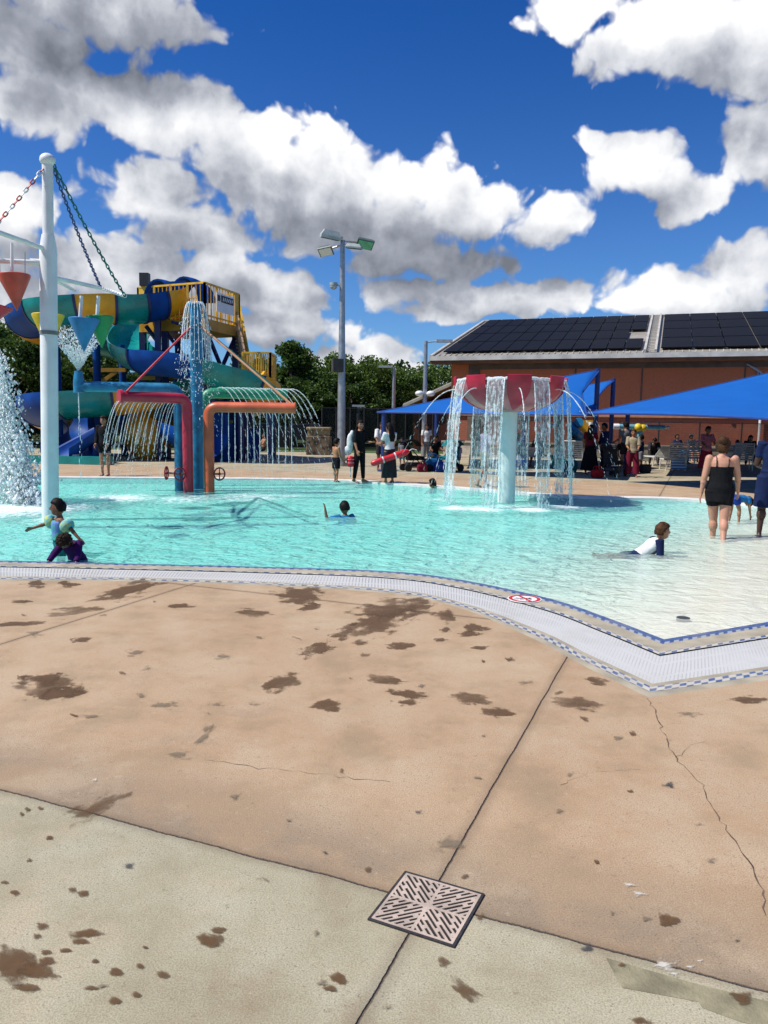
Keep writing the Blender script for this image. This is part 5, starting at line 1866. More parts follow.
flume(B_ctrl, [(0, g_(1), m_syel), (g_(1), g_(3), m_teal), (g_(3), g_(4.6), m_teal), (g_(4.6), g_(5.9), m_teal), (g_(5.9), g_(7.9), m_sblue), (g_(7.9), g_(9.6), m_teal), (g_(9.6), g_(12), m_syel), (g_(12), g_(14), m_sblue), (g_(14), g_(16), m_syel), (g_(16), 1, m_sblue)], .82)
# hooded entrances
for (x, y, Y) in ((158, 306, 31.0), (184, 303, 31.6)):
    mb = MB(); c = at(x, y, Y); R = []
    for dy_ in np.linspace(0, 1.3, 5):
        ro_, ri_ = [], []
        for k in range(13):
            a = PI * k / 12
            k2 = 1 - .25 * (dy_ / 1.3) ** 2
            ro_.append(c + Vector((math.cos(a) * .62 + dy_ * .45, dy_ * .3, math.sin(a) * 1.05 * k2 + dy_ * .05)))
            ri_.append(c + Vector((math.cos(a) * .56 + dy_ * .45, dy_ * .3, math.sin(a) * .98 * k2 + dy_ * .05)))
        R.append(ro_ + ri_[::-1])
    mb.loft(R); schild(mb, 'entrance_hood', m_sblue)
# tower
C0 = at(205, 318, 30); zf_ = C0.z
C1 = at(239, 320, 32.7); C1.z = zf_
C2 = at(139, 320, 31.4); C2.z = zf_
C3 = C1 + C2 - C0
tower = []
def tq(u, v, z=0): return C0 + (C1 - C0) * u + (C2 - C0) * v + Vector((0, 0, z))
mb = MB()
P8 = [tq(u, v, z) for u in (0, 1) for v in (0, 1) for z in (-.42, 0)]
mb.add(P8, [(0, 1, 3, 2), (4, 6, 7, 5), (0, 4, 5, 1), (2, 3, 7, 6), (0, 2, 6, 4), (1, 5, 7, 3)])
schild(mb, 'platform', m_ystl, smooth=False)
RH = at(205, 282.5, 30).z - zf_
def railing(p, q, h, n, name='railing', bars=True, mat=None, w2=.03):
    p, q = Vector(p), Vector(q)
    mb = MB()
    up = Vector((0, 0, h))
    mb.bar(p + up, q + up, .07); mb.bar(p + Vector((0, 0, .12)), q + Vector((0, 0, .12)), .06)
    for k in range(n + 1):
        c = p.lerp(q, k / n)
        w = .085 if k % 4 == 0 else w2
        mb.bar(c, c + up, w)
    return schild(mb, name, mat or m_yrail, smooth=False)
railing(C0, C1, RH, 12); railing(C0, C2, RH, 16); railing(C1, C3, RH, 14); railing(C2, C3, RH, 10)
# solid yellow end panels
for (p, q) in ((tq(.86, 0), tq(1, 0)), (tq(0, .86), tq(0, 1))):
    mb = MB(); mb.bar(p + Vector((0, 0, RH / 2)), q + Vector((0, 0, RH / 2)), .05, RH - .05); schild(mb, 'corner_panel', m_yrail, smooth=False)
for (u, v) in ((0.06, 0.02), (.96, .04), (.96, .96), (.04, .62), (.04, .97)):
    mb = MB(); p = tq(u, v, -.42); mb.bar(Vector((p.x, p.y, 0)), p, .24, up=Vector((0, 1, 0))); schild(mb, 'tower_leg', m_navy, smooth=False)
mb = MB()
a, b = tq(.06, .02, -.42), tq(.96, .04, -.42)
mb.bar(a, Vector((b.x, b.y, 2.3)), .12); mb.bar(b, Vector((a.x, a.y, 2.3)), .12)
a, b = tq(.04, .62, -.42), tq(.04, .02, -.42)
mb.bar(a, Vector((b.x, b.y, 3.0)), .10)
mb.bar(at(146, 326, 30.5), at(160, 345, 31), .12); mb.bar(at(183, 325, 30.5), at(172, 322, 30), .10)
schild(mb, 'brace', m_navy, smooth=False)
mb = MB(); mb.bar(at(158, 318, 30.4), at(158, 350, 30.4) * 1, .2, up=Vector((0, 1, 0))); p = at(158, 350, 30.4); mb.bar(p, Vector((p.x, p.y, 0)), .2, up=Vector((0, 1, 0))); schild(mb, 'column', m_navy, smooth=False)
# little sign on the right face of the railing: white board with a dark wordless oval mark
s0, s1 = tq(.28, 0, RH * .55), tq(.80, 0, RH * .55)
outw = (C1 - C0).cross(Vector((0, 0, 1))).normalized()
mb = MB(); mb.bar(s0 + outw * .07, s1 + outw * .07, .03, RH * .55); sg_ = schild(mb, 'banner', m_whitepost, smooth=False)
mb = MB()
d_ = (s1 - s0)
for (t0, t1, dz, hh_) in ((.04, .16, .16, .22), (.24, .92, .16, .26)):
    mb.bar(s0 + d_ * t0 + outw * .10 + Vector((0, 0, dz)), s0 + d_ * t1 + outw * .10 + Vector((0, 0, dz)), .02, hh_)
schild(mb, 'banner_mark', paint('banner ink', (.04, .04, .06), .6, .2), sg_, smooth=False)
mb = MB()
for k in range(6):
    t = .30 + k * .10
    mb.bar(s0 + d_ * t + outw * .115 + Vector((0, 0, .08 + .02 * (k % 2))), s0 + d_ * (t + .05) + outw * .115 + Vector((0, 0, .22)), .02, .05)
schild(mb, 'banner_letters', m_whitepost, sg_, smooth=False)
mb = MB(); p = at(145, 287, 31.3); mb.box(p + Vector((0, 0, .28)), (.36, .3, .5)); schild(mb, 'loudspeaker', m_fpost, smooth=False)
mb = MB(); mb.bar(at(168, 284, 31), at(186, 283, 31), .16); schild(mb, 'entrance_bar', m_sblue, smooth=False)
# stairs from the platform's back down to a landing at the right
st0 = tq(1, .25); Ld = at(259, 381, 31.5)
LzD = Ld.z
lan = [Ld + Vector((dx, dy, 0)) for dx, dy in ((-.55, -.6), (.55, -.6), (.55, .9), (-.55, .9))]
mb = MB(); mb.add(lan + [p - Vector((0, 0, .2)) for p in lan], [(0, 1, 2, 3), (7, 6, 5, 4), (0, 4, 5, 1), (1, 5, 6, 2), (2, 6, 7, 3), (3, 7, 4, 0)]); schild(mb, 'landing', m_ystl, smooth=False)
LH = at(262, 353, 31).z - LzD
railing(lan[0], lan[1], LH, 12, w2=.05); railing(lan[1], lan[2], LH, 14, w2=.05); railing(lan[3], lan[0], LH, 14, w2=.05)
sw = Vector((0, .95, 0))
a, b = tq(1.0, .05), Ld + Vector((-.5, -.3, .0))
mb = MB()
for s in (0, 1):
    mb.bar(a + sw * s, b + sw * s, .07, .25)
n = 15
for k in range(1, n):
    c = a.lerp(b, k / n); mb.bar(c, c + sw, .26, .04)
schild(mb, 'stair', paint('weathered stair', (.42, .28, .16), .7, .2), smooth=False)
for s in (0, 1):
    mb = MB()
    up = Vector((0, 0, 1.0))
    mb.bar(a + sw * s + up, b + sw * s + up, .06); mb.bar(a + sw * s + up * .5, b + sw * s + up * .5, .04)
    for k in range(9):
        c = (a + sw * s).lerp(b + sw * s, k / 8); mb.bar(c, c + up, .05)
    schild(mb, 'stair_rail', paint('peach rail', (.55, .36, .22), .5, .15) if s == 0 else m_yrail, smooth=False)
# amber leg panel under the landing, slanting
mb = MB(); mb.bar(at(262, 372, 31.0), at(250, 398, 30.6), .55, .12); schild(mb, 'chute_end', m_syel, smooth=False)
for dx, dy in ((-.5, -.5), (.5, -.5), (.5, .8), (-.5, .8)):
    mb = MB(); p = Ld + Vector((dx, dy, -.1)); mb.bar(Vector((p.x, p.y, 0)), p, .14, up=Vector((0, 1, 0))); schild(mb, 'landing_leg', m_navy, smooth=False)
# second flight to the ground (behind the comb pipe)
a, b = Ld + Vector((-.3, .9, 0)), at(226, 452, 34); b.z = .1
mb = MB()
for s in (0, 1): mb.bar(a + sw * s, b + sw * s, .07, .25)
for k in range(1, 12):
    c = a.lerp(b, k / 12); mb.bar(c, c + sw, .26, .04)
schild(mb, 'stair', m_navy, smooth=False)
# amber V supports and blue columns below the flumes
def vsup(x, y, Y, w=26):
    mb = MB()
    mb.bar(at(x - w, y - 8, Y), at(x + w, y - 8, Y), .16); mb.bar(at(x - w, y + 12, Y), at(x + w * .6, y - 8, Y), .14)
    schild(mb, 'flume_arm', m_ystl, smooth=False)
vsup(108, 378, 32.5, 18); vsup(160, 386, 31, 22)
for (x, y0, Y) in ((96, 335, 31.5), (122, 345, 33), (213, 395, 30), (240, 405, 30.5), (222, 400, 31.5), (200, 385, 32), (57, 335, 31.5), (98, 412, 31.5), (91, 412, 32.5)):
    mb = MB(); p = at(x, y0, Y); mb.tube([p, (p.x, p.y, 0)], .15 if x > 90 else .11, 12); schild(mb, 'column', m_navy if x > 190 else m_sblue, angle=60)
# blue enclosure panels at the foot of the tower
for (x0, x1, y0, y1, Y) in ((206, 226, 415, 466, 29.2), (228, 246, 425, 468, 30.5), (247, 258, 430, 464, 31.5)):
    p, q = at(x0, y1, Y), at(x1, y1, Y + .8); z1 = at(x0, y0, Y).z
    mb = MB(); n = 6
    for k in range(n + 1):
        c = p.lerp(q, k / n); mb.bar(Vector((c.x, c.y, 0)), Vector((c.x, c.y, z1)), .16, up=Vector((0, 1, 0)))
    mb.bar(Vector((p.x, p.y, z1)), Vector((q.x, q.y, z1)), .12); mb.bar(Vector((p.x, p.y, .5)), Vector((q.x, q.y, .5)), .12)
    schild(mb, 'blue_screen', m_sblue, smooth=False)
mb = MB(); c = at(148, 440, 31)
mb.ell(c + Vector((0, 0, .2)), (1.0, .6, 1.1)); schild(mb, 'amber_flume_end', m_syel)
mb = MB()
Rg = []
for t in np.linspace(0, 1, 7):
    c = at(98 - 34 * t, 440 + 20 * t, 27.9 - .6 * t); wd = .55 + .35 * t
    Rg.append([c + Vector((.35 * a_ * 0, 0, 0)) + Vector((wd * math.cos(q) * .55, wd * math.cos(q) * -.8, -wd * .75 * abs(math.sin(q)) + .45)) * k_ for k_, qs in ((1, np.linspace(PI, 2 * PI, 11)), (.9, np.linspace(2 * PI, PI, 11))) for q in qs for a_ in (0,)])
mb.loft(Rg); schild(mb, 'exit_flume', m_sblue)
# run-out tray with low teal kerb
mb = MB(); p, q = at(-10, 466, 27.2), at(112, 467.5, 26.6); p.z = q.z = .14
mb.bar(p, q, .35, .28); schild(mb, 'runout_kerb', m_teal, smooth=False)
mb = MB(); p = at(74, 462.5, 26.9); mb.box((p.x, p.y, .25), (.30, .25, .16)); schild(mb, 'step', m_whitepost, smooth=False)
# ------------------------------------------------------------------ people
def skin_mat(name, col):
    m, nt, out = nodes(name)
    tc = N(nt, 'ShaderNodeTexCoord')
    n1 = noise(nt, tc.outputs['Object'], 7, 4, .6)
    c = mixc(nt, n1, tuple(q * .82 for q in col) + (1,), tuple(min(1, q * 1.15) for q in col) + (1,))
    b = N(nt, 'ShaderNodeBsdfPrincipled', i_Base_Color=c, i_Roughness=.5)
    b.inputs['Specular IOR Level'].default_value = .35
    b.inputs['Subsurface Weight'].default_value = .08
    b.inputs['Subsurface Radius'].default_value = (.01, .004, .002)
    nt.links.new(b.outputs[0], out.inputs[0])
    return m
SK = {'fair': skin_mat('fair skin', (.50, .25, .165)), 'tan': skin_mat('tan skin', (.33, .155, .085)), 'brown': skin_mat('brown skin', (.17, .075, .04)), 'dark': skin_mat('dark skin', (.07, .032, .02)), 'warm': skin_mat('warm skin', (.40, .18, .095))}
m_eye = paint('eye dark', (.02, .012, .01), .25, .05); m_lip = paint('lips', (.28, .07, .06), .5, .1)
HAIR = {'black': paint('black hair', (.010, .008, .008), .55, .3, 30, .5, 80, spec=.12), 'brown': paint('brown hair', (.075, .034, .015), .6, .3, 30, .5, 80, spec=.12), 'dkbrown': paint('dark brown hair', (.028, .015, .010), .6, .3, 30, .5, 80, spec=.12)}
def cloth(name, col, **k): return paint(name, col, .88, k.pop('var', .14), k.pop('scale', 9), .35, 35, spec=.12, **k)
CL = {'black': cloth('black cloth', (.010, .010, .012)), 'navy': cloth('navy cloth', (.012, .022, .075)), 'white': cloth('white cloth', (.74, .74, .74)), 'red': cloth('red cloth', (.33, .015, .02)), 'purple': cloth('purple cloth', (.052, .010, .088)),
      'blue': cloth('blue cloth', (.02, .16, .38)), 'grey': cloth('grey cloth', (.20, .21, .23)), 'pink': cloth('dusty pink cloth', (.32, .12, .17)), 'teal': cloth('teal cloth', (.02, .16, .17)), 'green': cloth('green cloth', (.03, .20, .05)), 'royal': cloth('royal blue cloth', (.015, .05, .30)),
      'wine': cloth('wine cloth', (.16, .012, .03)), 'dark': cloth('charcoal cloth', (.03, .03, .035)), 'khaki': cloth('khaki cloth', (.36, .30, .20)), 'float': cloth('patterned float', (.04, .34, .16), scale=11, col2=(.16, .22, .60)), 'float2': cloth('bright arm float', (.06, .36, .52), scale=16, col2=(.50, .55, .08)), 'lav': cloth('lavender cloth', (.38, .30, .45))}

def remesh(mb, voxel, it=2, fac=.5):
    me = bpy.data.meshes.new('tmp'); me.from_pydata(mb.v, [], mb.f)
    o = bpy.data.objects.new('tmp', me); COL.objects.link(o)
    m1 = o.modifiers.new('r', 'REMESH'); m1.mode = 'VOXEL'; m1.voxel_size = voxel; m1.use_smooth_shade = True
    m2 = o.modifiers.new('s', 'SMOOTH'); m2.iterations = it; m2.factor = fac
    dg = bpy.context.evaluated_depsgraph_get(); dg.update()
    res = bpy.data.meshes.new_from_object(o.evaluated_get(dg))
    bpy.data.objects.remove(o); bpy.data.meshes.remove(me)
    return res

def frustum(mb, p, q, r0, r1, seg=12, ball=True):
    p, q = Vector(p), Vector(q)
    mb.tube([p, q], [r0, r1], seg)
    if ball:
        mb.ell(p, r0, seg=12, rng_=8); mb.ell(q, r1, seg=12, rng_=8)

def person(label, loc, yaw, H, skin, hair='black', hairlen='short', garments=(), lean=0, armL=(5, 8, 12), armR=(5, 8, 12), legL=(0, 3, 0), legR=(0, 3, 0), head=(0, 0), pitch=0, fat=1.0, kid=0, hipz=None, vox=None, group=None, cat='person', spread=None, name='person'):
    """a posed figure built facing +Y. arms: forward swing, outward lift, elbow bend; legs: forward swing, outward lift, knee bend (degrees)"""
    hk = 1 + .52 * kid            # bigger head on a child
    leg = 1 - .09 * kid
    hip_z = .52 * H * leg
    C_ = Vector((0, 0, hip_z))
    sh_z = hip_z + .295 * H
    Rl = Matrix.Rotation(-rad(lean), 3, 'X')
    def up(p):                    # upper body point given upright
        return C_ + Rl @ (Vector(p) - C_)
    J = {}
    def dirv(sw, ab, side):
        return Vector((side * math.sin(rad(ab)), math.sin(rad(sw)) * math.cos(rad(ab)), -math.cos(rad(sw)) * math.cos(rad(ab))))
    uaL, faL, thL, shL = .168 * H, .15 * H, .245 * H * leg, .235 * H * leg
    for nm, side, arm, lg in (('L', -1, armL, legL), ('R', 1, armR, legR)):
        S = up((side * .100 * H * (1 + .25 * (fat - 1)), -.003 * H, sh_z - .012 * H))
        E = S + dirv(arm[0], arm[1], side) * uaL
        ab2 = arm[3] if len(arm) > 3 else arm[1] * .6
        Wd = dirv(arm[0] + arm[2], ab2, side)
        Wp = E + Wd * faL
        J['S' + nm], J['E' + nm], J['W' + nm], J['D' + nm] = S, E, Wp, Wd
        Hp = C_ + Vector((side * .053 * H * (1 + .4 * (fat - 1)), 0, -.005 * H))
        K = Hp + dirv(lg[0], lg[1], side) * thL
        A = K + dirv(lg[0] - lg[2], lg[1] * .5, side) * shL
        J['H' + nm], J['K' + nm], J['A' + nm] = Hp, K, A
        J['F' + nm] = dirv(lg[0] - lg[2] + 90 - (lg[3] if len(lg) > 3 else 0), lg[1], side)
    neck0 = up((0, -.008 * H, sh_z + .012 * H))
    Hh = .069 * H * hk            # half head height
    hx, hy = rad(head[0]), rad(head[1])
    Rh = Rl @ Matrix.Rotation(-hy, 3, 'Z') @ Matrix.Rotation(hx, 3, 'X')
    neck1 = neck0 + Rl @ Vector((0, .012 * H, .030 * H))
    Hc = neck1 + Rh @ Vector((0, .014 * H, Hh * .93))
    Rp = Matrix.Rotation(-rad(pitch), 3, 'X')
    if pitch:
        for k in list(J):
            J[k] = (Rp @ J[k]) if k[0] in 'DF' else C_ + Rp @ (J[k] - C_)
        neck0, neck1, Hc = [C_ + Rp @ (p - C_) for p in (neck0, neck1, Hc)]
        Rh = Rp @ Rh
    def T(p):
        q = up(p)
        return C_ + Rp @ (q - C_)
    low = min(J['AL'].z, J['AR'].z) - .042 * H
    shift = -low if hipz is None else hipz - hip_z
    off = Vector((0, 0, shift))
    for k in list(J):
        if k[0] not in 'DF': J[k] = J[k] + off
    neck0, neck1, Hc = neck0 + off, neck1 + off, Hc + off
    TT = lambda p: T(p) + off
    PR = [(-.045, .055, .052), (-.015, .088, .066), (.03, .094, .070), (.08, .080, .061), (.14, .078, .058), (.20, .090, .064), (.245, .097, .061), (.28, .092, .048), (.30, .060, .036), (.315, .034, .033)]
    def torso_rings(z0, z1, inf, flare=0, seg=18):
        zs = sorted(set([z0, z1] + [p[0] for p in PR if z0 < p[0] < z1]))
        R = []
        for z in zs:
            w = np.interp(z, [p[0] for p in PR], [p[1] for p in PR]); d = np.interp(z, [p[0] for p in PR], [p[2] for p in PR])
            belly = fat if z < .2 else 1 + (fat - 1) * .45
            k = flare * (z1 - z)
            R.append([TT((math.cos(a) * (w * belly * H + inf + k * H), math.sin(a) * (d * belly * H + inf + k * H * .6), hip_z + z * H)) for a in np.linspace(0, 2 * PI, seg, False)])
        return R
    mb = MB()
    mb.loft(torso_rings(-.045, .315, 0))
    frustum(mb, neck0 - (neck1 - neck0) * .3, neck1 + (neck1 - neck0) * .35, .031 * H, .030 * H)
    mb.ell(Hc, (Hh * .70, Hh * .84, Hh), Rh, 18, 12)
    mb.ell(Hc + Rh @ Vector((0, Hh * .26, -Hh * .52)), (Hh * .48, Hh * .52, Hh * .46), Rh)
    mb.ell(Hc + Rh @ Vector((0, Hh * .86, -Hh * .14)), (Hh * .11, Hh * .18, Hh * .20), Rh, 8, 6)
    for s in (-1, 1):
        mb.ell(Hc + Rh @ Vector((s * Hh * .70, -Hh * .03, -Hh * .08)), (Hh * .09, Hh * .17, Hh * .24), Rh, 8, 6)
    for nm, side in (('L', -1), ('R', 1)):
        S, E, Wp, D = J['S' + nm], J['E' + nm], J['W' + nm], J['D' + nm]
        fa = fat ** .7
        frustum(mb, S, E, .033 * H * fa, .025 * H * fa); frustum(mb, E, Wp, .0245 * H * fa, .0165 * H)
        mb.ell(E + (Wp - E) * .28, (.026 * H * fa,) * 3, seg=10, rng_=6)
        # hand: palm, four fingers and a thumb
        fy = Vector((0, 1, 0)) - D * D.y
        if fy.length < .3: fy = Vector((0, 0, 1)) - D * D.z
        fy.normalize(); nx = D.cross(fy)
        pw, pl = .021 * H, .047 * H
        for q in (-.8, -.27, .27, .8):
            a = Wp + fy * pw * q * .6; b = Wp + D * pl + fy * pw * q
            frustum(mb, a, b, .0095 * H, .0085 * H, 8)
        for q, ln in ((-.85, .034), (-.28, .041), (.28, .045), (.85, .040)):
            b = Wp + D * pl + fy * pw * q * 1.05
            c = b + (D * .9 + fy * q * .12 - nx * side * .18).normalized() * ln * H * .5
            e = c + (D * .8 - nx * side * .45 + fy * q * .05).normalized() * ln * H * .5
            frustum(mb, b, c, .0068 * H, .0062 * H, 7); frustum(mb, c, e, .0062 * H, .0052 * H, 7)
        tb = Wp + D * pl * .25 + fy * pw * .8; tc = tb + (D * .6 + fy * .7).normalized() * .028 * H; te = tc + (D * .95 + fy * .2).normalized() * .024 * H
        frustum(mb, tb, tc, .0085 * H, .0075 * H, 7); frustum(mb, tc, te, .0075 * H, .0058 * H, 7)
        Hp, K, A, Fd = J['H' + nm], J['K' + nm], J['A' + nm], J['F' + nm]
        frustum(mb, Hp, K, .052 * H * fat, .034 * H * fa); frustum(mb, K, A, .033 * H * fa, .020 * H)
        mb.ell(K + (A - K) * .28 - Fd * .008 * H, (.037 * H * fa, .037 * H * fa, .06 * H), (A - K).to_track_quat('Z', 'Y').to_matrix(), 10, 8)
        dn = (A - K).normalized()
        heel = A + dn * .022 * H - Fd * .018 * H
        ball = A + dn * .030 * H + Fd * .075 * H
        frustum(mb, A, heel, .021 * H, .020 * H, 8); frustum(mb, heel, ball, .020 * H, .016 * H, 8); frustum(mb, A + dn * .01 * H, ball, .020 * H, .015 * H, 8)
        sd_ = Fd.cross(dn).normalized()
        for q in (-1.2, -.6, 0, .6, 1.2):
            frustum(mb, ball + sd_ * q * .011 * H, ball + sd_ * q * .013 * H + Fd * (.028 - .004 * abs(q)) * H, .0085 * H, .0065 * H, 7)
    vx = vox or max(.0075, .0062 * H)
    me = remesh(mb, vx, 2)
    me.name = 'person'
    for m_ in (SK[skin], m_eye, m_lip): me.materials.append(m_)
    Rhi = Rh.transposed()
    for p in me.polygons:
        q = Rhi @ (p.center - Hc) / Hh
        if q.y > .45:
            if abs(abs(q.x) - .30) < .15 and abs(q.z - .06) < .09: p.material_index = 1
            elif abs(abs(q.x) - .30) < .20 and abs(q.z - .27) < .05: p.material_index = 1
            elif abs(q.x) < .24 and abs(q.z + .50) < .075: p.material_index = 2
    me.polygons.foreach_set('use_smooth', [True] * len(me.polygons))
    o = bpy.data.objects.new(name, me); COL.objects.link(o)
    o.location = loc; o.rotation_euler = (0, 0, yaw)
    tag(o, label, cat, group)
    # hair
    if hair:
        hb = MB()
        seg, rn = 24, 16
        vs, fs = [], []
        rr = random.Random(len(label))
        for i in range(rn + 1):
            th = PI * i / rn
            for k in range(seg):
                ph = 2 * PI * k / seg
                d = Vector((math.sin(th) * math.cos(ph), math.sin(th) * math.sin(ph), math.cos(th)))
                face = (d.y > .25 and d.z < .48 - .12 * abs(d.x)) or d.z < -.55 or (d.y > -.1 and d.z < -.15)
                s = .80 if face else 1.17 + rr.uniform(-.06, .07)
                vs.append(Hc + Rh @ Vector((d.x * Hh * .74 * s, d.y * Hh * .88 * s, d.z * Hh * s)))
        for i in range(rn):
            for k in range(seg):
                a, b = i * seg + k, i * seg + (k + 1) % seg
                fs.append((a, a + seg, b + seg, b))
        hb.add(vs, fs)
        if hairlen == 'long':
            back = [Hc + Rh @ Vector((0, -Hh * .62, Hh * .2)), Hc + Rh @ Vector((0, -Hh * .85, -Hh * .7)), TT((0, -.072 * H, sh_z - .05 * H)), TT((0, -.070 * H, sh_z - .13 * H))]
            rings = []
            for p, w in zip(back, (.75, .85, .95, .55)):
                rings.append([p + Rh @ Vector((math.cos(a) * Hh * w, math.sin(a) * Hh * .32, 0)) for a in np.linspace(0, 2 * PI, 14, False)])
            hb.loft(rings)
        if hairlen == 'bun':
            hb.ell(Hc + Rh @ Vector((0, -Hh * .72, Hh * .5)), Hh * .55)
            hb.ell(Hc + Rh @ Vector((0, -Hh * .45, -Hh * .30)), (Hh * .74, Hh * .62, Hh * .8), Rh)
            for k in range(30):
                d = Vector((rr.gauss(0, 1), -abs(rr.gauss(0, 1)), rr.gauss(.2, .8))).normalized(); hb.ell(Hc + Rh @ Vector((d.x * Hh * .78, d.y * Hh * .95, d.z * Hh * 1.08)), (Hh * .16, Hh * .16, Hh * .24), seg=7, rng_=5)
        if hairlen == 'curly':
            for k in range(90):
                d = Vector((rr.gauss(0, 1), rr.gauss(-.35, 1), rr.gauss(.45, 1))).normalized()
                if d.y > .35 and d.z < .45 or d.z < -.5: continue
                hb.ell(Hc + Rh @ Vector((d.x * Hh * .82, d.y * Hh * .95, d.z * Hh * 1.08)), Hh * rr.uniform(.14, .24), seg=7, rng_=5)
        hb.build('hair', HAIR[hair], o, smooth=True, angle=180)
    # clothes
    for g in garments:
        nm_, mat, parts = g
        gb = MB()
        for p in parts:
            k = p[0]
            if k == 'torso':
                gb.loft(torso_rings(p[1], p[2], p[3] if len(p) > 3 else .011 * max(.8, H / 1.6), p[4] if len(p) > 4 else 0))
            elif k == 'sleeve':
                for n2 in 'LR':
                    S, E, Wp = J['S' + n2], J['E' + n2], J['W' + n2]
                    f = p[1]; inf = .013 if len(p) < 3 else p[2]
                    ar = .033 * H * fat ** .7 + inf
                    gb.tube([S - (E - S) * .18, S.lerp(E, min(1, f))], [ar, ar * .92], 14); gb.ell(S, ar * .98)
                    if f > 1:
                        gb.ell(E, .027 * H + inf); gb.tube([E, E.lerp(Wp, f - 1)], [.026 * H + inf, .019 * H + inf], 14)
            elif k == 'legs':
                for n2 in 'LR':
                    Hp, K, A = J['H' + n2], J['K' + n2], J['A' + n2]
                    f = p[1]; inf = .013 if len(p) < 3 else p[2]
                    wide = p[3] if len(p) > 3 else 0
                    r0 = .053 * H * fat + inf
                    if f <= 1:
                        gb.tube([Hp - (K - Hp) * .1, Hp.lerp(K, f)], [r0, .053 * H * fat * (1 - .33 * f) + inf + wide], 16)
                    else:
                        gb.tube([Hp - (K - Hp) * .1, K], [r0, .036 * H * fat + inf + wide * .5], 16); gb.ell(K, .036 * H * fat + inf + wide * .5)
                        gb.tube([K, K.lerp(A, f - 1)], [.036 * H * fat + inf + wide * .5, .024 * H + inf + wide], 16)
            elif k == 'skirt':
                z0 = p[1]                     # how far down the legs
                ctr0 = TT((0, 0, hip_z + .06 * H))
                R = []
                for t in np.linspace(0, 1, 6):
                    a = J['HL'].lerp(J['KL'], min(1, z0 * t)) if z0 * t <= 1 else J['KL'].lerp(J['AL'], z0 * t - 1)
                    b = J['HR'].lerp(J['KR'], min(1, z0 * t)) if z0 * t <= 1 else J['KR'].lerp(J['AR'], z0 * t - 1)
                    c = (a + b) / 2
                    w = (b - a).length / 2 + .060 * H * fat + p[2] * t
                    d = .068 * H * fat + p[2] * t * .8 + abs((b - a).y) / 2
                    R.append([c + Vector((math.cos(q) * w * (1 + .03 * math.sin(q * 9)), math.sin(q) * d * (1 + .03 * math.sin(q * 7)), 0)) for q in np.linspace(0, 2 * PI, 40, False)])
                gb.loft([torso_rings(.03, .08, .012, seg=40)[-1]] + R if False else R)
            elif k == 'strap':
                for s in (-1, 1):
                    a = TT((s * .048 * H, -.066 * H * (1 + .3 * (fat - 1)), hip_z + .215 * H)); b = TT((s * .052 * H, -.03 * H, hip_z + .30 * H)); c = TT((s * .048 * H, .06 * H, hip_z + .23 * H))
                    gb.tube([a, (a + b) / 2 + Vector((0, -.012 * H, .01 * H)), b + Vector((0, 0, .012 * H)), c], .010, 8)
            elif k == 'ball':
                gb.ell(J[p[1]].lerp(J[p[2]], p[3]), p[4])
            elif k == 'hood':
                gb.ell(Hc + Rh @ Vector((0, -Hh * .15, Hh * .05)), (Hh * 1.0, Hh * 1.08, Hh * 1.22), Rh)
            elif k == 'cap':
                gb.ell(Hc + Rh @ Vector((0, -.05 * Hh, Hh * .45)), (Hh * .84, Hh * .98, Hh * .72), Rh); gb.ell(Hc + Rh @ Vector((0, Hh * .95, Hh * .42)), (Hh * .6, Hh * .5, Hh * .08), Rh)
        gm = remesh(gb, max(.009, .0066 * H), 2)
        gm.name = nm_; gm.materials.append(mat)
        go = bpy.data.objects.new(nm_, gm); COL.objects.link(go); go.parent = o
    return o, J

def hand_world(o, p):
    return Matrix.Rotation(o.rotation_euler.z, 3, 'Z') @ Vector(p) + Vector(o.location)
TEE = lambda m, n='shirt': (n, CL[m], [('torso', .02, .30, .014), ('sleeve', .62)])
SHORTS = lambda m: ('shorts', CL[m], [('torso', -.03, .07, .014), ('legs', .8, .016, .012)])
PANTS = lambda m: ('trousers', CL[m], [('torso', -.04, .07, .012), ('legs', 1.92, .010)])
def face(deg): return rad(deg)         # 0 faces away from the camera, 90 faces left, -90 right, 180 towards the camera
def onwater(x, y): 
    p = gp(x, y, WZ); return p

# the woman in black wading away on the right
w = gp(717, 537, WZ); z_in = -.16
wom, J = person('woman in a short black strappy swim dress wading away, hair tied up', (w.x, w.y, WZ - .19), rad(-16), 1.72, 'fair', 'brown', 'bun',
    [('swim_dress', CL['black'], [('torso', -.045, .215, .012), ('legs', .50, .012), ('skirt', .36, -.012), ('strap',)])], armL=(-3, 11, 10), armR=(14, 13, 16), legL=(12, -5, 6), legR=(-10, -4, 20), head=(-6, 14), fat=1.14)
# man in navy at the right edge
w = gp(768, 535, WZ)
person('man in a navy tee and long navy shorts wading at the right edge', (w.x + .02, w.y, WZ - .06), rad(-20), 1.80, 'dark', 'black', 'short', [TEE('navy'), ('shorts', CL['navy'], [('torso', -.04, .08, .014), ('legs', 1.0, .03, .03)])], armL=(12, 10, 60, -25), armR=(10, 10, 40), legL=(4, 4, 6), legR=(-2, 4, 2), fat=1.12)
# toddler bending over behind the woman
w = gp(738, 522, WZ)
person('toddler in a blue swim top bent over with hands in the shallow water', (w.x - .05, w.y + .1, WZ - .06), rad(-62), .95, 'tan', 'black', 'short', [('swim_top', CL['blue'], [('torso', .0, .29, .013), ('sleeve', .5)]), ('swim_shorts', CL['royal'], [('torso', -.045, .02, .016), ('legs', .45, .016)])], lean=92, armL=(8, 6, 6), armR=(4, 6, 6), legL=(8, 6, 14), legR=(18, 6, 22), head=(-25, 0), kid=.75)
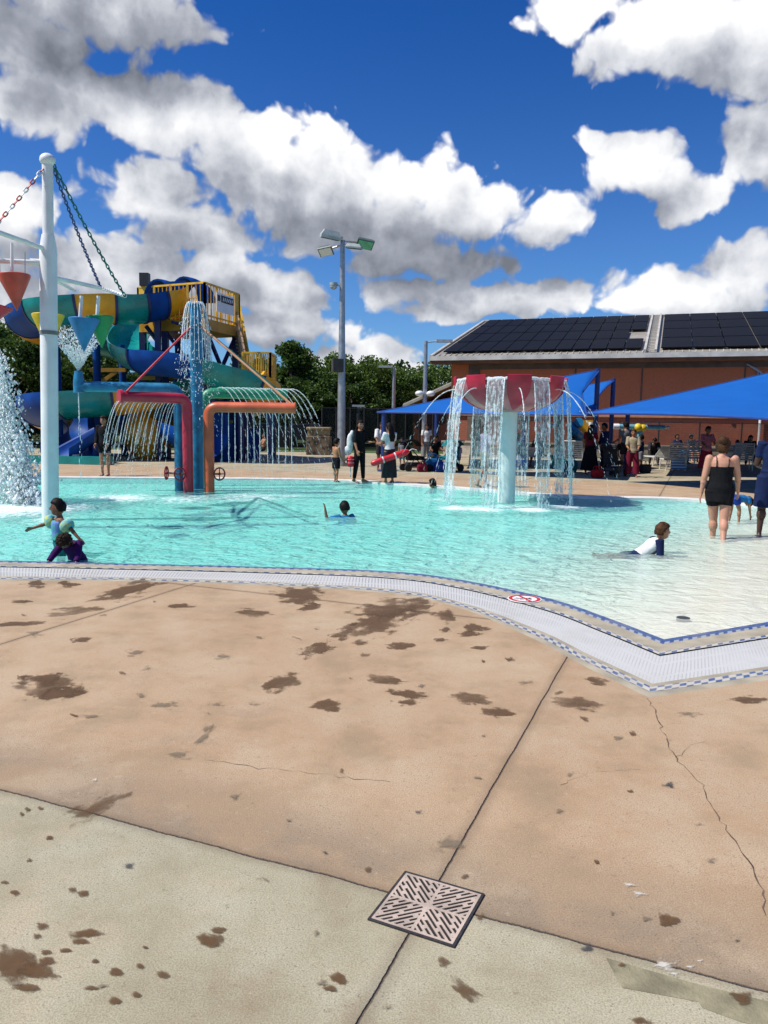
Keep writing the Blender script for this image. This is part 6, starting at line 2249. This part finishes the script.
# boy lying in the shallows, facing right
w = gp(652, 553, WZ)
person('boy in a white and navy swim shirt lying in shallow water propped on his arms', (w.x - .20, w.y - .02, WZ), rad(-88), 1.16, 'tan', 'brown', 'short', [('swim_shirt', CL['white'], [('torso', .02, .305, .012)]), ('sleeves', CL['navy'], [('torso', .22, .285, .010), ('sleeve', .98, .014)]), ('swim_shorts', CL['navy'], [('torso', -.045, .03, .014), ('legs', .75, .014)])],
    pitch=56, lean=-6, armL=(60, 8, 4), armR=(56, 8, 4), legL=(-33, 4, 2), legR=(-33, 6, 4), head=(48, 0), kid=.6, hipz=-.05)
# child with arm floats
w = gp(53, 560, 0)
kd, J = person('small child in a patterned float vest and bright arm floats, arms spread', (w.x - .14, w.y + .55, WZ - .40), rad(118), 1.07, 'brown', 'black', 'short', [('float_vest', CL['float'], [('torso', .05, .27, .035)]), ('swim_shorts', CL['teal'], [('torso', -.045, .06, .014), ('legs', .6, .014)])],
    armL=(-46, 40, 10, 34), armR=(66, 22, 4, 20), legL=(4, 6, 4), legR=(-4, 6, 4), head=(0, 14), kid=.65)
for n_ in 'LR':
    c = J['S' + n_].lerp(J['E' + n_], .62); d = (J['E' + n_] - J['S' + n_]).normalized()
    mb = MB(); a = d.orthogonal().normalized(); b = d.cross(a)
    R = []
    for t, rr_ in ((-.055, .04), (-.05, .07), (-.02, .088), (.02, .088), (.05, .07), (.055, .04)):
        R.append([c + d * t + (a * math.cos(q) + b * math.sin(q)) * rr_ for q in np.linspace(0, 2 * PI, 18, False)])
    mb.loft(R); f_o = mb.build('arm_float', CL['float2'], kd, angle=80); f_o.matrix_parent_inverse = Matrix.Identity(4)
# child in purple holding on to the edge
w = gp(62, 562, 0)
person('curly haired child in purple crouched at the pool edge, hands on the tiles', (w.x + .02, w.y + .40, WZ - .46), rad(176), .98, 'brown', 'dkbrown', 'curly', [('swim_shirt', CL['purple'], [('torso', .0, .30, .02), ('sleeve', 1.75, .014)]), ('swim_shorts', CL['purple'], [('torso', -.045, .06, .016), ('legs', .6, .014)])],
    lean=38, armL=(48, 16, 4), armR=(48, 16, 4), legL=(30, 8, 46), legR=(30, 8, 46), head=(-34, 10), kid=.65)
# swimmer in blue, one arm up
w = gp(346, 517, WZ)
person('boy in a blue swim shirt, chest deep, raising his left arm from the water', (w.x, w.y, WZ), rad(20), 1.25, 'brown', 'black', 'short', [('swim_shirt', CL['blue'], [('torso', .0, .305, .014), ('sleeve', .7)])], armL=(16, 80, 150, 6), armR=(40, 30, 20), legL=(10, 4, 30), legR=(0, 4, 30), kid=.5, hipz=-.36, lean=8)
w = gp(433, 488, WZ)
person('swimmer with a pink strap seen only by the head near the far pool edge', (w.x, w.y, WZ), rad(60), 1.2, 'tan', 'black', 'curly', [('swimsuit', CL['pink'], [('torso', -.04, .27, .013), ('strap',)])], armL=(40, 50, 20), armR=(40, 50, 20), kid=.5, hipz=-.38)
# the three standing at the far edge
p = gp(336, 482)
person('boy in dark swim shorts standing on the far deck beside the lamp pole', (p.x, p.y, 0), rad(-50), 1.16, 'warm', 'black', 'short', [SHORTS('black')], armL=(8, 5, 20), armR=(10, 5, 25), legL=(3, 3, 0), legR=(-3, 3, 2), kid=.5)
p = gp(359.5, 482)
lg, J = person('lifeguard in all black with long dark hair and a white towel on the arm', (p.x, p.y, 0), rad(-128), 1.66, 'tan', 'black', 'long', [('top', CL['black'], [('torso', .0, .305, .014), ('sleeve', 1.0)]), PANTS('black')], armL=(14, 6, 78, -18), armR=(4, 12, 22), legL=(2, 3, 0), legR=(-4, 4, 4), head=(0, 25))
def tube_float(label, p, q, mat, r=.075):
    """a foam rescue tube: padded body with rounded ends and pale straps"""
    p, q = Vector(p), Vector(q); c = (p + q) / 2
    o = thing('rescue_tube', label, 'rescue tube', c, 0, 'red rescue tubes')
    d = (q - p).normalized(); L = (q - p).length
    pts = [p - c + d * L * t for t in (0, .04, .12, .3, .5, .7, .88, .96, 1)]
    mb = MB(); mb.tube(pts, [r * k for k in (.45, .8, 1, 1.02, .98, 1.02, 1, .8, .45)], 14); mb.build('body', mat, o)
    mb = MB()
    for t in (.3, .62): mb.tube([p - c + d * L * t, p - c + d * L * (t + .03)], r * 1.06, 14)
    mb.tube(catmull([q - c, q - c + d * .1 + Vector((0, 0, .02)), q - c + d * .22 - Vector((0, 0, .05))], 4), .012, 6)
    mb.build('strap', CL['white'], o)
    return o
m_tube = paint('rescue red vinyl', (.58, .012, .028), .35, .1, 6)
hl = hand_world(lg, J['WR'] + Vector((0, 0, -.06)))
zz = at(350.5, 456, p.y - .1); z2 = at(350.5, 467, p.y - .12)
tube_float('red rescue tube hanging down beside the lifeguard in black', zz, z2, m_tube, .10)
mb = MB(); tq1 = at(352, 434, p.y - .05); tq2 = at(348, 452, p.y - .12)
mb.ell((tq1 + tq2) / 2, (.09, .07, .27)); mb.ell(tq1, (.06, .06, .10)); mb.ell((tq1 + tq2) / 2 + Vector((-.05, 0, -.2)), (.11, .07, .13))
tw = mb.build('towel', CL['white'], loc=tuple((tq1 + tq2) / 2)); tag(tw, 'crumpled white towel hanging from the arm of the lifeguard in black', 'towel')
p = gp(389, 483)
lg2, J = person('lifeguard in a white tee and long dark skirt cradling a red rescue tube', (p.x, p.y, 0), rad(38), 1.60, 'tan', 'black', 'long', [TEE('white'), ('skirt', CL['dark'], [('torso', -.03, .06, .014), ('skirt', 1.8, .04)])], armL=(22, 10, 66, -10), armR=(18, 10, 62, -10), head=(0, 0))
tube_float('long red rescue tube carried level by the lifeguard in white', at(371, 464, p.y - .30), at(409, 451, p.y - .12), m_tube, .085)
p = gp(381, 470)
person('person in a loose white tee behind the blue canopy post, partly hidden', (p.x, p.y, 0), rad(-150), 1.62, 'brown', 'black', 'short', [('shirt', CL['white'], [('torso', -.04, .30, .03), ('sleeve', .9, .03)]), SHORTS('dark')], armL=(20, 14, 60), armR=(15, 14, 40))
# woman at the slide
p = gp(105.5, 476)
person('woman in a black cover up standing at the far pool edge by the slide', (p.x, p.y, 0), rad(172), 1.68, 'tan', 'dkbrown', 'long', [('cover_up', CL['black'], [('torso', -.04, .305, .022), ('sleeve', 1.8, .02), ('legs', .55, .02)])], armL=(6, 8, 30, -6), armR=(6, 8, 30, -6), legL=(2, 1, 2), legR=(-2, 2, 3))
# behind the falling sheets of the fountain
p = gp(484, 487)
person('woman in a pale top and shorts walking behind the falling water of the red fountain', (p.x, p.y, 0), rad(-75), 1.62, 'tan', 'dkbrown', 'bun', [TEE('lav'), SHORTS('khaki')], armL=(30, 8, 60), armR=(25, 8, 70), legL=(10, 3, 6), legR=(-10, 3, 14))
p = gp(457, 471)
person('small child wrapped in a hooded white towel standing by the blue tote bags', (p.x, p.y, 0), rad(10), .95, 'fair', None, 'short', [('hooded_towel', CL['lav'], [('torso', .0, .305, .045), ('hood',), ('sleeve', .9, .03)]), ('swim_shorts', CL['pink'], [('torso', -.045, .05, .015), ('legs', .5, .015)])], kid=.6)
# under the canopies
def stand(x, y, H, yaw, label, skin, hair, hl_, gar, **k):
    p = gp(x, y); return person(label, (p.x, p.y, 0), rad(yaw), H, skin, hair, hl_, gar, vox=.012, **k)
stand(603, 474, 1.68, 100, 'person in dark navy clothes standing between the two blue canopy posts', 'brown', 'black', 'short', [('jacket', CL['navy'], [('torso', -.03, .30, .02), ('sleeve', 1.7, .016)]), PANTS('dark')], armL=(10, 8, 40), armR=(8, 8, 30))
stand(589, 474, 1.62, -30, 'woman in a wine red top and dark skirt left of the blue canopy post', 'tan', 'dkbrown', 'long', [TEE('wine'), ('skirt', CL['black'], [('torso', -.03, .07, .014), ('skirt', 1.85, .10)])], armL=(24, 14, 40), armR=(10, 12, 20))
stand(624, 470, 1.74, 20, 'man in a black cap and grey tee standing behind the one in red trousers', 'tan', 'black', 'short', [TEE('grey'), SHORTS('dark'), ('cap', CL['black'], [('cap',)])], armL=(12, 12, 50), armR=(12, 12, 40))
stand(631.5, 477, 1.50, 165, 'older woman in a beige top and loose dark red trousers, right of the stroller', 'tan', 'brown', 'short', [('blouse', CL['khaki'], [('torso', -.02, .30, .022), ('sleeve', .9, .02)]), ('trousers', CL['wine'], [('torso', -.04, .07, .02), ('legs', 1.9, .02, .05)])], armL=(18, 8, 50, -12), armR=(18, 8, 50, -12), legL=(3, 5, 2), legR=(-2, 5, 2))
stand(640, 471, 1.28, 60, 'child in a dark blue shirt and grey shorts beside the one in red trousers', 'brown', 'black', 'short', [TEE('navy'), SHORTS('grey')], kid=.4, armL=(20, 10, 60), armR=(5, 10, 20))
stand(705, 476, 1.62, 190, 'woman in a dusty pink print top standing beyond the wading woman', 'brown', 'black', 'short', [('top', CL['pink'], [('torso', -.03, .30, .02), ('sleeve', .7, .02)]), ('skirt', CL['wine'], [('torso', -.03, .07, .014), ('skirt', 1.5, .07)])], armL=(20, 12, 50), armR=(20, 12, 50))
stand(402, 468, 1.05, 160, 'small child in a grey tee under the left end of the blue canopy', 'tan', 'black', 'short', [TEE('grey'), SHORTS('teal')], kid=.6)
stand(426, 463, 1.55, 200, 'person in a white tee standing far back below the left blue canopy', 'brown', 'black', 'short', [TEE('white'), PANTS('grey')])
def sit(x, y, H, yaw, hz, label, skin, hair, hl_, gar, **k):
    p = gp(x, y); kw = dict(legL=(82, 8, 78), legR=(84, 8, 82), armL=(34, 8, 50), armR=(34, 8, 50), hipz=hz); kw.update(k)
    return person(label, (p.x, p.y, 0), rad(yaw), H, skin, hair, hl_, gar, vox=.012, **kw)
sit(748, 466, 1.65, 165, .52, 'person in black with long black hair sitting on a lounger beside the man in navy', 'tan', 'black', 'long', [('top', CL['black'], [('torso', -.03, .30, .025), ('sleeve', 1.0, .02)]), PANTS('black')], lean=12)
sit(736, 465, 1.20, 150, .45, 'child in a teal tee sitting on a lounger beside the long haired person', 'brown', 'black', 'short', [TEE('teal'), SHORTS('navy')], kid=.5)
sit(678, 463, 1.60, 200, .50, 'person in a navy top slumped in the lounger left of the striped towel chair', 'brown', 'black', 'short', [('top', CL['navy'], [('torso', -.03, .30, .03), ('sleeve', .8, .02)]), PANTS('blue')], lean=-14)
sit(652, 464, 1.62, 170, .46, 'person in charcoal hunched on a low seat by the cream wall', 'brown', 'black', 'short', [('top', CL['dark'], [('torso', -.03, .30, .05), ('sleeve', 1.3, .03)]), PANTS('dark')], lean=34)
sit(691, 462, 1.60, 185, .50, 'person in a grey hat leaning back in a lounger behind the pink topped woman', 'fair', 'brown', 'short', [TEE('grey'), SHORTS('grey'), ('cap', CL['grey'], [('cap',)])], lean=-12)
sit(538, 466, 1.60, 150, .48, 'person in a dark tee seated behind the right sheets of the fountain', 'brown', 'black', 'short', [TEE('dark'), SHORTS('blue')], lean=10)
sit(516, 465, 1.60, 205, .48, 'person in a pale tee seated just right of the fountain post', 'tan', 'black', 'short', [TEE('white'), SHORTS('grey')], lean=6)
sit(573, 468, 1.55, 150, .46, 'person in red and black sitting left of the white lounger back by the blue tube', 'brown', 'black', 'long', [TEE('dark'), PANTS('wine')], lean=10)
sit(434, 468, 1.60, 190, .46, 'person in black sitting low between the strollers and the blue chair', 'brown', 'black', 'short', [TEE('black'), PANTS('dark')], lean=16)
p = gp(263, 452)
sit(263, 452, 1.65, 120, .16, 'bare shouldered sunbather sitting on the grass behind the orange jets', 'tan', 'black', 'short', [SHORTS('dark')], legL=(75, 8, 40), legR=(80, 8, 60), lean=-8)
sit(318, 449, 1.6, 100, .40, 'person in dark clothes sitting at the foot of the stone pillar in the grass', 'brown', 'black', 'short', [TEE('navy'), PANTS('dark')], lean=10)

# ------------------------------------------------------------------ loungers and belongings
m_strap = paint('white vinyl strap', (.62, .63, .62), .5, .12, 8, dirt=.3)
m_wfr = paint('white lounger frame', (.66, .65, .62), .45, .1, 8)
def lounger(x, y, yaw, label, back=62):
    p = gp(x, y)
    o = thing('pool_lounger', label, 'lounger', (p.x, p.y, 0), rad(yaw), 'white strap loungers under the canopies')
    L, Wd, h = 1.25, .62, .38
    mb = MB()
    for s in (-1, 1):
        mb.tube([(s * Wd / 2, -L / 2, h), (s * Wd / 2, L / 2, h)], .022, 8)
        mb.tube([(s * Wd / 2, L / 2, h), (s * Wd / 2, L / 2 + .72 * math.cos(rad(back)), h + .72 * math.sin(rad(back)))], .022, 8)
    mb.tube([(-Wd / 2, -L / 2, h), (Wd / 2, -L / 2, h)], .022, 8)
    t = (L / 2 + .72 * math.cos(rad(back)), h + .72 * math.sin(rad(back))); mb.tube([(-Wd / 2, t[0], t[1]), (Wd / 2, t[0], t[1])], .022, 8)
    mb.build('frame', m_wfr, o)
    for yy in (-L / 2 + .12, L / 2 - .05):
        for s in (-1, 1):
            mb = MB(); mb.tube([(s * Wd / 2, yy, h), (s * (Wd / 2 + .02), yy - .04, 0)], .02, 8); mb.build('leg', m_wfr, o)
    mb = MB()
    for k in range(15): mb.box((0, -L / 2 + .06 + k * L / 15, h + .012), (Wd, .055, .012))
    mb.build('seat', m_strap, o, smooth=False)
    mb = MB(); R = Matrix.Rotation(rad(back), 3, 'X')
    for k in range(9): mb.box(Vector((0, L / 2, h)) + R @ Vector((0, .06 + k * .078, .014)), (Wd, .05, .012), R)
    mb.build('backrest', m_strap, o, smooth=False)
    return o
lounger(672, 470, 172, 'white lounger holding the striped blue towel, left of the pink topped woman')
lounger(690, 468, 176, 'upright white lounger directly behind the wading woman, left of her head', 72)
lounger(741, 470, 160, 'white lounger with two people seated on it at the right')
lounger(655, 466, 184, 'white lounger under the light blue play pipe', 35)
lounger(577, 470, 155, 'white lounger with raised back beside the blue spiral tube', 68)
lounger(553, 466, 190, 'white lounger half hidden by the rightmost falling sheet of water', 40)
lounger(523, 466, 182, 'white lounger just right of the fountain post', 30)
lounger(478, 466, 175, 'white lounger behind the sheet left of the fountain post', 50)
lounger(724, 466, 182, 'white lounger between the wading woman and the seated child', 45)
def cloth_on(x, y, Y, size, mat, label, name='towel', cat='towel', rot=0):
    c = at(x, y, Y); mb = MB(); n = 10
    r = random.Random(int(x * 7)); vs = []
    for side in (0, 1):
        for j in range(n + 1):
            for i in range(n + 1):
                u, v = i / n - .5, j / n - .5
                vs.append((c.x + u * size[0], c.y - abs(v) * .15 - side * .02, c.z + v * size[1] + .03 * math.sin(u * 14 + v * 3) + (.02 * r.random())))
    K = (n + 1) ** 2; fs = []
    for j in range(n):
        for i in range(n):
            a = j * (n + 1) + i
            fs += [(a, a + 1, a + n + 2, a + n + 1), (K + a, K + a + n + 1, K + a + n + 2, K + a + 1)]
    mb.add(vs, fs)
    return tag(mb.build(name, mat, loc=tuple(c)), label, cat)
m_stripe, snt2, so2 = nodes('striped towel')
tcs = N(snt2, 'ShaderNodeTexCoord'); wv_ = N(snt2, 'ShaderNodeTexWave', bands_direction='Z'); wv_.inputs['Scale'].default_value = 3.2; snt2.links.new(tcs.outputs['Object'], wv_.inputs['Vector'])
bb = N(snt2, 'ShaderNodeBsdfPrincipled', i_Roughness=.9); snt2.links.new(mixc(snt2, sstep(snt2, wv_.outputs['Fac'], .4, .6), (.05, .22, .48, 1), (.62, .66, .70, 1)), bb.inputs['Base Color']); snt2.links.new(bb.outputs[0], so2.inputs[0])
cloth_on(678, 463, gp(672, 470).y - .55, (.55, .45), m_stripe, 'blue and white striped towel draped over a white lounger')
cloth_on(674, 452, gp(672, 470).y + .2, (.36, .40), CL['navy'], 'dark navy bag propped against the back of the striped towel lounger', 'bag', 'bag')
cloth_on(558, 463, gp(555, 468).y - .5, (.5, .5), CL['teal'], 'teal towel hanging behind the right sheet of the fountain')

def stroller(x, y, yaw, mat, label):
    p = gp(x, y); o = thing('stroller', label, 'stroller', (p.x, p.y, 0), rad(yaw), 'strollers under the canopies')
    mb = MB()
    for s in (-1, 1):
        mb.tube([(s * .24, -.42, .12), (s * .24, .10, .60), (s * .24, .48, 1.02)], .016, 8); mb.tube([(s * .24, .34, .12), (s * .24, .02, .54)], .016, 8); mb.tube([(s * .24, -.42, .14), (s * .24, .34, .14)], .012, 8)
    mb.tube([(-.24, .48, 1.02), (.24, .48, 1.02)], .02, 8)
    mb.build('frame', m_fpost, o)
    for yy in (-.42, .34):
        for s in (-1, 1):
            mb = MB(); mb.tube([(s * .21, yy, .12), (s * .28, yy, .12)], .12, 16); mb.build('wheel', m_tyre, o)
    mb = MB(); mb.loft([[Vector((s * .22, yy, zz_)) for s, yy, zz_ in ((-1, -.25, .38), (1, -.25, .38), (1, .25, .36), (-1, .25, .36))], [Vector((s * .22, yy, zz_)) for s, yy, zz_ in ((-1, -.22, .50), (1, -.22, .50), (1, .28, .46), (-1, .28, .46))], [Vector((s * .22, yy, zz_)) for s, yy, zz_ in ((-1, .18, .52), (1, .18, .52), (1, .34, .95), (-1, .34, .95))]]); mb.build('seat', mat, o, smooth=False)
    mb = MB(); R = []
    for k in range(7):
        a = rad(20 + k * 22); R.append([Vector((x_ , .18 - math.cos(a) * rr_ , .72 + math.sin(a) * rr_)) for x_, rr_ in ((-.24, .34), (.24, .34), (.24, .31), (-.24, .31))])
    mb.loft(R); mb.build('hood', mat, o)
    mb = MB(); mb.box((0, .05, .22), (.40, .5, .14)); mb.build('basket', m_fpost, o, smooth=False, bevel=.03)
    return o
stroller(613, 476, 140, CL['dark'], 'dark stroller parked at the foot of the second blue canopy post')
stroller(415, 471, 110, CL['black'], 'black stroller right of the red rescue tube')
stroller(448, 471, -60, CL['teal'], 'teal hooded stroller behind the left sheet of the fountain')
def tote(x, y, Y, size, mat, label):
    c = gp(x, y); mb = MB(); sx_, sy_, sz_ = size
    o = thing('tote_bag', label, 'bag', (c.x, c.y, 0), .2, 'bags left on the far deck')
    mb.loft([[Vector((a * sx_ / 2 * k, b * sy_ / 2 * k, z)) for a, b in ((-1, -1), (1, -1), (1, 1), (-1, 1))] for k, z in ((.85, 0), (1, sz_ * .3), (1.02, sz_ * .7), (.9, sz_))]); mb.build('body', mat, o, smooth=False, bevel=.03)
    for s in (-1, 1):
        mb = MB(); mb.tube(catmull([(-sx_ * .25, s * sy_ * .42, sz_ * .9), (-sx_ * .18, s * sy_ * .4, sz_ * 1.35), (sx_ * .18, s * sy_ * .4, sz_ * 1.35), (sx_ * .25, s * sy_ * .42, sz_ * .9)], 4), .012, 6); mb.build('handle', mat, o)
    return o
tote(597, 478, 0, (.36, .22, .26), CL['red'], 'small red bag on the deck left of the dark stroller')
tote(432, 471, 0, (.55, .3, .42), CL['blue'], 'large blue tote bag beside the teal hooded stroller')
tote(441, 472, 0, (.42, .3, .34), CL['royal'], 'royal blue bag just right of the large blue tote')
tote(520, 470, 0, (.5, .3, .36), CL['royal'], 'blue cooler bag at the right foot of the fountain post')
tote(645, 473, 0, (.35, .25, .3), CL['dark'], 'dark bag on the deck beside the child in dark blue')
tote(422, 472, 0, (.32, .22, .24), CL['wine'], 'wine coloured bag between the black stroller and the blue tote')
tote(569, 472, 0, (.5, .3, .4), CL['teal'], 'teal bag on the deck below the blue spiral tube')
# play structure behind the canopies
pl = gp(586, 462)
ps = thing('play_structure', 'small play frame with amber panel, blue spiral tube and white post', 'play structure', (pl.x, pl.y, 0))
def pchild(mb, name, mat, **kw):
    o = mb.build(name, mat, ps, **kw); o.matrix_parent_inverse = Matrix.Translation(-Vector(ps.location)); return o
Yp = pl.y
mb = MB(); a, b = at(577, 420, Yp), at(594, 446, Yp); mb.box((a + b) / 2, (abs(b.x - a.x), .08, abs(a.z - b.z))); pchild(mb, 'amber_panel', m_syel, smooth=False)
mb = MB(); p = at(591, 422, Yp - .2); mb.tube([p, (p.x, p.y, 0)], .09, 12); pchild(mb, 'post', m_whitepost)
mb = MB()
hel = [at(575 + 4 * math.cos(k * .7), 422 + k * 1.6, Yp - .4 + .3 * math.sin(k * .7)) for k in range(18)]
mb.tube(hel, [.20] * len(hel), 12); pchild(mb, 'spiral_tube', m_bluep)
mb = MB(); mb.tube([at(548, 425.5, Yp), at(562, 426, Yp)], .08, 10); p = at(560, 425, Yp); mb.tube([p, (p.x, p.y, 0)], .05, 10); pchild(mb, 'side_arm', m_whitepost)
# light blue play pipe with yellow joint
yq = gp(640, 465).y
pp = thing('water_pipe_play', 'pale blue play pipe on a post with a yellow joint, level under the large canopy', 'water pipe', (at(640, 465, yq).x, yq, 0))
def qchild(mb, name, mat, **kw):
    o = mb.build(name, mat, pp, **kw); o.matrix_parent_inverse = Matrix.Translation(-Vector(pp.location)); return o
m_pb = paint('pale blue pipe', (.16, .42, .52), .4, .12)
mb = MB(); mb.tube([at(617, 426.5, yq), at(664, 427.5, yq)], .10, 14); p = at(640, 428, yq); mb.tube([p, (p.x, p.y, 0)], .13, 14); qchild(mb, 'pipe', m_pb)
mb = MB(); mb.tube([at(663, 427.5, yq), at(669, 427.6, yq)], .06, 12); mb.tube([at(613, 426.5, yq), at(619, 426.5, yq)], .115, 12); qchild(mb, 'end_piece', m_whitepost)
mb = MB(); mb.ell(at(638, 427.5, yq - .05), .17); mb.ell(at(643, 428, yq - .05), .15); qchild(mb, 'joint', m_yellowc)
